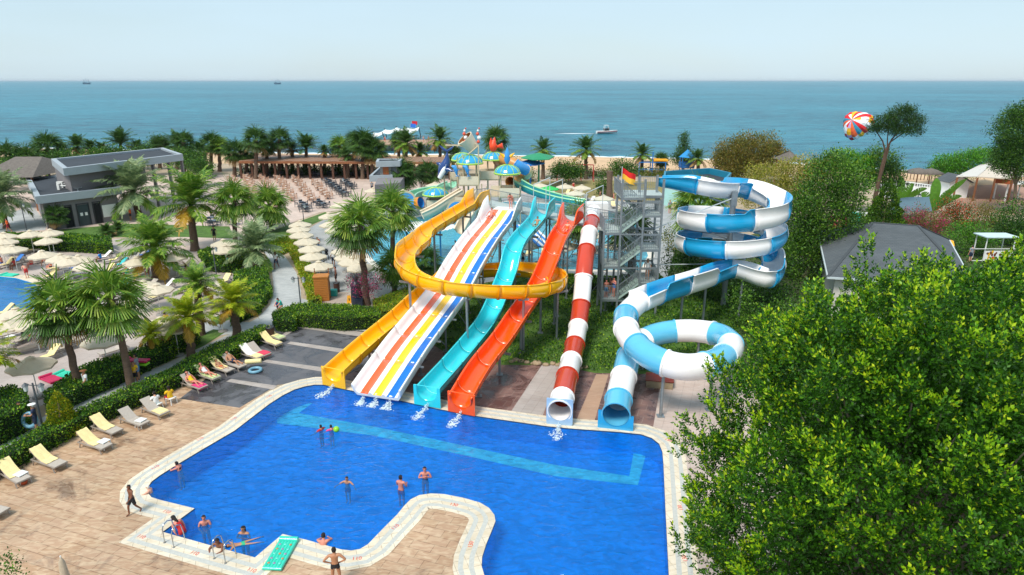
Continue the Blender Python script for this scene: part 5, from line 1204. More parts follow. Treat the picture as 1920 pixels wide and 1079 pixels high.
palm('low cycad like palm on the lawn closest to the pavilion notice board', (222,436), (222,429), 20, 'feather', 'fD2', tr=.16, name='small_palm')
palm('green fan palm among the chairs right of the large date palm', (442,470), (440,375), 42, 'fan', 'nB', tr=.22)
palm('fan palm standing on the lawn edge by the dark chairs', (508,432), (504,384), 40, 'fan', 'nB', tr=.2)
palm('fan palm standing behind the spiral mast', (1318,505), (1312,385), 55, 'fan', 'nB', tr=.25)
palm('palm seen through the stair tower', (1185,545), (1182,430), 48, 'fan', 'nD', tr=.25)
palm('palm showing behind the orange slide head', (1087,500), (1085,415), 42, 'fan', 'nA', tr=.25)
palm('small palm under the yellow flume bend', (800,520), (797,492), 36, 'fan', 'nD', tr=.16)
palm('short palm on the shower kiosk corner', (754,368), (753,328), 34, 'fan', 'nD', tr=.3)
palm('short palm between the kiosk and the whale figure', (803,362), (803,325), 26, 'fan', 'nD', tr=.26)
farlist = [(12,345,296,34,'nD'),(50,345,300,30,'nD'),(90,330,277,32,'nD'),(146,320,277,32,'fD'),(226,320,272,40,'fU'),(332,318,276,36,'fD2'),(345,330,268,24,'nD'),(396,322,270,24,'nD'),(440,332,285,26,'nD'),(412,322,274,20,'nA'),(480,336,262,27,'nD'),(524,330,262,25,'nD'),(574,326,280,38,'fU'),(500,330,276,20,'nD'),(636,326,274,22,'nA'),(680,336,270,30,'nD'),(697,336,280,28,'nD'),(663,330,262,18,'nD'),(762,324,272,38,'fS'),(825,322,264,34,'fS'),(930,330,262,27,'nD'),(1018,336,284,32,'fS'),(1099,336,284,38,'fS'),(1204,326,292,30,'fS'),(1309,330,300,27,'fS'),(748,318,262,20,'nD'),(300,318,272,20,'nD'),(190,322,282,22,'fD'),(30,340,305,30,'fD'),(70,335,290,24,'fS'),(118,325,285,24,'fU'),(170,322,280,24,'fD2'),(258,320,280,24,'fD'),(375,330,285,24,'fD'),(462,330,285,20,'nD'),(548,326,282,22,'fD2'),(608,328,285,18,'fD'),(652,334,292,24,'fD'),(715,326,286,24,'fD'),(788,322,285,24,'fS'),(850,322,290,20,'nD'),(1240,326,300,16,'nD')]
for i, (px, by, cy, r_, key) in enumerate(farlist):
    kd = 'fan' if key[0] == 'n' else 'feather'
    nb_ = 'behind the grey pavilion' if px < 345 else 'by the long pergola' if px < 860 else 'on the beach lawn'
    palm(f'dark {"fan" if kd == "fan" else "feather"} palm {nb_}, {ORD[i]} from the left of the shore palms' if sorted(farlist)[i] == farlist[i] else f'dark {"fan" if kd == "fan" else "feather"} palm {nb_}, {ORD[sorted(farlist).index(farlist[i])]} from the left of the shore palms', (px, by), (px, cy), r_, kd, key, group='palms along the shore', tr=.32)
# cut palm trunk
ct_ = empty('bare_palm_trunk', W(1143,370), 0, 'bare palm trunk without crown on the worn grass left of the tower', 'palm trunk'); mb = MB(); mb.tube([(0,0,0),(-.1,0,2),(-.15,0,4.2)], [.55,.45,.5], 10); mb.build('trunk', bark, ct_)
# ---- broadleaf trees ----
def crown_np(blobs, Y, leaf, dens, seed, spread=.75, up=.4, clump=9, depth=1.0, fillf=.35):
    if leaf > .15: leaf *= .8; dens *= 2.6; fillf = .45
    g = np.random.default_rng(seed); out = []; mi = []
    for (px, py, rx, rz) in blobs:
        c = np.array(A(px, py, Y)); k = 1/PXM(px, py, Y); rx_, rz_ = rx*k, rz*k; ry_ = (rx_*.55+rz_*.45)*depth
        area = 4*PI*((rx_*rz_+rx_*ry_+ry_*rz_)/3); n = max(8, int(area*dens))
        D = g.normal(size=(n, 3)); D /= np.linalg.norm(D, axis=1, keepdims=True)
        noise = 1+.22*np.sin(D[:, 0]*5+seed)*np.cos(D[:, 2]*6+px)+.1*g.normal(size=n); rr = (np.where(g.random(n) < fillf, g.uniform(.4, .85, n), g.uniform(.85, 1.05, n))*noise)[:, None]
        P = c+D*rr*np.array([rx_, ry_, rz_])
        Pn = np.repeat(P, clump, 0)+g.normal(size=(n*clump, 3))*spread*leaf*2.2
        d = np.repeat(D, clump, 0)*.7+g.normal(size=(n*clump, 3))*.6+np.array([0, 0, up]); d /= np.linalg.norm(d, axis=1, keepdims=True)
        sz = leaf*g.uniform(.7, 1.3, n*clump); out.append(leafmesh(Pn, d, sz, .33, g)); mi.append(np.repeat((g.random(n) < .3).astype(int), clump))
    return np.concatenate(out), np.concatenate(mi)
def tree(label, bpx, blobs, leaf, dens, mats, seed=1, cat='tree', name='tree', Y=None, clump=9, trunk=True, tr=.22, tm=None, branches=True, extra=None, **kw):
    b = W(*bpx) if Y is None else V((A(bpx[0], bpx[1], Y).x, Y, 0)); Y = b.y
    r = empty(name, (b.x, b.y, 0), 0, label, cat); 
    V_, mi = crown_np(blobs, Y, leaf, dens, seed, clump=clump, **kw); V_ = V_-np.array([b.x, b.y, 0]); V_[:, 2] = np.maximum(V_[:, 2], .03)
    npmesh('crown', V_, mats, mi, r)
    if trunk:
        mb = MB(); cs = [A(px, py, Y)-b for px, py, _, _ in blobs]; zz = min(c.z for c in cs); f = V((sum(c.x for c in cs)/len(cs)*.3, 0, zz*.55)); mb.tube([V((0,0,0)), f*.5+V((.05,0,0)), f], [tr*1.3, tr, tr*.85], 9)
        if branches:
            for c in cs: mb.tube([f, f.lerp(c, .5)+V((.1,0,.15)), c], [tr*.6, tr*.35, tr*.12], 6)
        mb.build('trunk', tm or bark2, r)
    return r
G1 = [leafmat('leaf_mid', '#36581a', '#588424', '#7ea434'), leafmat('leaf_bright', '#64901c', '#94b628', '#bccc3c')]
G2 = [leafmat('leaf_dark', '#1f3f14', '#35601f', '#54802c'), leafmat('leaf_mid', '', '')]
G3 = [leafmat('leaf_olive', '#4c5a1e', '#767428', '#94883c'), leafmat('leaf_bronze', '#5f5226', '#8a7236', '#a88c4a')]
G4 = [leafmat('leaf_yellowgreen', '#5f7416', '#93952a', '#b8a848'), leafmat('leaf_cream_bloom', '#8c8a3c', '#b8a860', '#d6c48c')]
G5 = [leafmat('leaf_fresh', '#2f6a14', '#4f941c', '#6cae2a'), G1[1]]
tree('bronze green broad tree on the shore, right of the blue playhouse', (1408,345), [(1378,292,36,30),(1415,284,42,32),(1450,298,24,30),(1395,315,50,25),(1352,300,16,18)], .30, 3.2, G3, 11, clump=8)
tree('yellow green flowering tree behind the top turn of the spiral', (1440,420), [(1440,340,50,32),(1490,322,38,26),(1530,330,34,28),(1420,368,36,24),(1480,370,42,30),(1540,318,26,20)], .22, 3.0, G4, 12, clump=9)
tree('tall dark leafy tree with pale bare branches right of the spiral', (1508,520), [(1560,330,48,36),(1590,365,34,40),(1545,385,52,45),(1510,400,30,50),(1590,420,30,25),(1530,450,42,42),(1500,480,40,45),(1560,300,20,14)], .24, 3.2, [G1[0], G2[0]], 13, clump=9, tm=M('pale_branch', '#b5a48c', .8))
r = empty('bare_branch', W(1512,505), 0, 'pale bare forked trunk reaching out of the dark tree', 'bare tree'); b = W(1512,505)
mb = MB()
for pts, ra in (([(1508,505),(1512,470),(1520,440)],[.25,.2,.15]), ([(1520,440),(1536,400),(1545,375)],[.13,.09,.04]), ([(1520,440),(1555,420),(1588,398)],[.12,.08,.03]), ([(1520,440),(1508,420),(1500,405)],[.09,.06,.03]), ([(1536,400),(1552,385),(1565,360)],[.07,.05,.02])): mb.tube([A(x, y, b.y)-b for x, y in pts], ra, 7)
mb.build('trunk', M('pale_branch', ''), r)
tree('bright green tree top behind the dark tree', (1600,400), [(1592,305,30,22),(1618,330,26,26),(1570,300,22,15),(1628,300,14,10)], .24, 3.6, G5, 14)
# the tall windswept pine
pm = [leafmat('pine_needles', '#1f3410', '#33501a', '#4a6a24'), leafmat('leaf_dark', '', '')]
pn = tree('tall slender pine with a flat windswept crown standing against the sea', (1634,420), [(1660,232,24,14),(1690,218,26,16),(1718,228,16,11),(1690,243,30,8),(1640,242,14,7),(1722,246,9,5),(1702,205,14,7)], .18, 6.0, pm, 15, trunk=False, name='pine_tree', clump=12, depth=.9)
b = W(1634,420); mb = MB()
for pts, ra in (([(1634,420),(1641,370),(1650,330),(1660,285)],[.34,.28,.22,.15]), ([(1645,350),(1655,318),(1664,285),(1668,268)],[.2,.15,.12,.08]), ([(1660,285),(1672,262),(1690,240),(1700,222)],[.13,.1,.07,.03]), ([(1660,285),(1655,265),(1645,250),(1638,242)],[.11,.08,.06,.03]), ([(1668,268),(1690,252),(1712,238)],[.08,.06,.03]), ([(1664,285),(1664,262),(1666,236)],[.09,.07,.03])): mb.tube([A(x, y, b.y)-b for x, y in pts], ra, 7)
mb.build('trunk', M('pine_bark', '#5c4636', .9, .3, 3, bump=.5, bscale=10), pn)
tree('feathery dark conifer right behind the pine trunk', (1650,400), [(1652,300,28,24),(1660,330,26,28),(1675,318,22,12),(1635,300,12,14),(1680,345,14,10)], .26, 2.8, [LP_dark, G1[0]], 16, name='conifer_tree')
tree('dark spiky conifer beside the blue playhouse', (1281,322), [(1283,262,8,12),(1282,282,13,12),(1276,298,17,12),(1290,296,12,10)], .26, 3.5, [G2[0], LP_dark], 17, name='conifer_tree')
def cone_tree(label, bpx, tpx, wpx, leaf, n, mats, seed):
    b = W(*bpx); t = A(tpx[0], tpx[1], b.y); H_ = t.z; w = wpx/PXM(bpx[0], bpx[1], b.y); g = np.random.default_rng(seed); z = H_*(1-np.sqrt(g.random(n))); rr = w*(1-z/H_)**.8*g.uniform(.75, 1.05, n)*(1+.12*np.sin(z*5)); a = g.uniform(0, 2*PI, n)
    P = np.stack([rr*np.cos(a), rr*np.sin(a), z+.1], 1); D = np.stack([np.cos(a)*.5, np.sin(a)*.5, np.full(n, .9)], 1)+g.normal(size=(n, 3))*.3; D /= np.linalg.norm(D, axis=1, keepdims=True)
    r = empty('cypress_tree', (b.x, b.y, 0), 0, label, 'tree'); npmesh('crown', leafmesh(P, D, leaf*g.uniform(.6, 1.3, n), .3, g), mats, (g.random(n) < .35).astype(int), r); mb = MB(); mb.tube([(0,0,0),(0,0,H_*.8)], [.16,.04], 7); mb.build('trunk', bark2, r)
cone_tree('bright green conical cypress behind the shingled roof', (1652,440), (1660,338), 40, .24, 9000, [leafmat('cypress_green', '#2f4a10', '#527a18', '#7c9c28'), G2[0]], 21)
cone_tree('golden conical bush growing in the clipped hedge by the lamp', (122,812), (122,737), 34, .12, 6000, [leafmat('golden_bush', '#7c8c14', '#a8a81c', '#c4bc30'), G1[0]], 22)
tree('dark dense tree at the upper right edge', (1900,400), [(1905,245,36,34),(1890,285,26,28),(1925,300,40,40),(1880,305,20,18),(1915,215,26,20)], .24, 5.0, [G2[0], G1[0]], 23)
tree('green shrub mass by the sea left of the beach restaurant', (1810,345), [(1780,306,28,14),(1815,300,28,16),(1848,292,24,13),(1765,318,22,12),(1800,322,30,12)], .3, 2.6, [G5[0], G1[0]], 24, name='shrub', cat='shrub', trunk=False)
def shrub(label, bpx, blobs, leaf, dens, mats, seed, **kw): return tree(label, bpx, blobs, leaf, dens, mats, seed, name=kw.pop('name', 'shrub'), cat=kw.pop('cat', 'shrub'), trunk=False, **kw)
mag = leafmat('magenta_bloom', '#a81c5c', '#c8286c', '#d84884'); redfl = leafmat('red_bloom', '#b82818', '#d84020', '#e8602c')
shrub('magenta flowering bougainvillea thicket above the shingled roof', (1740,440), [(1710,408,28,20),(1740,415,32,22),(1765,425,22,22),(1690,420,18,14)], .16, 3.2, [G3[0], mag], 31, name='bougainvillea')
shrub('red flowering bush behind the bougainvillea', (1785,430), [(1775,390,22,16),(1800,400,24,22),(1785,412,28,20)], .17, 3.2, [G2[0], redfl], 32, name='flowering_bush')
shrub('brownish bare twigged bush below the restaurant floor', (1835,425), [(1830,395,26,18),(1860,405,26,20),(1845,420,34,18)], .18, 2.2, G3, 33)
shrub('dark green shrub mass at the right edge beside the white booth', (1900,460), [(1900,410,30,36),(1920,440,34,34),(1885,435,22,26)], .22, 3.0, [G2[0], G1[0]], 34)
shrub('round green shrub left of the white booth', (1815,475), [(1800,440,26,22),(1830,438,26,20),(1815,455,36,20),(1850,460,20,20)], .18, 3.2, [G1[0], G5[0]], 35)
shrub('dark shrubs running behind the foot of the spiral', (1330,560), [(1270,500,26,26),(1310,520,32,28),(1355,540,36,30),(1400,545,34,32),(1440,560,34,34),(1300,490,30,20)], .2, 2.8, [G2[0], G1[0]], 36)
shrub('olive flowering bush behind the spiral foot', (1290,470), [(1268,450,26,24),(1300,440,24,20),(1330,462,34,24),(1370,470,30,26)], .2, 2.4, [G3[0], G2[0]], 37)
shrub('ground cover bushes under the dark tree', (1430,620), [(1400,590,28,24),(1440,610,34,28),(1390,560,24,20),(1470,590,30,30)], .18, 3.0, [G1[0], G2[0]], 38)
shrub('dark rounded bush left of the worn grass', (1062,345), [(1052,316,18,12),(1075,318,18,13),(1062,325,30,10)], .3, 2.6, [G2[0], G1[0]], 39)
shrub('dark bush on the worn grass by the cut palm trunk', (1168,350), [(1160,314,16,13),(1178,318,16,12)], .3, 2.6, [G2[0], G1[0]], 40)
shrub('lone dark bush on the worn grass before the cut palm trunk', (1130,365), [(1128,342,9,13),(1128,355,11,10)], .26, 3, [G2[0], G1[0]], 41)
shrub('dark bush behind the play fort on its right', (962,340), [(960,312,14,16),(985,330,18,16)], .3, 2.6, [G2[0], G1[0]], 42)
for i, (px, cy, rx, rz) in enumerate([(35,318,40,14),(118,300,26,16),(295,272,16,14),(200,292,50,12),(372,312,22,14),(270,290,20,16),(345,297,40,14)]):
    shrub(f'dark shore shrub behind the grey pavilion, {ORD[i]} listed by shape' if False else ['wide dark shrub at the far left shore','round dark shrub left of the pavilion roof corner','round dark tree top above the pavilion roof','low dark shrub line above the pavilion roof','dark shrub right of the pavilion roof end','dark shrub between two palms above the pavilion','low shrub right of the pavilion among palms'][i], (px, cy+rz+24), [(px, cy, rx, rz), (px+rx*.4, cy+5, rx*.6, rz)], .34, 2.2, [G2[0], G1[0]], 50+i)
shrub('dark shrub row added behind the long pergola to darken its inside', (650,328), [(470+26*k_, 322, 22, 9) for k_ in range(15)], .3, 2.0, [G2[0], G1[0]], 77)  # row added so the pergola interior reads dark
shrub('pale olive bushes between the beach and the playground', (1180,330), [(1090+30*k_, 326, 20, 7) for k_ in range(6)], .3, 2.0, [G3[0], G1[0]], 78)
# banana plants
def banana(label, bpx, leaves, seed):
    b = W(*bpx); r = empty('banana_plant', (b.x, b.y, 0), 0, label, 'banana plant'); k = 1/PXM(bpx[0], bpx[1], b.y); mb = MB(); g = random.Random(seed)
    for (dx, dy, w) in leaves:
        p0 = V((0,0,.3)); p2 = V((dx*k, g.uniform(-.5,.5), -dy*k*1.05)); p1 = p0.lerp(p2, .55)+V((0,0,.5)); pts = catmull([p0, p1, p2], 5); n_ = len(pts)
        for i in range(n_-1):
            a, b2 = pts[i], pts[i+1]; t = (b2-a).normalized(); s_ = t.cross(V((0,1,.3))).normalized(); wa = w*k*math.sin(PI*min(1, (i/n_)*.9+.1)); wb = w*k*math.sin(PI*min(1, ((i+1)/n_)*.9+.1)) if i < n_-2 else .02
            mb.add([a-s_*wa, a+V((0,0,-.08)), a+s_*wa, b2-s_*wb, b2+V((0,0,-.08)), b2+s_*wb], [(0,1,4,3),(1,2,5,4)], 0, True)
    mb.build('leaves', M('banana_leaf', '#5a8a24', .5, .3, 2, trans=.3), r); mb = MB(); mb.tube([(0,0,0),(0,0,1.2)], [.2,.12], 8); mb.build('stem', M('banana_leaf', ''), r)
banana('banana plant left of the blue grey tarpaulin', (1690,385), [(-28,-35,7),(-10,-52,7),(18,-38,8),(30,-22,7),(-26,-12,7),(42,-30,6)], 1)
banana('banana plant with tall upright leaf right of the tarpaulin', (1748,400), [(0,-62,10),(-24,-36,8),(26,-44,7),(48,-62,7),(52,-30,7),(-40,-18,7)], 2)
# ---- hedges ----
H1m = [leafmat('hedge_dark', '#24461a', '#3c6820', '#588628'), leafmat('hedge_light', '#58881c', '#80aa24', '#a8bc34')]
H2m = [leafmat('hedge_light', '', ''), leafmat('hedge_yellow', '#7c8c18', '#a4a41e', '#c0b030')]
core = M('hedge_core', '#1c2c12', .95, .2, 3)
def hedge(label, px, h, dens=230, leaf=.1, mats=H1m, seed=1, light=.25, base=None, name='hedge'):
    q = [W(x, y, h) for x, y in px]; n = len(q); g = np.random.default_rng(seed); ar = sum(q[i].x*q[(i+1) % n].y-q[(i+1) % n].x*q[i].y for i in range(n))
    if ar < 0: q = q[::-1]
    root = empty(name, (q[0].x, q[0].y, 0), 0, label, 'hedge' if name == 'hedge' else name.replace('_', ' ')); o0 = np.array([q[0].x, q[0].y, 0])
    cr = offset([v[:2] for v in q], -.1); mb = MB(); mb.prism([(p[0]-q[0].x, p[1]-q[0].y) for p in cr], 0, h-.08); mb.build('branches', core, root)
    Ps = []; Ds = []
    for i in range(n):
        a, b = np.array(q[i]), np.array(q[(i+1) % n]); L = np.linalg.norm(b-a); k = int(L*h*dens)
        if k < 1: continue
        t = g.random((k, 1)); z = g.random((k, 1))*h; nr = np.array([(b-a)[1], -(b-a)[0], 0])/L; P = a+(b-a)*t; P[:, 2:] = z; P += nr*(g.normal(size=(k, 1))*.05-.02+.05*np.sin(t*L*3)); Ps.append(P); Ds.append(np.tile(nr, (k, 1))+np.array([0, 0, .5]))
    tris = tessellate_polygon([[V((v.x, v.y, 0)) for v in q]])
    for tri in tris:
        a, b, c = [np.array(q[i]) for i in tri]; ta = abs((b-a)[0]*(c-a)[1]-(b-a)[1]*(c-a)[0])/2; k = int(ta*dens*1.1)
        if k < 1: continue
        u_, v_ = g.random((k, 1)), g.random((k, 1)); m_ = (u_+v_) > 1; u_ = np.where(m_, 1-u_, u_); v_ = np.where(m_, 1-v_, v_); P = a+(b-a)*u_+(c-a)*v_; P[:, 2] = h+g.normal(size=k)*.045+.05*np.sin(P[:, 0]*2.3)*np.cos(P[:, 1]*1.9)-.03; Ps.append(P); Ds.append(np.tile([0, 0, 1.0], (k, 1)))
    P = np.concatenate(Ps); D = np.concatenate(Ds)+g.normal(size=(len(P), 3))*.55; D /= np.linalg.norm(D, axis=1, keepdims=True); P[:, 2] = np.maximum(P[:, 2], .02)
    lm_ = (g.random(len(P)) < light+.35*(np.sin(P[:, 0]*1.3)*np.sin(P[:, 1]*1.7) > .5)).astype(int)
    npmesh('leaves', leafmesh(P-o0, D, leaf*g.uniform(.7, 1.3, len(P)), .4, g), mats, lm_, root); return root
hedge('long clipped hedge between the grey path and the sun loungers', [(-60,866),(0,840),(100,787),(200,742),(300,699),(400,646),(488,609),(506,612),(440,652),(350,694),(280,727),(170,774),(89,815),(0,862),(-60,892)], .9, 260, .1, light=.3, seed=1)
hedge('clipped hedge between the lagoon loungers and the grey path', [(80,735),(160,682),(250,656),(335,617),(352,610),(372,622),(305,655),(250,682),(180,712),(110,745)], 1.0, 230, .11, seed=2)
hedge('long boxy hedge in front of the wooden booth', [(548,568),(640,570),(708,576),(712,592),(640,596),(556,588)], 1.1, 260, .1, seed=3, light=.4)
hedge('short boxy hedge block at the end nearest the path junction', [(512,583),(546,572),(556,588),(548,600),(516,598)], 1.0, 260, .1, seed=4)
hedge('yellow tipped hedge running back towards the palms behind the yellow slide', [(700,562),(760,540),(838,530),(845,542),(770,578),(716,584)], .8, 230, .1, mats=H2m, seed=5, light=.35)
hedge('narrow low hedge along the left side of the promenade', [(540,460),(552,458),(572,480),(592,515),(600,560),(582,562),(566,515),(552,484)], .55, 180, .12, seed=6, light=.5, mats=H2m)
hedge('dark hedge right of the golden palm by the path bend', [(440,508),(498,497),(506,540),(480,572),(432,592),(440,548)], .9, 170, .13, seed=7)
hedge('long dark hedge behind the far row of lagoon loungers', [(10,437),(110,436),(205,444),(206,458),(110,452),(12,452)], 1.2, 110, .17, seed=8, light=.3)
hedge('low green planting left of the bar parasols', [(372,470),(420,455),(470,470),(440,500),(395,498)], .7, 110, .16, seed=9)
hedge('rounded dark hedge beside the left edge above the path', [(-40,735),(25,722),(48,735),(40,765),(-40,800)], 1.5, 240, .11, seed=10)
hedge('low planting bed between path and promenade', [(505,455),(540,438),(558,450),(545,465),(520,475)], .4, 110, .15, mats=H2m, seed=11, light=.3)
hedge('dark low bushes in front of the spiral foot pool paving', [(1000,520),(1110,512),(1125,530),(1010,540)], .9, 110, .15, seed=12)
hedge('dark hedge behind the stair tower', [(1130,520),(1235,512),(1250,535),(1150,545)], .9, 110, .15, seed=13)
# bougainvillea by the fan palm
shrub('purple flowering bougainvillea around the foot of the big fan palm', (680,585), [(672,530,22,18),(698,528,20,16),(685,545,22,14)], .09, 12, [leafmat('purple_leaf', '#3f2c34', '#5c3a48', '#4a5a2c'), mag], 61, name='bougainvillea')
# ---- ground cover (stuff) ----
def scatter(name, px, n, leaf, mats, seed, z=.02, hgt=.15, kind='stuff'):
    q = [W(*p) for p in px]; g = np.random.default_rng(seed); tris = tessellate_polygon([[V((v.x, v.y, 0)) for v in q]]); ars = []
    for tri in tris: a, b, c = [np.array(q[i]) for i in tri]; ars.append(abs((b-a)[0]*(c-a)[1]-(b-a)[1]*(c-a)[0])/2)
    tot = sum(ars); Ps = []
    for tri, ar in zip(tris, ars):
        k = int(n*ar/tot)
        if k < 1: continue
        a, b, c = [np.array(q[i]) for i in tri]; u_, v_ = g.random((k, 1)), g.random((k, 1)); m_ = (u_+v_) > 1; u_ = np.where(m_, 1-u_, u_); v_ = np.where(m_, 1-v_, v_); Ps.append(a+(b-a)*u_+(c-a)*v_)
    P = np.concatenate(Ps); den = np.sin(P[:, 0]*1.1)*np.cos(P[:, 1]*.9)+np.sin(P[:, 0]*2.7+1)*np.sin(P[:, 1]*2.3); keep = g.random(len(P)) < np.clip(.55+den*.35, .08, 1); P = P[keep]; den = den[keep]
    P[:, 2] = z+g.random(len(P))*hgt*np.clip(.5+den*.5, .2, 1); D = g.normal(size=P.shape)*.6+np.array([0, 0, .8]); D /= np.linalg.norm(D, axis=1, keepdims=True)
    o = npmesh(name, leafmesh(P, D, leaf*g.uniform(.6, 1.4, len(P)), .35, g), mats, (g.random(len(P)) < .3).astype(int)); tag(o, kind=kind); o['label'] = name.replace('_', ' '); return o
o = scatter('ground_cover', [(770,640),(790,632),(850,668),(940,682),(1040,682),(1115,697),(1228,700),(1288,665),(1340,668),(1395,600),(1375,535),(1000,515),(860,548)], 70000, .13, H1m, 71, hgt=.3); o['label'] = 'patchy green plants covering the slope under the slides'; o['category'] = 'ground cover'
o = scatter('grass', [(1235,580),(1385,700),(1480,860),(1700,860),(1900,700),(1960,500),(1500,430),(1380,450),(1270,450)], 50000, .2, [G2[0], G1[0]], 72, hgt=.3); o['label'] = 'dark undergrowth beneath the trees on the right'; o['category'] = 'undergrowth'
# rocks
rg = random.Random(8); stone = M('field_stone', '#a08c70', .9, .3, 2, bump=.5, bscale=6)
for i in range(16):
    px = 960+i*9.2; p = W(px+rg.uniform(-3,3), 678+i*.9+rg.uniform(-2,2)); mb = MB(); r_ = rg.uniform(.12,.26); mb.ball((0,0,r_*.4), (r_*1.3, r_, r_*.7), 8)
    mb.v = [(v[0]*(1+.2*rg.uniform(-1,1)), v[1]*(1+.2*rg.uniform(-1,1)), v[2]*(1+.15*rg.uniform(-1,1))) for v in mb.v]
    o = mb.build('rock', stone); o.location = p; tag(o, f'tan field stone edging the planted slope, {ORD[i]} from the left', 'rock', 'rocks edging the slope')
# ---- the big foreground ficus ----
def big_tree(label, cx, cy, cz, rx, ry, rz, nb, seed, bpos, leaf=.085, cut=None, plume=1.0, shoots=46, nleaf=13, name='ficus_tree'):
    g = np.random.default_rng(seed); c = np.array([cx, cy, cz]); D = []
    k = 0
    while len(D) < nb:
        k += 1; z = g.uniform(-1, 1); a = g.uniform(0, 2*PI); d = np.array([math.sqrt(1-z*z)*math.cos(a), math.sqrt(1-z*z)*math.sin(a), z])
        if z < -.75: continue
        if np.dot(d, np.array([-cx, -cy, CH-cz])/np.linalg.norm([cx, cy, CH-cz])) < -.35: continue
        if D and min(np.linalg.norm(np.array(D)-d, axis=1)) < 1.6/math.sqrt(nb): continue
        D.append(d)
    D = np.array(D); BD = []
    while len(BD) < 75:
        d = g.normal(size=3); d /= np.linalg.norm(d)
        if BD and min(np.linalg.norm(np.array(BD)-d, axis=1)) < .3: d2 = g.normal(size=3); d = d2/np.linalg.norm(d2)
        BD.append(d)
    BD = np.array(BD); dist = np.linalg.norm(D[:, None]-BD[None], axis=2).min(1); bump = np.exp(-(dist/.2)**2); keep = bump > .2; D = D[keep]; bump = bump[keep]
    lob = .84+.29*bump+g.normal(size=len(D))*.03
    Q = c+D*lob[:, None]*np.array([rx, ry, rz]); AX = D*.8+np.array([0, 0, .95])+g.normal(size=D.shape)*.15; AX /= np.linalg.norm(AX, axis=1, keepdims=True)
    Lp = plume*g.uniform(.9, 1.7, len(D))*(.85+.9*bump**4); out = []; mi = []; tw = MB()
    for i in range(len(D)):
        ax = AX[i]; ns = shoots; t = g.random(ns)**.8; rr = Lp[i]*.42*(1-t**1.6)+.05; a = g.uniform(0, 2*PI, ns); e1 = np.cross(ax, [1, .3, .2]); e1 /= np.linalg.norm(e1); e2 = np.cross(ax, e1)
        rad = e1*np.cos(a)[:, None]+e2*np.sin(a)[:, None]; base = Q[i]+ax*(t*Lp[i]-.35*Lp[i])[:, None]+rad*(rr*g.uniform(.3, .8, ns))[:, None]
        sdir = ax*.75+rad*.8*(1-t[:, None]*.6)+g.normal(size=(ns, 3))*.12+np.array([0, 0, .25]); sdir /= np.linalg.norm(sdir, axis=1, keepdims=True); sl = g.uniform(.24, .46, ns)
        s_ = np.linspace(.05, 1, nleaf); P = base[:, None, :]+sdir[:, None, :]*(s_[None, :, None]*sl[:, None, None]); a2 = np.arange(nleaf)*2.4+a[:, None]
        f1 = np.cross(sdir, [0.2, .1, 1.0]); f1 /= np.linalg.norm(f1, axis=1, keepdims=True); f2 = np.cross(sdir, f1)
        ld = sdir[:, None, :]*(.55+.5*s_[None, :, None])+(f1[:, None, :]*np.cos(a2)[..., None]+f2[:, None, :]*np.sin(a2)[..., None])*.85*(1.15-.6*s_[None, :, None]); ld /= np.linalg.norm(ld, axis=2, keepdims=True)
        P = P.reshape(-1, 3); ld = ld.reshape(-1, 3); sz = leaf*g.uniform(.75, 1.2, len(P)); out.append(leafmesh(P, ld, sz, .27, g))
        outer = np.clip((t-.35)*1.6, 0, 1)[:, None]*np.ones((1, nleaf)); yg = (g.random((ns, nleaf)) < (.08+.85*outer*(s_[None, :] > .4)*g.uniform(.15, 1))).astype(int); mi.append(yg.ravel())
    lm = npmesh
    r = empty(name, bpos, 0, label, 'tree'); o = np.array(bpos)
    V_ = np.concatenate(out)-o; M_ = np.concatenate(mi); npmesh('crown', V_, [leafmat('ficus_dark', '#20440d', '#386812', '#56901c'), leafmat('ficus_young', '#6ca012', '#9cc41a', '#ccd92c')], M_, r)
    # inner foliage, sparser and larger so the heart of the crown is not hollow
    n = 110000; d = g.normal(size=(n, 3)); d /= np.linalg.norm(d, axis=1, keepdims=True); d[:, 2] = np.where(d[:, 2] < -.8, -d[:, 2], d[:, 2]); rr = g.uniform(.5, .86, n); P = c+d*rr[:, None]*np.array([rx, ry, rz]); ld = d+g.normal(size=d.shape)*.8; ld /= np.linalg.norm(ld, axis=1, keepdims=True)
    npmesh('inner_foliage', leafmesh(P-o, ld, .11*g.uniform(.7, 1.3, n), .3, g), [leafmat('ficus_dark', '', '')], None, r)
    mb = MB(); C0 = V((cx-bpos[0], cy-bpos[1], cz)); fk = V((C0.x*.3, C0.y*.3, cz*.4)); mb.tube([(0,0,0), fk*.5, fk], [.42,.34,.3], 12)
    for i in range(0, len(D), 3):
        q = V(Q[i]-o); mid = fk.lerp(q, .55)+V((g.uniform(-.3,.3), g.uniform(-.3,.3), .3)); q = fk.lerp(q, .86); mb.tube([fk, fk.lerp(mid, .5), mid, q], [.13,.09,.05,.015], 5, caps=False)
    mb.build('trunk', M('ficus_bark', '#8a8172', .85, .2, 3, bump=.3, bscale=10), r)
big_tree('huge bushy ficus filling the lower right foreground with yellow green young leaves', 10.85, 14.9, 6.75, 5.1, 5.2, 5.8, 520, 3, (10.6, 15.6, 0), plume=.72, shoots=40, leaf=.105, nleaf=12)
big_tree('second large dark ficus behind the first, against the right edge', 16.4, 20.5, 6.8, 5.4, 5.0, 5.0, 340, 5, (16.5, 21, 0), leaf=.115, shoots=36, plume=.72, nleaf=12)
shrub('leafy branch tip at the lower left corner', (5,1079), [(8,1062,20,14),(25,1070,14,8)], .09, 20, [G1[0], G2[0]], 64, Y=18)
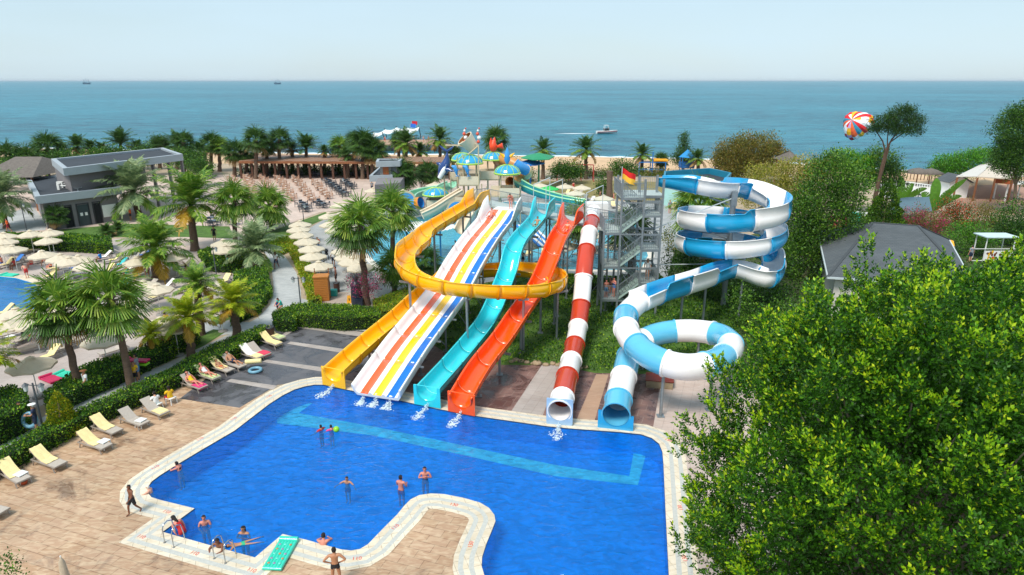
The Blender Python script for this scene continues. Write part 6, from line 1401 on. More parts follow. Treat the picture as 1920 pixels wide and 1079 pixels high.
# ================= furniture =================
def heading(a, b): d = b-a; return math.atan2(d.y, d.x)-PI/2      # local +Y towards b
taupe = M('taupe_frame', '#9a9086', .5, .06, 5); mesh_t = M('taupe_mesh', '#b3a89c', .7, .08, 8); yt_ = M('yellow_towel', '#ecd89c', .9, .08, 4, bump=.4, bscale=30)
tow = {'yellow': yt_, 'pink': M('pink_towel', '#d9407a', .9, .1, 4), 'red': M('red_towel', '#d6405a', .9, .1, 4), 'white': M('white_towel', '#ece8df', .9, .06, 4), 'teal': M('teal_towel', '#3fb5b8', .9, .1, 4), 'blue': M('blue_towel', '#3a78c4', .9, .1, 4), 'multi': M('patterned_towel', '#b8c48c', .9, .5, 3)}
BK = (-.18, .34, -.86, .82)      # hinge y,z -> top y,z
def lounger_proto():
    r = empty('sun_lounger', (0,0,0), 0, 'taupe sun lounger', 'sun lounger', 'sun loungers')
    mb = MB(); 
    for sx in (-.3, .3): mb.beam((sx, -.9, .3), (sx, .95, .3), .05, .05)
    mb.beam((-.3,-.88,.3),(.3,-.88,.3), .05); mb.beam((-.3,.93,.3),(.3,.93,.3), .05); mb.build('frame', taupe, r)
    mb = MB(); mb.box((0,.38,.335), (.58,1.12,.03)); mb.build('seat', mesh_t, r)
    mb = MB(); a = math.atan2(BK[3]-BK[1], BK[0]-BK[2]); L = math.hypot(BK[3]-BK[1], BK[0]-BK[2]); mb.box(V((0,(BK[0]+BK[2])/2,(BK[1]+BK[3])/2)), (.58, L, .03), rot=Matrix.Rotation(-a, 3, 'X')); mb.beam((-.2,-.75,.3),(-.2,-.72,.7), .03); mb.beam((.2,-.75,.3),(.2,-.72,.7), .03); mb.build('backrest', mesh_t, r)
    for sx in (-.3, .3):
        for y, dy in ((-.7,-.12), (.72,.12)): mb = MB(); mb.beam((sx, y, .3), (sx, y+dy, 0), .045); mb.build('leg', taupe, r)
    return r
def towel_proto(nm, m, full=True):
    mb = MB(); pts = [(.35 if full else -.1, .362), (-.17, .365), (-.5, .6), (-.84, .85), (-.93, .84), (-.95, .6)]
    if not full: pts = [(.9,.2),(.86,.365),(.5,.37),(.1,.362)]
    n = 6; vs = []
    for y, z in pts:
        for j in range(n+1): vs.append((-.28+.56*j/n+.03*math.sin(y*7+j), y, z+.012*math.sin(j*2.1+y*5)))
    for i in range(len(pts)-1):
        for j in range(n): mb.add([vs[i*(n+1)+j], vs[i*(n+1)+j+1], vs[(i+1)*(n+1)+j+1], vs[(i+1)*(n+1)+j]], [(0,1,2,3)], 0, True)
    vs2 = [(v[0], v[1], v[2]+.02) for v in vs]
    for i in range(len(pts)-1):
        for j in range(n): mb.add([vs2[i*(n+1)+j], vs2[i*(n+1)+j+1], vs2[(i+1)*(n+1)+j+1], vs2[(i+1)*(n+1)+j]], [(0,1,2,3)], 0, True)
    o = mb.build('towel', m); tag(o, 'towel', 'towel'); me = o.data; bpy.data.objects.remove(o); return me
TW = {k: towel_proto(k, m) for k, m in tow.items()}; TWf = {k: towel_proto(k, m, False) for k, m in tow.items()}
def towel(kind, loc, rz, label, foot=False, group=None):
    o = link('towel', (TWf if foot else TW)[kind]); o.location = loc; o.rotation_euler = (0,0,rz); tag(o, label, 'towel', group); return o
lp = Placer(lounger_proto())
side_lbl = ['nearest the lower left corner of the frame','beside the white side table at the left of the deck','with yellow towel, third along the near hedge','with pink cloth on its yellow towel, fourth along the near hedge','bare, fifth along the near hedge','with towel hanging off its end, sixth along the near hedge','under two people, just past the seated men','with green patterned towel','carrying the child in orange','carrying the reclining man in dark shorts','with pale towel at its head beside the dark paving','with red towel over its foot','fully covered in cream towel, second from the booth hedge','covered in yellow towel, closest to the booth hedge']
near = [((2,884),(58,918),'yellow',0),((60,862),(129,887),'yellow',0),((146,830),(215,852),'yellow',0),((170,800),(235,824),'yellow',0),((224,786),(283,808),None,0),((264,766),(321,789),None,'yellow'),((340,720),(391,738),None,'pink'),((366,704),(415,720),'multi','multi'),((391,690),(442,706),'yellow',0),((418,683),(462,697),None,0),((446,664),(500,682),'white','yellow'),((462,660),(512,676),None,'red'),((484,640),(535,657),'yellow','yellow'),((494,630),(538,645),'yellow','multi')]
NL = []
for i, (h, f, t1, t2) in enumerate(near):
    a, b = W(*h), W(*f); c = a.lerp(b, .5); rz = heading(a, b); lp(c, rz, label='taupe sun lounger '+side_lbl[i], group='sun loungers by the slide pool'); NL.append((c, rz))
    if t1: towel(t1, c, rz, f'{t1} towel over the head of the {ORD[i]} lounger along the hedge'.replace('multi', 'patterned'))
    if t2: towel(t2, c, rz, f'{t2} towel over the foot of the {ORD[i]} lounger along the hedge'.replace('multi', 'patterned'), True)
a, b = W(-50,958), W(8,972); lp(a.lerp(b,.5), heading(a,b), label='taupe sun lounger cut off by the left edge, only its foot showing', group='sun loungers by the slide pool')
lag = [(30,458,'yellow'),(56,471,'yellow'),(110,459,'yellow'),(128,459,'white'),(147,459,None),(169,459,'yellow'),(183,463,'yellow'),(12,498,'yellow'),(30,492,'blue'),(80,488,'teal'),(234,476,None),(213,489,'yellow'),(194,484,'white'),(225,498,'teal'),(243,506,'white'),(262,512,'multi'),(25,627,None),(75,612,'yellow'),(60,655,None),(120,655,None),(155,637,None),(92,672,'yellow'),(317,612,'yellow'),(345,500,'yellow'),(305,495,'white'),(330,520,None),(425,482,'yellow'),(440,492,'white'),(355,575,None),(8,470,'yellow'),(5,665,None),(215,660,None),(290,560,'yellow'),(100,505,'yellow'),(150,515,'white'),(180,520,None),(270,480,'blue'),(36,605,None),(412,578,'yellow'),(128,592,None),(40,640,None),(5,590,'yellow'),(48,598,'white'),(345,545,'yellow'),(380,552,None),(230,540,'teal'),(420,530,'yellow'),(200,510,'yellow'),(310,540,'white'),(92,520,'yellow'),(140,505,'blue'),(65,485,'white'),(455,470,None),(280,540,None)]
for i, (px, py, tk) in enumerate(lag):
    p = W(px, py+4); rz = R(-40) if py < 480 else (R(150)+.3*math.sin(i)); rz = R(160) if 480 <= py < 530 and px < 120 else rz
    rz = {0: R(-150), 1: R(-60)}.get(i % 9, R(190)-R(40)*((i*7) % 5)/5) if py < 480 else rz
    rk_ = ORD[sorted(range(len(lag)), key=lambda q: lag[q][0]).index(i) % 46]
    lp(p, rz, label=(f'sun lounger with {tk} towel ' if tk else 'bare taupe sun lounger ').replace('multi', 'patterned')+f'among the lagoon parasols, {rk_} from the left', group='sun loungers round the lagoon pool')
    if tk: towel(tk, p, rz, f'{tk} towel spread on the {rk_} lagoon lounger from the left'.replace('multi', 'patterned'), group='towels by the lagoon pool')
prom = [(556,432),(566,444),(575,452),(583,462),(588,474),(594,486),(600,500),(606,512),(628,432),(634,446),(652,482),(660,492),(668,504),(676,514),(644,462),(1020,478),(1042,482),(1062,476),(1085,480),(990,482),(1120,478),(1005,366),(1035,368),(1062,366),(1085,368),(1110,380),(1130,384),(1150,390),(1160,398),(1095,376),(1280,385),(1262,392),(1285,362)]
for i, (px, py) in enumerate(prom):
    p = W(px, py); rz = R(70) if px < 620 else R(-60) if px < 700 else R(160+20*math.sin(i)); zn = 'left of the promenade' if px < 620 else 'right of the promenade' if px < 700 else 'beyond the pale pool'
    zl = sorted([q for q in prom if (q[0] < 620) == (px < 620) and (q[0] < 700) == (px < 700)]); rk_ = ORD[zl.index((px, py))]
    lp(p, rz, label=f'sun lounger {zn}, {rk_} from the left', group='loungers '+zn)
    if i % 2: tk = ('yellow','white','red','yellow')[i % 4]; towel(tk, p, rz, f'{tk} towel on the {rk_} lounger from the left {zn}', group='towels '+zn)
# parasols
def parasol_proto(can, r_=1.15, nm='parasol', lbl='cream parasol'):
    r = empty(nm, (0,0,0), 0, lbl, 'parasol', 'parasols'); n = 8; mb = MB(); ap = V((0,0,2.55)); rim = []
    for j in range(n*2):
        a = PI*j/n; k = 1 if j % 2 == 0 else .935; rim.append(V((r_*k*math.cos(a), r_*k*math.sin(a), 2.06 if j % 2 == 0 else 2.1)))
    mid = [V((p.x*.5, p.y*.5, 2.335 if j % 2 == 0 else 2.30)) for j, p in enumerate(rim)]; tp_ = [V((p.x*.1, p.y*.1, 2.53)) for p in rim]; m_ = 2*n
    mb.add(tp_+mid+rim+[p-V((0,0,.13)) for p in rim], [(j, m_+j, m_+(j+1) % m_, (j+1) % m_) for j in range(m_)]+[(m_+j, 2*m_+j, 2*m_+(j+1) % m_, m_+(j+1) % m_) for j in range(m_)]+[(2*m_+j, 3*m_+j, 3*m_+(j+1) % m_, 2*m_+(j+1) % m_) for j in range(m_)])
    mb.build('canopy', can, r)
    mb = MB(); mb.add([V((0,0,2.68))]+[V((.24*math.cos(PI*j/4), .24*math.sin(PI*j/4), 2.55)) for j in range(8)], [(0, j+1, (j+1) % 8+1) for j in range(8)]); mb.build('vent_cap', can, r)
    mb = MB(); mb.tube([(0,0,0),(0,0,2.6)], .025, 7); mb.build('pole', white, r)
    mb = MB(); mb.lathe([(.01,.12),(.3,.1),(.32,0)], (0,0,0), 12); mb.build('base', M('concrete_base', '#8d8a86', .9), r)
    return r
pp = Placer(parasol_proto(cream)); rg = random.Random(4)
lagp = [(55,432),(93,430),(88,444),(6,436),(6,446),(22,460),(2,458),(78,470),(112,476),(128,482),(146,478),(164,490),(255,482),(325,473),(268,526),(292,533),(325,600),(28,577),(8,598),(190,625),(55,670),(300,595),(385,525),(410,560),(240,562),(110,575),(60,594)]
for i, (px, py) in enumerate(sorted(lagp)):
    c = W(px, py, 2.6); pp((c.x, c.y, 0), rg.uniform(0,.8), sc=(1.12,1.12,1), label=f'cream parasol by the lagoon pool, {ORD[i]} from the left', group='cream parasols round the lagoon pool')
row1 = [(562,414),(559,423),(564,433),(574,445),(583,458),(586,472),(597,490)]; row2 = [(616,399),(619,414),(630,423),(652,473),(660,482),(676,492),(640,405),(658,418),(645,462),(636,380),(683,370),(668,378),(650,392)]
for i, (px, py) in enumerate(row1): c = W(px, py, 2.6); pp((c.x, c.y, 0), rg.uniform(0,.8), sc=(1.15,1.15,1), label=f'cream parasol left of the promenade, {ORD[i]} from the far end', group='cream parasols along the promenade')
for i, (px, py) in enumerate(sorted(row2, key=lambda q: q[1])): c = W(px, py, 2.6); pp((c.x, c.y, 0), rg.uniform(0,.8), sc=(1.15,1.15,1), label=f'cream parasol right of the promenade, {ORD[i]} from the far end', group='cream parasols along the promenade')
for i, (px, py, lb) in enumerate([(418,449,'rear of the two cream parasols beside the bar planting'),(421,460,'front of the two cream parasols beside the bar planting')]): c = W(px, py, 2.6); pp((c.x, c.y, 0), 0, sc=(1.15,1.15,1), label=lb, group='pair of cream parasols')
farp = [(784,353),(756,356),(838,346),(1012,343),(1060,345),(1091,347),(1079,357),(1132,366),(1010,447),(1060,452),(1045,443),(1172,440),(1188,428),(1160,452),(700,352),(815,342),(1110,432),(985,452)]
for i, (px, py) in enumerate(sorted(farp)): c = W(px, py, 2.6); pp((c.x, c.y, 0), rg.uniform(0,.8), sc=(1.3,1.3,1), label=f'cream parasol behind the slides, {ORD[i]} from the left', group='cream parasols behind the slides')
gp = parasol_proto(M('green_canvas', '#2fb457', .8), lbl='bright green parasol among the cream ones beyond the pale pool'); c = W(1030, 348, 2.6); gp.location = (c.x, c.y, 0); gp.scale = (1.35,1.35,1); gp['group'] = 'green parasol'; del gp['group']
cl = empty('closed_parasol', (0,0,0), 0, 'folded beige parasol at the bottom edge, lower left', 'parasol'); c = W(115,1052,2.4); cl.location = (c.x, c.y, 0); mb = MB(); mb.lathe([(.02,2.55),(.1,2.35),(.13,1.9),(.2,1.2),(.22,.95),(.1,1.0)], (0,0,0), 10); mb.build('canopy', M('folded_canvas', '#b3a48e', .8, .15, 8), cl); mb = MB(); mb.tube([(0,0,0),(0,0,2.6)], .025, 7); mb.build('pole', white, cl)
# cafe chairs and tables
def chair_proto(col, lbl, grp, nm='cafe_chair'):
    r = empty(nm, (0,0,0), 0, lbl, 'chair', grp); mb = MB(); mb.box((0,0,.46), (.48,.46,.04)); mb.build('seat', col, r); mb = MB(); mb.box((0,-.22,.8), (.48,.04,.26)); mb.build('backrest', col, r)
    for sx in (-.23,.23): mb = MB(); mb.beam((sx,-.22,0),(sx,-.22,.93), .04); mb.beam((sx,.2,0),(sx,.2,.66), .04); mb.beam((sx,-.22,.66),(sx,.22,.66), .05); mb.build('side_frame', col, r)
    return r
def table_proto(top, lbl, grp, nm='cafe_table'):
    r = empty(nm, (0,0,0), 0, lbl, 'table', grp); mb = MB(); mb.box((0,0,.74), (.8,.8,.04)); mb.build('tabletop', top, r); mb = MB(); mb.tube([(0,0,0),(0,0,.72)], .04, 6); mb.box((0,0,.02), (.5,.5,.04)); mb.build('pedestal', dark, r); return r
brn = M('tan_chair_wood', '#bd9880', .6, .15, 4); drk = M('dark_blue_grey_plastic', '#343c46', .5, .1, 4); blk2 = M('black_rattan', '#1d1f22', .6, .1, 4)
cb = Placer(chair_proto(brn, 'tan wooden chair on the pink terrace', 'tan chairs on the terrace')); tb_ = Placer(table_proto(M('pale_tabletop', '#d8cabc', .5, .05, 3), 'pale square table among the tan chairs', 'pale cafe tables'))
cdk = Placer(chair_proto(drk, 'dark blue grey chair on the terrace', 'dark chairs on the terrace')); tdk = Placer(table_proto(M('dark_tabletop', '#59636c', .4, .05, 3), 'dark square table on the terrace', 'dark cafe tables'))
def inpoly(x, y, P_):
    c = False; n = len(P_)
    for i in range(n):
        a, b = P_[i], P_[(i+1) % n]
        if (a[1] > y) != (b[1] > y) and x < (b[0]-a[0])*(y-a[1])/(b[1]-a[1])+a[0]: c = not c
    return c
def dining(px, cp, tpl, clb, tlb, cg, tg, sp, nmax, ph=0, nch=4):
    q = [W(*p) for p in px]; P_ = [(v.x, v.y) for v in q]; cx, cy = W(530,300).x, W(530,300).y; k = 0; spots = []
    for ring in range(40):
        rr = 8+ring*sp; m_ = int(2*PI*rr/(sp*1.15))
        for j in range(m_):
            a = 2*PI*j/m_+ph; x, y = cx+rr*math.cos(a), cy+rr*math.sin(a)
            if inpoly(x, y, P_): spots.append((x, y, a))
    spots.sort(key=lambda s: s[1]); spots = spots[:nmax]
    for x, y, a in spots:
        a += rg.uniform(-.15,.15); tpl((x, y, 0), a, label=tlb, group=tg)
        for c_ in range(nch):
            w = a+PI/2*c_; d = .68+rg.uniform(-.05,.1); cp((x+d*math.cos(w), y+d*math.sin(w), 0), w+PI/2+rg.uniform(-.25,.25), label=clb, group=cg)
dining([(425,338),(470,334),(545,336),(590,344),(630,362),(640,375),(600,380),(560,380),(520,392),(455,370)], cb, tb_, 'tan wooden chair on the pink terrace between the palms', 'pale square table among the tan chairs', 'tan chairs on the terrace', 'pale cafe tables', 2.35, 80, 0, 3)
dining([(545,336),(600,336),(650,345),(668,352),(660,370),(640,372),(610,352),(575,342)], cdk, tdk, 'dark blue grey chair in the arc before the pergola', 'dark square table in the arc before the pergola', 'dark chairs on the terrace', 'dark cafe tables', 2.3, 12)
dining([(450,326),(690,326),(690,333),(450,333)], cdk, tdk, 'dark chair in the shade of the long pergola', 'dark table in the shade of the long pergola', 'chairs under the pergola', 'tables under the pergola', 2.6, 26)
dining([(548,388),(612,380),(616,388),(570,402),(545,400)], cdk, tdk, 'dark blue grey chair at the near corner of the terrace', 'dark square table at the near corner of the terrace', 'dark chairs at the terrace corner', 'dark tables at the terrace corner', 2.2, 5)
dining([(372,416),(440,410),(445,424),(380,432)], cdk, tdk, 'dark chair beside the largest date palm', 'dark table beside the largest date palm', 'dark chairs by the date palm', 'dark tables by the date palm', 2.2, 3)
dining([(1795,350),(1860,348),(1880,365),(1800,378)], cdk, tdk, 'black chair under the beach restaurant roof', 'table under the beach restaurant roof', 'beach restaurant chairs', 'beach restaurant tables', 2.2, 8)
dining([(1850,372),(1885,368),(1900,385),(1860,392)], cdk, tdk, 'black chair on the open restaurant floor by the white pergola', 'table on the open restaurant floor', 'open floor chairs', 'open floor tables', 2.1, 3)
for i in range(6): c = W(1695+i*8.5, 372+i*.9); cdk(c, R(20), label='black chair in the row behind the white railing', group='chairs behind the white railing')
# lamp posts
def lamp(px, py, h, lb, double=False):
    r = empty('lamp_post', W(px, py), 0, lb, 'lamp post'); m_ = M('post_grey', '#4c5358', .5, .1, 4); mb = MB(); mb.tube([(0,0,0),(0,0,h)], [.06,.045], 8); mb.build('pole', m_, r)
    for sx in ((-.42,.42) if double else (.3,)):
        mb = MB(); mb.beam((0,0,h-.15),(sx,0,h-.1), .035); mb.build('arm', m_, r); mb = MB(); mb.lathe([(.1,-.32),(.15,0),(.02,.02)], (sx, 0, h-.15), 6, sm=False); o = mb.build('lantern', M('lantern_glass', '#c8d0d0', .2), r); mb = MB(); mb.lathe([(.19,.0),(.02,.16)], (sx, 0, h-.15), 6, sm=False); mb.build('lantern_cap', m_, o)
lamp(80,800,2.6,'grey post with two lanterns beside the golden conical bush', True); lamp(565,583,2.9,'grey post with two lanterns between path and booth', True); lamp(406,518,2.9,'slim lamp post on the hedge side of the path bend'); lamp(50,432,3.4,'slim lamp post in front of the grey pavilion'); lamp(642,372,3.2,'slim lamp post at the edge of the terrace chairs'); lamp(570,420,2.6,'slim lamp post at the near corner of the terrace')
# bins, table, bench, stools etc.
def bin_(px, py, h, r_, lb, m=M('slatted_bin', '#4a2f26', .6, .2, 5)):
    r = empty('waste_bin', W(px, py), 0, lb, 'bin'); mb = MB(); mb.lathe([(r_*.9,0),(r_,h*.95)], (0,0,0), 14); mb.build('body', m, r); mb = MB(); mb.lathe([(r_*1.08,h*.93),(r_*1.08,h),(r_*.6,h),(r_*.58,h*.8),(.01,h*.8)], (0,0,0), 14); mb.build('lid', dark, r)
bin_(508,636,.95,.3,'brown slatted bin at the end of the long hedge'); bin_(632,548,.9,.28,'brown bin behind the wooden booth')
def stool(px, py, lb, sc=1):
    r = empty('side_table', W(px, py), R(-20), lb, 'side table'); r.scale = (sc,)*3; mb = MB(); mb.box((0,0,.4), (.45,.45,.035)); mb.build('tabletop', white, r)
    for sx in (-.19,.19):
        for sy in (-.19,.19): mb = MB(); mb.beam((sx,sy,.39),(sx*1.15,sy*1.15,0), .045); mb.build('leg', white, r)
stool(42,902,'white plastic side table with terracotta pot beneath'); stool(197,840,'white side table between the third and fourth loungers'); stool(266,800,'white side table carrying black sandals'); stool(296,768,'white stool under the man in white shirt', .95); stool(322,757,'white stool under the man in yellow shirt', .95); stool(120,646,'white side table on the lagoon terrace'); stool(22,640,'low white side table near the man in orange')
pot = empty('terracotta_pot', W(46,908), 0, 'small terracotta pot under the white side table', 'pot'); mb = MB(); mb.lathe([(.01,0),(.11,0),(.15,.16),(.16,.19),(.12,.18)], (0,0,0), 12); mb.build('body', M('terracotta', '#b5522c', .7), pot)
bn = empty('wooden_bench', W(1236,722), R(-12), 'dark red wooden plank bench on a stone base under the spiral', 'bench'); mb = MB()
for k in range(6): mb.box((0,-.5+k*.2,.5), (1.7,.17,.06))
mb.build('seat', M('red_brown_planks', '#7c2f20', .5, .2, 5, stretch=(1,6,1)), bn); mb = MB(); mb.box((0,0,.23), (1.6,1.1,.46)); mb.build('base', stone, bn)
ws = empty('floor_sign', W(655,568), R(15), 'small yellow folding floor sign on the booth paving', 'sign'); mb = MB()
for s_ in (-1,1): mb.add([(-.2,s_*.2,0),(.2,s_*.2,0),(.13,s_*.02,.65),(-.13,s_*.02,.65)], [(0,1,2,3)])
mb.build('board', M('sign_yellow', '#f0a81c', .5), ws); mb = MB(); mb.box((0,-.135,.34), (.06,.02,.22)); mb.build('symbol', dark, ws)
cv = empty('covered_machine', W(670,572), 0, 'tall machine wrapped in dark navy cover beside the big fan palm', 'covered machine'); mb = MB(); mb.lathe([(.42,0),(.5,.3),(.48,.9),(.42,1.5),(.5,1.75),(.3,2.0),(.16,2.1),(.22,2.3),(.2,2.5),(.01,2.55)], (0,0,0), 14); mb.build('cover', M('navy_cover', '#1c2a3c', .35, .25, 3, bump=.6, bscale=5), cv); mb = MB(); mb.box((.3,-.3,.35), (.6,.7,.7)); mb.build('base', M('navy_cover', ''), cv)
bk_ = empty('mesh_basket', W(622,555), 0, 'turquoise mesh basket behind the booth', 'basket'); mb = MB(); mb.box((0,0,.3), (.95,.5,.55)); mb.build('body', M('turq_mesh', '#27a79e', .6, .2, 10), bk_)
# stroller
st_ = empty('stroller', W(612,486), R(10), 'black baby stroller standing on the promenade', 'stroller'); mb = MB(); mb.beam((-.22,-.3,.2),(-.22,.35,1.0), .03); mb.beam((.22,-.3,.2),(.22,.35,1.0), .03); mb.beam((-.22,.35,1.0),(.22,.35,1.0), .03); mb.beam((-.22,.3,.15),(-.22,-.1,.6), .03); mb.beam((.22,.3,.15),(.22,-.1,.6), .03); mb.build('frame', dark, st_)
mb = MB(); mb.box((0,0,.55), (.4,.5,.12)); mb.ball((0,.15,.85), (.24,.3,.25), 10); mb.build('hood', blk2, st_)
for sx in (-.25,.25):
    for sy in (-.32,.3): mb = MB(); mb.tube([(sx-.03,sy,.13),(sx+.03,sy,.13)], .13, 12); mb.build('wheel', dark, st_)
# pool ladder rails
def rails(p1, p2, lb):
    r = empty('ladder_rails', (0,0,0), 0, lb, 'pool ladder'); inn = V((.33,.95,0)).normalized()
    for q in (p1, p2):
        b = W(*q); mb = MB(); mb.tube([b+V((0,0,0)), b+V((0,0,.65)), b+inn*.08+V((0,0,.8)), b+inn*.28+V((0,0,.86)), b+inn*.48+V((0,0,.75)), b+inn*.56+V((0,0,.3)), b+inn*.6+V((0,0,-.6))], .024, 8); mb.lathe([(.05,.03),(.06,.012)], b, 10); mb.build('rail', M('chrome', '#b9bec2', .15, .05, 3, metal=1), r)
rails((309,1018),(326,1027),'left pair of steel hand rails at the pool corner'); rails((402,1048),(423,1057),'right pair of steel hand rails near the floating swimmers')
# air mattresses
def mattress(name, lb, loc, rz, m, L=1.85, Wd=.75, cells=6, extra=None, tilt=None, cat='air mattress'):
    r = empty(name, loc, rz, lb, cat); mb = MB()
    for k in range(cells): mb.tube([(-Wd/2+Wd*(k+.5)/cells, -L/2, .07), (-Wd/2+Wd*(k+.5)/cells, L/2-.35, .07)], .078*(1 if cells < 8 else .8), 8)
    mb.tube([(-Wd/2,-L/2,.07),(Wd/2,-L/2,.07)], .07, 8); mb.build('body', m, r)
    mb = MB(); mb.tube([(-Wd/2,L/2-.2,.1),(Wd/2,L/2-.2,.1)], [.13,.13], 10); mb.build('pillow', m, r)
    if extra:
        mb = MB(); 
        for i in range(3):
            for j in range(5): mb.lathe([(.045,.0),(.05,.012),(.02,.014)], (-.22+.22*i, -.72+.27*j, .145), 10, (i+j) % 3)
        mb.build('cup', extra, r)
    if tilt: r.rotation_euler = tilt
    return r
a, b = W(512,1068), W(545,1012); mattress('air_mattress', 'turquoise air mattress with coloured cup holes at the pool corner', a.lerp(b,.5)+V((0,0,.02)), heading(a,b), M('turquoise_vinyl', '#2fc9ac', .3, .06, 3, coat=.5), extra=[M('cup_orange', '#d88a4a', .4), M('cup_pink', '#b88ab8', .4), M('cup_pale', '#7fe8d4', .3)])
mattress('air_mattress', 'magenta air mattress lying behind the hedge by the lagoon', W(95,712), R(60), M('magenta_vinyl', ''), L=1.5); mattress('air_mattress', 'mint air mattress lying behind the hedge by the lagoon', W(122,704), R(75), M('mint_vinyl', ''), L=1.4); mattress('air_mattress', 'mint air mattress on the lagoon pool edge', W(17,517), R(80), M('mint_vinyl', ''), L=1.5)
def ringf(lb, loc, R_, r_, m, rx=0, name='swim_ring'):
    r = empty(name, loc, 0, lb, 'swim ring'); mb = MB(); n = 24; mb.tube([(R_*math.cos(2*PI*j/n), R_*math.sin(2*PI*j/n), r_) for j in range(n+1)], r_, 10, caps=False); mb.build('tube', m, r); r.rotation_euler = (rx, 0, 0); return r
ringf('pale blue swim ring on the dark paving beside the rolled towel', W(479,697), .36, .1, M('pale_blue_vinyl', '#6f9fb4', .4))
tr2 = MB(); tr2.tube([(-.5,0,.42),(.5,.1,.46)], .16, 10); o = tr2.build('rolled_towel', yt_); o.location = W(476,690); tag(o, 'cream rolled towel resting over a stand beside the swim ring', 'towel')
# ================= people =================
HH = {'pelvis':(0,0,.95),'spine':(0,0,1.12),'chest':(0,.0,1.32),'neck':(0,0,1.47),'jaw':(0,.025,1.56),'head':(0,.015,1.65),'crown':(0,0,1.735)}
BASE = dict(HH, **{'Ls':(-.18,0,1.42),'Le':(-.25,-.02,1.14),'Lw':(-.26,.05,.89),'Rs':(.18,0,1.42),'Re':(.25,-.02,1.14),'Rw':(.26,.05,.89),
 'Lp':(-.095,0,.9),'Lk':(-.1,.02,.49),'La':(-.1,-.01,.08),'Lt':(-.12,.17,.035),'Rp':(.095,0,.9),'Rk':(.1,.02,.49),'Ra':(.1,-.01,.08),'Rt':(.12,.17,.035)})
RAD = {'pelvis':(.15,.11),'spine':(.125,.095),'chest':(.155,.105),'neck':(.055,.055),'jaw':(.07,.078),'head':(.085,.1),'crown':(.06,.07),'s':(.065,.065),'e':(.042,.042),'w':(.028,.026),'p':(.098,.095),'k':(.058,.06),'a':(.038,.042),'t':(.042,.024)}
EDG = [('pelvis','spine'),('spine','chest'),('chest','neck'),('neck','jaw'),('jaw','head'),('head','crown')]+[e for s in 'LR' for e in (('chest',s+'s'),(s+'s',s+'e'),(s+'e',s+'w'),('pelvis',s+'p'),(s+'p',s+'k'),(s+'k',s+'a'),(s+'a',s+'t'))]
def pose(**kw): d = dict(BASE); d.update(kw); return d
def upper(d, ang, pivot='pelvis', names=('spine','chest','neck','jaw','head','crown','Ls','Le','Lw','Rs','Re','Rw')):
    p = V(d[pivot]); m = Matrix.Rotation(ang, 3, 'X')
    for k in names: d[k] = tuple(p+m@(V(d[k])-p))
    return d
POSES = {}
POSES['stand'] = pose()
POSES['walk'] = pose(Le=(-.24,.1,1.16),Lw=(-.22,.3,1.0),Re=(.24,-.14,1.16),Rw=(.26,-.2,.92),Lk=(-.1,-.08,.5),La=(-.1,-.35,.14),Lt=(-.11,-.22,.03),Rk=(.1,.18,.5),Ra=(.1,.2,.08),Rt=(.11,.37,.035))
POSES['hips'] = pose(Le=(-.42,-.05,1.2),Lw=(-.2,.06,1.02),Re=(.42,-.05,1.2),Rw=(.2,.06,1.02),Lk=(-.13,.02,.49),La=(-.15,0,.08),Lt=(-.18,.16,.035),Rk=(.13,.02,.49),Ra=(.15,0,.08),Rt=(.18,.16,.035))
POSES['armsout'] = pose(Le=(-.42,.1,1.28),Lw=(-.58,.25,1.2),Re=(.42,.1,1.28),Rw=(.58,.25,1.2))
POSES['carry'] = pose(Le=(-.25,.08,1.16),Lw=(-.12,.32,1.15),Re=(.25,.08,1.16),Rw=(.12,.32,1.15))
POSES['chestarms'] = pose(Le=(-.3,.05,1.18),Lw=(-.08,.18,1.3),Re=(.3,.05,1.18),Rw=(.08,.18,1.3))
POSES['edge'] = upper(pose(Le=(-.3,.25,1.36),Lw=(-.12,.45,1.36),Re=(.3,.25,1.36),Rw=(.12,.45,1.36)), -.25)
POSES['bend'] = upper(pose(Le=(-.24,.12,1.15),Lw=(-.2,.2,.92),Re=(.24,.12,1.15),Rw=(.2,.2,.92),Lk=(-.1,.12,.5),Rk=(.1,.1,.5)), -.85)
sit = pose(pelvis=(0,0,.5),spine=(0,-.02,.67),chest=(0,0,.87),neck=(0,.03,1.02),jaw=(0,.07,1.1),head=(0,.07,1.19),crown=(0,.055,1.275),Ls=(-.18,.02,.96),Le=(-.25,.12,.72),Lw=(-.14,.34,.64),Rs=(.18,.02,.96),Re=(.25,.12,.72),Rw=(.14,.34,.64),Lp=(-.1,.03,.49),Lk=(-.14,.44,.5),La=(-.14,.42,.1),Lt=(-.16,.58,.04),Rp=(.1,.03,.49),Rk=(.14,.44,.5),Ra=(.14,.46,.1),Rt=(.16,.62,.04))
POSES['sit'] = sit
rec = pose(pelvis=(0,-.12,.47),spine=(0,-.26,.57),chest=(0,-.42,.7),neck=(0,-.54,.81),jaw=(0,-.57,.9),head=(0,-.62,.97),crown=(0,-.69,1.02),Ls=(-.18,-.47,.76),Le=(-.27,-.3,.56),Lw=(-.18,-.08,.58),Rs=(.18,-.47,.76),Re=(.27,-.3,.56),Rw=(.18,-.08,.58),Lp=(-.09,-.08,.46),Lk=(-.11,.33,.5),La=(-.1,.75,.42),Lt=(-.12,.8,.56),Rp=(.09,-.08,.46),Rk=(.11,.3,.62),Ra=(.1,.55,.4),Rt=(.12,.7,.42))
POSES['recline'] = rec
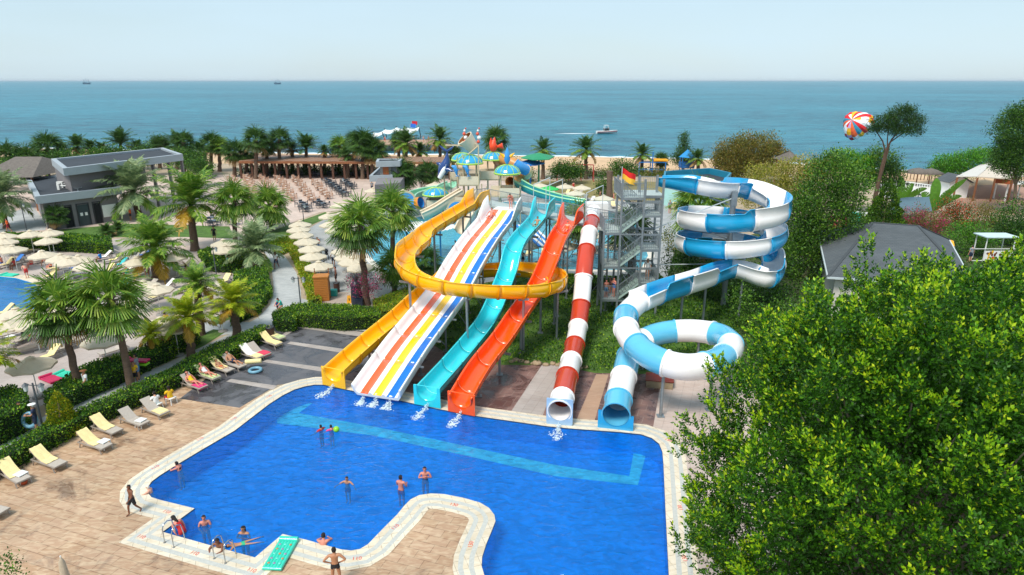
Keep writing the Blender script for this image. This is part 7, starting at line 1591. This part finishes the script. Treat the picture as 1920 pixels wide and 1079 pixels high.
POSES['slide'] = upper(pose(pelvis=(0,0,.14),spine=(0,-.08,.28),chest=(0,-.16,.47),neck=(0,-.18,.62),jaw=(0,-.16,.71),head=(0,-.17,.8),crown=(0,-.19,.885),Ls=(-.18,-.16,.57),Le=(-.34,-.14,.38),Lw=(-.38,.04,.26),Rs=(.18,-.16,.57),Re=(.34,-.14,.38),Rw=(.38,.04,.26),Lp=(-.09,.04,.13),Lk=(-.13,.42,.26),La=(-.12,.82,.1),Lt=(-.14,.9,.24),Rp=(.09,.04,.13),Rk=(.13,.42,.26),Ra=(.12,.82,.1),Rt=(.14,.9,.24)), 0)
POSES['float'] = pose(pelvis=(0,0,.0),spine=(0,-.17,.0),chest=(0,-.37,.02),neck=(0,-.52,.06),jaw=(0,-.6,.08),head=(0,-.69,.1),crown=(0,-.77,.1),Ls=(-.18,-.47,.02),Le=(-.4,-.62,0),Lw=(-.5,-.82,0),Rs=(.18,-.47,.02),Re=(.4,-.62,0),Rw=(.5,-.82,0),Lp=(-.09,.05,0),Lk=(-.14,.45,0),La=(-.2,.86,.0),Lt=(-.22,1.02,0),Rp=(.09,.05,0),Rk=(.16,.45,0),Ra=(.22,.86,.0),Rt=(.25,1.02,0))
POSES['kneel'] = pose(pelvis=(0,0,.5),spine=(0,.04,.67),chest=(0,.12,.86),neck=(0,.2,.99),jaw=(0,.26,1.06),head=(0,.29,1.14),crown=(0,.3,1.22),Ls=(-.18,.17,.94),Le=(-.25,.36,.78),Lw=(-.15,.5,.66),Rs=(.18,.17,.94),Re=(.25,.36,.78),Rw=(.15,.5,.66),Lp=(-.1,.03,.47),Lk=(-.15,.35,.42),La=(-.15,.05,.1),Lt=(-.16,.2,.035),Rp=(.1,.03,.47),Rk=(.15,.2,.12),Ra=(.15,-.2,.1),Rt=(.16,-.32,.04))
BM = {}; GM = {}
def rkey(n): return n if n in RAD else n[1:]
def body_mesh(pn):
    if pn in BM: return BM[pn]
    J = POSES[pn]; names = list(J); idx = {k: i for i, k in enumerate(names)}; names.sort(key=lambda k: 0 if k == 'pelvis' else 1); idx = {k: i for i, k in enumerate(names)}
    me = bpy.data.meshes.new('body'); me.from_pydata([J[k] for k in names], [(idx[a], idx[b]) for a, b in EDG], []); o = link('b', me)
    md = o.modifiers.new('s', 'SKIN'); sk = me.skin_vertices[0].data
    for k in names: sk[idx[k]].radius = RAD[rkey(k)]
    sk[0].use_root = True; md.use_smooth_shade = True; o.modifiers.new('d', 'SUBSURF').levels = 1
    dg = bpy.context.evaluated_depsgraph_get(); ev = bpy.data.meshes.new_from_object(o.evaluated_get(dg)); bpy.data.objects.remove(o)
    mb = MB(); vs = [tuple(v.co) for v in ev.vertices]; mb.add(vs, [tuple(p.vertices) for p in ev.polygons], 0, True); nb = len(mb.f)
    # face and hands
    hd, cr, jw = V(J['head']), V(J['crown']), V(J['jaw']); up = (cr-jw).normalized(); fw = V((0,1,0)) if pn not in ('recline','float') else (V((0,.55,.85)) if pn == 'recline' else V((0,.1,1))); fw = (fw-up*fw.dot(up)).normalized(); sd_ = up.cross(fw)
    mb.tube([hd+fw*.085+up*.01, hd+fw*.115-up*.03], [.008,.016], 6)
    for s_ in (-1,1): mb.ball(hd+fw*.088+sd_*s_*.033+up*.012, (.011,.011,.009), 6, 1); mb.ball(hd+sd_*s_*.088-up*.01, (.012,.018,.028), 6)
    mb.tube([hd+fw*.088-up*.055-sd_*.022, hd+fw*.094-up*.055, hd+fw*.088-up*.055+sd_*.022], .006, 5, 2)
    for s_ in 'LR':
        w, e = V(J[s_+'w']), V(J[s_+'e']); d = (w-e).normalized(); sx = -1 if s_ == 'L' else 1; lat = d.cross(V((0,0,1)) if abs(d.z) < .8 else V((1,0,0))); lat = lat.normalized() if lat.length > .01 else V((1,0,0)); nrm = d.cross(lat)
        mb.tube([w, w+d*.05, w+d*.09], [.027,.034,.03], 8)
        for q, (o_, L_) in enumerate(((-.027,.06),(-.009,.075),(.009,.07),(.026,.055))): b0 = w+d*.085+lat*o_; mb.tube([b0, b0+d*L_*.5+nrm*.006, b0+d*L_+nrm*.024], [.0095,.009,.007], 5)
        b0 = w+d*.035+lat*.03; mb.tube([b0, b0+d*.03+lat*.025, b0+d*.055+lat*.03+nrm*.01], [.011,.01,.008], 5)
    o = mb.build('b', [MT['skin_a'], M('eye_dark', '#1c1a1a', .3), M('lip', '#9c4a40', .5)]); me2 = o.data; bpy.data.objects.remove(o); BM[pn] = (me2, ev, J, nb); return BM[pn]
def segd(p, a, b): ab = b-a; t = max(0, min(1, (p-a).dot(ab)/max(1e-9, ab.length_squared))); return (p-a-ab*t).length, t
GARM = {'shorts': lambda b, t: b == ('pelvis','spine') and t < .45 or b[0] == 'pelvis' and b[1][1:] == 'p' or b[1][1:] == 'k' and t < .72,
 'trunks': lambda b, t: b == ('pelvis','spine') and t < .3 or b[0] == 'pelvis' and b[1][1:] == 'p' or b[1][1:] == 'k' and t < .4,
 'brief': lambda b, t: b == ('pelvis','spine') and t < .25 or b[0] == 'pelvis' and b[1][1:] == 'p' or b[1][1:] == 'k' and t < .12,
 'bra': lambda b, t: b == ('spine','chest') and t > .72 or b == ('chest','neck') and t < .12,
 'suit': lambda b, t: b in (('pelvis','spine'),('spine','chest')) or b == ('chest','neck') and t < .15 or b[0] == 'pelvis' and b[1][1:] == 'p' or b[1][1:] == 'k' and t < .12,
 'shirt': lambda b, t: b == ('pelvis','spine') and t > .1 or b == ('spine','chest') or b == ('chest','neck') and t < .55 or b[0] == 'chest' and b[1][1:] == 's' or b[1][1:] == 'e' and t < .6,
 'trousers': lambda b, t: b == ('pelvis','spine') and t < .45 or b[0] == 'pelvis' and b[1][1:] == 'p' or b[1][1:] == 'k' or b[1][1:] == 'a' and t < .95}
def garment(pn, g_):
    if (pn, g_) in GM: return GM[(pn, g_)]
    _, ev, J, nb = body_mesh(pn); keep = []; JV = {k: V(v) for k, v in J.items()}
    hd, cr, jw = JV['head'], JV['crown'], JV['jaw']; up = (cr-jw).normalized(); fw = V((0,1,0)) if pn not in ('recline','float') else (V((0,.55,.85)) if pn == 'recline' else V((0,.1,1)))
    for p in ev.polygons:
        c = p.center
        if g_ in ('hair', 'longhair', 'hat'):
            q = c-hd; ok = (c-jw).dot(up) > 0 and (c-JV['neck']).length > .06 and (q.dot(up) > .045 or (q.dot(fw) < -.0 and q.dot(up) > -.07)) and (c-hd).length < .16
        else:
            best = min(((segd(c, JV[a], JV[b]), (a, b)) for a, b in EDG), key=lambda s: s[0][0]-.6*sum(RAD[rkey(s[1][0])])/2*(1-s[0][1])-.6*sum(RAD[rkey(s[1][1])])/2*s[0][1])
            ok = GARM[g_](best[1], best[0][1])
        if ok: keep.append(p)
    off = {'hair': .018, 'longhair': .024, 'hat': .02, 'shirt': .02, 'shorts': .02, 'trousers': .016}.get(g_, .008); mb = MB(); mp_ = {}; vs = []; fs = []
    for p in keep:
        f = []
        for vi in p.vertices:
            if vi not in mp_: mp_[vi] = len(vs); v = ev.vertices[vi]; vs.append(v.co+v.normal*off)
            f.append(mp_[vi])
        fs.append(f)
    mb.add(vs, fs, 0, True)
    if g_ == 'longhair': mb.tube([hd-fw*.06+up*.03, hd-fw*.11-up*.05, JV['neck']-fw*.1-up*.05, JV['neck']-fw*.1-up*.17], [.06,.065,.06,.03], 8)
    if g_ == 'hat':
        n = 14; sd_ = up.cross(fw); mb.add([hd+up*.05+(fw*math.cos(2*PI*j/n)+sd_*math.sin(2*PI*j/n))*r_ for r_ in (.09,.19) for j in range(n)], [(j, (j+1) % n, n+(j+1) % n, n+j) for j in range(n)])
    o = mb.build('g', MT['skin_a']); me = o.data; bpy.data.objects.remove(o); GM[(pn, g_)] = me; return me
SK = {'a': M('skin_a', '#cf9c80', .55, .06, 6), 'b': M('skin_b', '#b5805f', .55, .06, 6), 'c': M('skin_c', '#7a4a32', .55, .06, 6), 'p': M('skin_p', '#d8a088', .55, .06, 6), 'r': M('skin_r', '#cf8570', .55, .06, 6)}
def cloth(hx): return M('cloth_'+{'#1c1c20':'black','#e8e8e6':'white','#c22a2a':'red','#f0641c':'orange','#e8b818':'yellow','#2468b8':'blue','#8a8f96':'grey','#1f2c48':'navy','#2fae7a':'green','#8a1f2c':'maroon','#5a8fb8':'lightblue','#1f7fd0':'bright_blue','#d8407c':'pink','#3a2418':'brown_hair','#17120f':'black_hair','#e8dcc8':'white_hair','#c9a468':'straw','#b9784a':'tan','#3fb8a8':'teal'}[hx], hx, .8, .08, 5)
def person(label, loc, rz, pn, skin='a', wear=(), hair='#17120f', sc=1.0, long=False, hat=None):
    me = body_mesh(pn)[0]; o = link('person', me); o.location = loc; o.rotation_euler = (0,0,rz); o.scale = (sc,)*3
    o.material_slots[0].link = 'OBJECT'; o.material_slots[0].material = SK[skin]; tag(o, label, 'person')
    def g(nm, k, m): c = link(nm, garment(pn, k), o); c.material_slots[0].link = 'OBJECT'; c.material_slots[0].material = m; return c
    if hair: g('hair', 'longhair' if long else 'hair', cloth(hair))
    if hat: h_ = g('hat', 'hat', cloth(hat)); 
    for k, col in wear: g({'bra': 'bikini_top', 'brief': 'swim_briefs', 'suit': 'swimsuit'}.get(k, k), k, cloth(col))
    return o
def at(px, py, z=0): return W(px, py, z)
WD_ = -1.3+.008
def wade(lb, px, py, rz, pn, depth=1.22, **k): c = W(px, py, -.03); return person(lb, (c.x, c.y, -.03-depth-(.1 if pn != 'bend' else 0)), rz, pn, **k)
person('barefoot boy in black swim shorts walking on the tiled deck', at(252,964), R(150), 'walk', 'c', [('shorts','#1c1c20')], sc=.84)
person('woman in black bikini standing hands on hips with her back turned at the bottom edge', at(632,1098), R(8), 'hips', 'b', [('bra','#1c1c20'),('brief','#1c1c20')], sc=.97, long=False)
wade('swimmer resting arms on the coping on the left side of the pool', 338, 882, R(70), 'edge', 1.0, skin='r', wear=[('bra','#1c1c20')], sc=.9)
wade('small child with white blond hair holding the rounded pool edge', 285, 924, R(90), 'edge', .92, skin='p', hair='#e8dcc8', sc=.82)
wade('woman in dark red bikini wading near the inner pool corner', 384, 984, R(200), 'carry', 1.12, skin='r', wear=[('bra','#8a1f2c')], sc=.97)
wade('woman in red swimsuit bending over at the pool hand rail', 343, 1000, R(60), 'bend', .78, skin='r', wear=[('suit','#c22a2a')], sc=.97, long=True)
wade('dark haired woman up to her shoulders in the water facing the camera', 457, 1000, R(175), 'chestarms', 1.3, skin='b', wear=[('bra','#1c1c20')], long=True)
wade('dark haired swimmer leaning on the edge by the right hand rails', 415, 1024, R(165), 'edge', 1.12, skin='c', wear=[('bra','#1c1c20')])
c = W(455,1018,0); person('child in green swimwear floating beside the right hand rails', (c.x, c.y, -.06), R(112)-PI+R(0), 'float', 'b', [('brief','#2fae7a')], sc=.82)
wade('man seen from behind leaning at the near pool edge beside the peninsula', 606, 1024, R(5), 'edge', 1.14, skin='r')
wade('man in red trunks standing waist deep with his back turned', 752, 918, R(-20), 'carry', .9, skin='r', wear=[('trunks','#c22a2a')])
wade('woman in black swimwear standing in the water right of the man in red trunks', 797, 897, R(185), 'chestarms', 1.02, skin='r', wear=[('bra','#1c1c20')])
wade('boy standing alone in the middle of the pool with arms out', 651, 906, R(170), 'armsout', .98, skin='b', wear=[('trunks','#1f2c48')], sc=.82)
wade('left of the two children with red arm bands near the submerged turquoise line', 602, 806, R(60), 'armsout', 1.0, skin='b', wear=[('shirt','#c22a2a')], sc=.8)
wade('right of the two children, in pink, beside the green ball', 621, 806, R(40), 'armsout', 1.0, skin='p', wear=[('shirt','#d8407c')], sc=.8)
mb = MB(); mb.ball((0,0,.12), .17, 12); o = mb.build('beach_ball', M('lime_vinyl', '#8fd42a', .3)); o.location = W(631,809,-.03); tag(o, 'lime green ball floating beside the two children', 'ball')
person('man in white shirt and red shorts standing at the hedge by the fan palm', at(166,744), R(150), 'walk', 'b', [('shirt','#e8e8e6'),('shorts','#8a1f2c')], hat='#b9784a')
cr_ = person('man in grey shirt carrying rolled air mattresses along the path', at(262,712), R(110), 'carry', 'b', [('shirt','#8a8f96'),('shorts','#5a8fb8')])
q = at(266,702); mattress('air_mattress', 'rolled magenta air mattress carried by the man on the path', q+V((0,-.35,1.05)), R(85), M('magenta_vinyl', ''), L=1.5, Wd=.45, cells=4); mattress('air_mattress', 'rolled lime air mattress carried under the magenta one', q+V((0,-.35,.82)), R(85), M('lime_vinyl', ''), L=1.4, Wd=.4, cells=4)
person('person with a yellow towel walking just below the mattress carrier', at(256,722), R(200), 'carry', 'b', [('shirt','#e8b818'),('shorts','#1c1c20')], sc=.9)
person('man with white hat and navy top holding a clear ring on the path', at(72,812), R(120), 'carry', 'b', [('shirt','#1f2c48'),('shorts','#1f2c48')], hat='#e8e8e6')
person('woman in dark top behind the man with the white hat', at(46,806), R(250), 'walk', 'b', [('shirt','#1c1c20'),('shorts','#8a1f2c')], sc=.95, long=True)
ringf('clear and blue swim ring held by the man in the white hat', at(66,806)+V((.1,-.25,.75)), .36, .1, M('pale_blue_vinyl', ''), rx=1.3)
person('man in orange shirt and black shorts walking with a ball by the lagoon', at(50,640), R(170), 'walk', 'c', [('shirt','#f0641c'),('shorts','#1c1c20')])
mb = MB(); mb.ball((0,0,.5), .12, 10); o = mb.build('ball', M('ball_orange', '#e0501c', .4)); o.location = W(60,642); o.location.z = .0; tag(o, 'small orange ball carried by the man in orange', 'ball')
person('man in white shirt and dark shorts walking up the grey path with a camera', at(519,504), R(175), 'walk', 'c', [('shirt','#e8e8e6'),('shorts','#1f2c48')])
person('shirtless man in black shorts standing on the promenade', at(631,534), R(100), 'stand', 'r', [('shorts','#1c1c20')])
person('man in red shirt standing between the parasols on the promenade', at(597,474), R(220), 'carry', 'b', [('shirt','#c22a2a'),('shorts','#5a8fb8')])
person('woman kneeling at the path junction with a child', at(529,584), R(140), 'kneel', 'r', [('shirt','#3fb8a8')])
person('small child in blue beside the kneeling woman', at(521,584), R(250), 'stand', 'b', [('shirt','#2468b8'),('shorts','#1f2c48')], sc=.55)
person('man in white shirt and green shorts sitting on a white stool by the hedge', at(295,768)-V((0,0,.1)), R(-150)+PI+R(20), 'sit', 'a', [('shirt','#e8e8e6'),('shorts','#2fae7a')], sc=.95)
person('man in yellow shirt and red shorts sitting on a white stool by the hedge', at(321,757)-V((0,0,.1)), R(-150)+PI+R(20), 'sit', 'c', [('shirt','#e8b818'),('shorts','#c22a2a')], sc=.95)
for li, sk_, wr, lb, s_, hr_, lg in ((9,'b',[('shorts','#1f2c48')],'man in dark shorts reclining on a lounger beside the dark paving',1,'#17120f',False),(8,'b',[('trunks','#f0641c')],'child in orange swim shorts reclining on a yellow towel',.75,'#17120f',False),(7,'r',[('suit','#e8e8e6')],'long haired woman in white on the lounger with patterned towel',.97,'#3a2418',True),(6,'r',[('suit','#e8b818')],'woman in yellow lying on the lounger next to the seated men',.97,'#3a2418',True)):
    c, rz = NL[li]; person(lb, c, rz, 'recline', sk_, wr, hr_, sc=s_, long=lg)
# riders and tower people
p, s, u = fr1[5]; person('man in red shorts sitting on the orange lane at the top of the striped slide', p+s*.78+u*.02, math.atan2((P1[7]-P1[5]).y, (P1[7]-P1[5]).x)-PI/2, 'slide', 'r', [('trunks','#c22a2a')])
p, s, u = fr1[0]; person('woman in black swimwear standing on the ledge above the striped slide', p-s*.5+V((0,.4,.07)), R(170), 'bend', 'r', [('brief','#1c1c20'),('bra','#1c1c20')], sc=.97)
T2 = turq[1]; i = 9; person('boy sliding down the upper part of the turquoise slide', T2[i]+V((0,0,.03)), math.atan2((T2[i+1]-T2[i-1]).y, (T2[i+1]-T2[i-1]).x)-PI/2, 'slide', 'b', [('trunks','#2fae7a')], sc=.9)
O2 = oran[1]; i = 7; person('rider starting down the orange slide', O2[i]+V((0,0,.03)), math.atan2((O2[i+1]-O2[i-1]).y, (O2[i+1]-O2[i-1]).x)-PI/2, 'slide', 'p', [('suit','#f0641c')], sc=.9)
person('boy in light blue shorts on the lowest landing of the stair tower', (7.5,50.2,1.45), R(190), 'stand', 'r', [('shorts','#5a8fb8')], sc=.85)
person('woman in blue swimsuit on the lowest landing of the stair tower', (8.15,50.4,1.45), R(120), 'chestarms', 'r', [('suit','#2468b8')], sc=.92)
person('child in blue trunks behind the woman on the lowest landing', (8.0,51.3,1.45), R(100), 'stand', 'r', [('trunks','#1f2c48')], sc=.75)
person('person in white shirt on the second landing of the stair tower', (10.8,50.7,2.8), R(160), 'stand', 'b', [('shirt','#e8e8e6')])
# people further back
for px, py, z, rz, pn, sk_, wr, sc_, lb in [
 (140,421,0,20,'stand','b',[('shirt','#1f7fd0'),('shorts','#e8e8e6')],1,'man in bright blue shirt at the pavilion door'),(120,417,0,150,'walk','r',[('shorts','#c22a2a')],1,'shirtless man in red shorts outside the pavilion'),
 (17,436,0,120,'walk','b',[('shirt','#f0641c'),('shorts','#8a1f2c')],1,'person in orange running past the left lamp post'),(246,414,0,90,'stand','b',[('shirt','#f0641c'),('shorts','#1c1c20')],1,'person in orange beside the notice board palm'),
 (52,522,0,60,'bend','p',[('shorts','#c22a2a')],.9,'person in red shorts bending at the lagoon pool edge'),(403,452,0,200,'stand','b',[('shirt','#1c1c20'),('shorts','#1c1c20')],1,'man in black beside the bar parasols'),
 (327,507,0,200,'stand','r',[('suit','#8a8f96')],1,'woman in grey swimsuit standing under a lagoon parasol'),(789,352,0,0,'stand','c',[('shirt','#e8e8e6'),('trousers','#1c1c20')],1.1,'waiter in white shirt and black trousers by the play fort'),
 (698,360,0,180,'stand','b',[('shirt','#8a8f96'),('shorts','#1f2c48')],1.05,'person standing against the shower kiosk wall'),(1062,340,0,180,'stand','r',[('suit','#d8407c')],1.2,'person in pink standing under the red swing set'),
 (1818,492,0,10,'stand','a',[('shirt','#8a8f96'),('shorts','#1f2c48')],1.05,'man in grey shirt and cap beside the white booth'),(1125,462,-.6,20,'stand','r',[('trunks','#8a1f2c')],1,'person wading in the pale pool left of the stair tower'),
 (1255,400,0,200,'stand','r',[('shirt','#8a8f96'),('shorts','#1c1c20')],1.1,'person seen behind the stair tower right side'),(1215,330,0,0,'stand','b',[('shirt','#e8e8e6')],1,'person in white on the beach by the blue frame'),
 (1340,322,0,0,'stand','b',[('trunks','#2468b8')],1,'beachgoer at the foot of the bronze green tree')]:
    person(lb, at(px, py, 0)+V((0,0,z)), R(rz), pn, sk_, wr, sc=sc_)
for px, py, rz, sk_, wr, lb in [(30,505,160,'c',[('shirt','#c22a2a')],'person in red shirt sitting on a lounger by the lagoon pool'),(190,492,100,'c',[('shirt','#1f7fd0')],'man in bright blue shirt sitting among the white parasols'),(62,502,100,'r',[('trunks','#c22a2a')],'bather in red trunks sitting on a lounger near the lagoon'),(313,612,60,'b',[('shirt','#e8b818')],'person in yellow sitting beside the hedge lounger'),(855,470,90,'r',[('suit','#d8407c')],'child in pink float at the pale pool slide foot'),(278,518,200,'b',[('trunks','#1c1c20')],'man sitting under the parasol by the date palm trunk')]:
    person(lb, at(px, py)-V((0,0,.08)), R(rz), 'sit', sk_, wr, sc=.97)
for (li, sk_, wr, lb) in [(2,'r',[('trunks','#d8407c')],'sunbather under the front parasol of the far lagoon row'),(3,'p',[('suit','#f0641c')],'sunbather in coral on the white towel, far lagoon row'),(6,'r',[('brief','#1c1c20')],'sunbather in sunglasses at the right end of the far lagoon row')]:
    px, py, _ = lag[li]; i = li; rz = {0: R(-150), 1: R(-60)}.get(i % 9, R(190)-R(40)*((i*7) % 5)/5); person(lb, W(px, py+4), rz, 'recline', sk_, wr)
for i, (px, py, rz, sk_, wr) in enumerate([(70,492,40,'r',[('trunks','#2468b8')]),(84,497,200,'b',[('suit','#e0e0e0')] if False else [('suit','#c22a2a')]),(98,508,120,'r',[('trunks','#1c1c20')]),(240,520,60,'r',[('suit','#3fb8a8')]),(350,520,10,'b',[('trunks','#c22a2a')]),(372,530,220,'r',[('suit','#1f2c48')]),(302,508,80,'r',[('suit','#d8407c')]),(432,500,170,'b',[('shirt','#3fb8a8')]),(5,500,90,'r',[('trunks','#2468b8')])]):
    person(f'bather sitting among the lagoon loungers in {["blue","red","black","teal","red","navy","pink","teal","blue"][i]}, {ORD[i]} of the group', at(px, py)-V((0,0,.08)), R(rz), 'sit', sk_, wr, sc=.97)
for i, (px, py, rz, sk_, wr) in enumerate([(650,498,200,'r',[('suit','#c22a2a')]),(640,455,90,'b',[('trunks','#1c1c20')]),(626,500,30,'b',[('shirt','#e8e8e6'),('shorts','#1f2c48')]),(980,500,150,'b',[('trunks','#1c1c20')]),(1020,495,200,'r',[('suit','#c22a2a')]),(1050,490,20,'r',[('trunks','#2468b8')]),(1075,360,0,'r',[('suit','#c22a2a')]),(1125,378,60,'b',[('trunks','#1f2c48')]),(1150,383,90,'r',[('trunks','#c22a2a')]),(560,445,90,'b',[('shirt','#c22a2a')]),(740,375,0,'b',[('trunks','#2468b8')]),(860,372,0,'r',[('trunks','#f0641c')])]):
    person(f'holidaymaker {["in red by the right hand promenade parasols","in black trunks further up the promenade parasols","in white shirt between the parasol rows","in black trunks behind the turquoise slide posts","in red behind the orange slide posts","in blue trunks beyond the orange slide","in red by the far parasols","in navy trunks by the far loungers","in red trunks by the far loungers","in red shirt under the left parasol row","in blue trunks left of the fort","in orange trunks at the foot of the fort"][i]}', at(px, py), R(rz), 'stand', sk_, wr, sc=1)
# people on pier
for k in range(7): c = W(722+k*14+3*math.sin(k*3), 267, 1.6); person(f'tiny bather on the pier, {ORD[k]} from the left', (c.x, c.y, 1.6), k*1.1, 'stand', 'rbpcrab'[k], [('trunks', ('#c22a2a','#1f2c48','#2468b8')[k % 3])])
# ================= boats, parasail =================
mbt = empty('motor_boat', W(1138,251,-.2), R(8), 'white motor boat with dark red stripe moving on the near sea', 'motor boat')
mb = MB(); st_n = 9; L = 7.6; prof_ = []; vs = []
for i in range(st_n):
    t = i/(st_n-1); w = 1.15*(1-max(0, t-.45)**1.7*3.0); w = max(.02, w); y = -L/2+L*t; sh = .95+.35*t**2
    vs += [(y, -w, sh), (y, -w*.92, .3), (y, 0, -.1+.5*t**3), (y, w*.92, .3), (y, w, sh)]
fs = []
for i in range(st_n-1):
    for j in range(4): a = i*5+j; fs.append((a, a+5, a+6, a+1))
mb.add(vs, fs, 0, True); mb.add([vs[j] for j in range(5)], [(0,1,2,3,4)]); mb.add([vs[i*5] for i in range(st_n)]+[vs[i*5+4] for i in range(st_n)][::-1], [tuple(range(2*st_n))]); mb.build('hull', white, mbt)
mb = MB()
for s_ in (-1,1): mb.tube([(vs[i*5+(0 if s_ < 0 else 4)][0], vs[i*5+(0 if s_ < 0 else 4)][1]*1.02, .62+.2*(i/8)**2) for i in range(st_n)], .11, 5)
mb.build('stripe', M('cloth_maroon', '#8a1f2c', .8), mbt)
mb = MB(); mb.box((-.3,0,1.45), (1.8,1.5,.7)); mb.box((.5,0,1.9), (.1,1.5,.5)); mb.build('cockpit', dark, mbt); mb = MB()
for y in (-.7,.7): mb.tube([(-1.2,y,1.1),(-.9,y,2.9),(.1,y,2.9),(.5,y,1.3)], .06, 6)
mb.box((-.4,0,2.95), (1.4,1.7,.08)); mb.build('tower_frame', white, mbt)
c = W(1138,251,-.2); wk_ = MB(); wk_.add([(0,0,0),(-9,-1.4,0),(-16,0,0),(-9,1.4,0)], [(0,1,2,3)]); o = wk_.build('wake', foam); o.location = (c.x-3, c.y, -.17); tag(o, kind='structure')
def tallship(px, lb, sc):
    r = empty('sailing_ship', W(px,155.6,0), R(10), lb, 'sailing ship'); r.location = A(px, 155.8, 3300); r.location.z = 0; r.location.x = A(px,155,3300).x; r.scale = (sc,)*3; m_ = M('ship_haze_tint', '#5c7a8e', .8)  # distance haze painted into the ship's colour as a pale grey-blue
    mb = MB(); n = 9; vs = []
    for i in range(n):
        t = i/(n-1); w = 4.5*math.sin(PI*min(1, max(.06, t*.9+.08)))**.5; y = -22+44*t; sh = 7+3*(2*t-1)**2+2*t; vs += [(y,-w,sh),(y,-w*.8,0),(y,w*.8,0),(y,w,sh)]
    fs = [(i*4+j, i*4+4+j, i*4+5+j, i*4+1+j) for i in range(n-1) for j in range(3)]; mb.add(vs, fs, 0, True); mb.add([vs[i*4] for i in range(n)]+[vs[i*4+3] for i in range(n)][::-1], [tuple(range(2*n))]); mb.box((-10,0,11), (16,6,4)); mb.build('hull', m_, r)
    for x_, h in ((-13,30),(0,36),(12,31)):
        mb = MB(); mb.tube([(x_,0,6),(x_,0,h)], .7, 6); mb.build('mast', m_, r)
        mb = MB(); 
        for z in (.55,.75,.9): mb.beam((x_,-5,h*z),(x_,5,h*z), .5); mb.beam((x_-4,0,h*z),(x_+4,0,h*z-1), .45)
        mb.build('yard', m_, r)
    mb = MB(); mb.tube([(20,0,9),(32,0,13)], .5, 6); mb.build('bowsprit', m_, r)
tallship(162, 'haze-tinted grey three masted ship on the horizon at far left', .75); tallship(520, 'second haze-tinted grey three masted ship on the horizon above the palms', .7)
ps = empty('parasail', (0,0,0), 0, 'red, yellow, white and blue parasail canopy drifting beside the tall pine', 'parasail'); c = A(1607, 234, 165); k = 1/PXM(1607, 234, 165)
cols = [M('sail_red', '#e01c24', .7, .03, 1), M('sail_yellow', '#f2b01c', .7, .03, 1), M('sail_white', '#efecee', .7, .03, 1), M('sail_orange', '#ee6230', .7, .03, 1), M('sail_cyan', '#2a86a4', .7, .03, 1), M('sail_lilac', '#b9a0cc', .7, .03, 1)]
ax = V((-.75,-.5,.42)).normalized(); e1 = ax.cross(V((0,1,0))).normalized(); e2 = ax.cross(e1); n = 16; Rr = 25*k; mb = MB(); seq = [5,3,4,0,2,1,0,2,0,1,2,0,4,3,2,0]
for j in range(n):
    for i in range(7):
        def pt_(a, t): th = t*1.9; bul = 1+.1*math.sin(n/2*a)**2*t+.12*math.sin(3*a+1); return c+(e1*math.cos(a)+e2*math.sin(a))*Rr*math.sin(th)*bul+ax*Rr*.9*math.cos(th)
        for h_ in (0, 1):
            a0, a1 = 2*PI*(j+h_*.5)/n, 2*PI*(j+.5+h_*.5)/n; t0, t1 = .02+.98*i/7, .02+.98*(i+1)/7; mb.add([pt_(a0,t0), pt_(a1,t0), pt_(a1,t1), pt_(a0,t1)], [(0,1,2,3)], seq[(j+(3 if i > 4 else 0)+(5 if 1 < i < 4 and j % 5 == 0 else 0)) % n], True)
mb.build('canopy', cols, ps); mb = MB(); hub = c-ax*Rr*1.9
for j in range(0, n, 2): a = 2*PI*j/n; mb.tube([c+(e1*math.cos(a)+e2*math.sin(a))*Rr*math.sin(1.75)+ax*Rr*.9*math.cos(1.75), hub], .02, 4)
mb.build('lines', dark, ps)
# ================= thin sea haze =================
hz = bpy.data.materials.new('air'); hz.use_nodes = True; n = hz.node_tree.nodes; n.remove(n['Principled BSDF']); pv = n.new('ShaderNodeVolumePrincipled'); pv.inputs['Color'].default_value = (.86, .93, 1, 1); pv.inputs['Density'].default_value = .00004
hz.node_tree.links.new(pv.outputs[0], n['Material Output'].inputs['Volume'])
mb = MB(); mb.box((0, 34000, 19), (122000, 72200, 44)); tag(mb.build('haze', hz), kind='stuff')
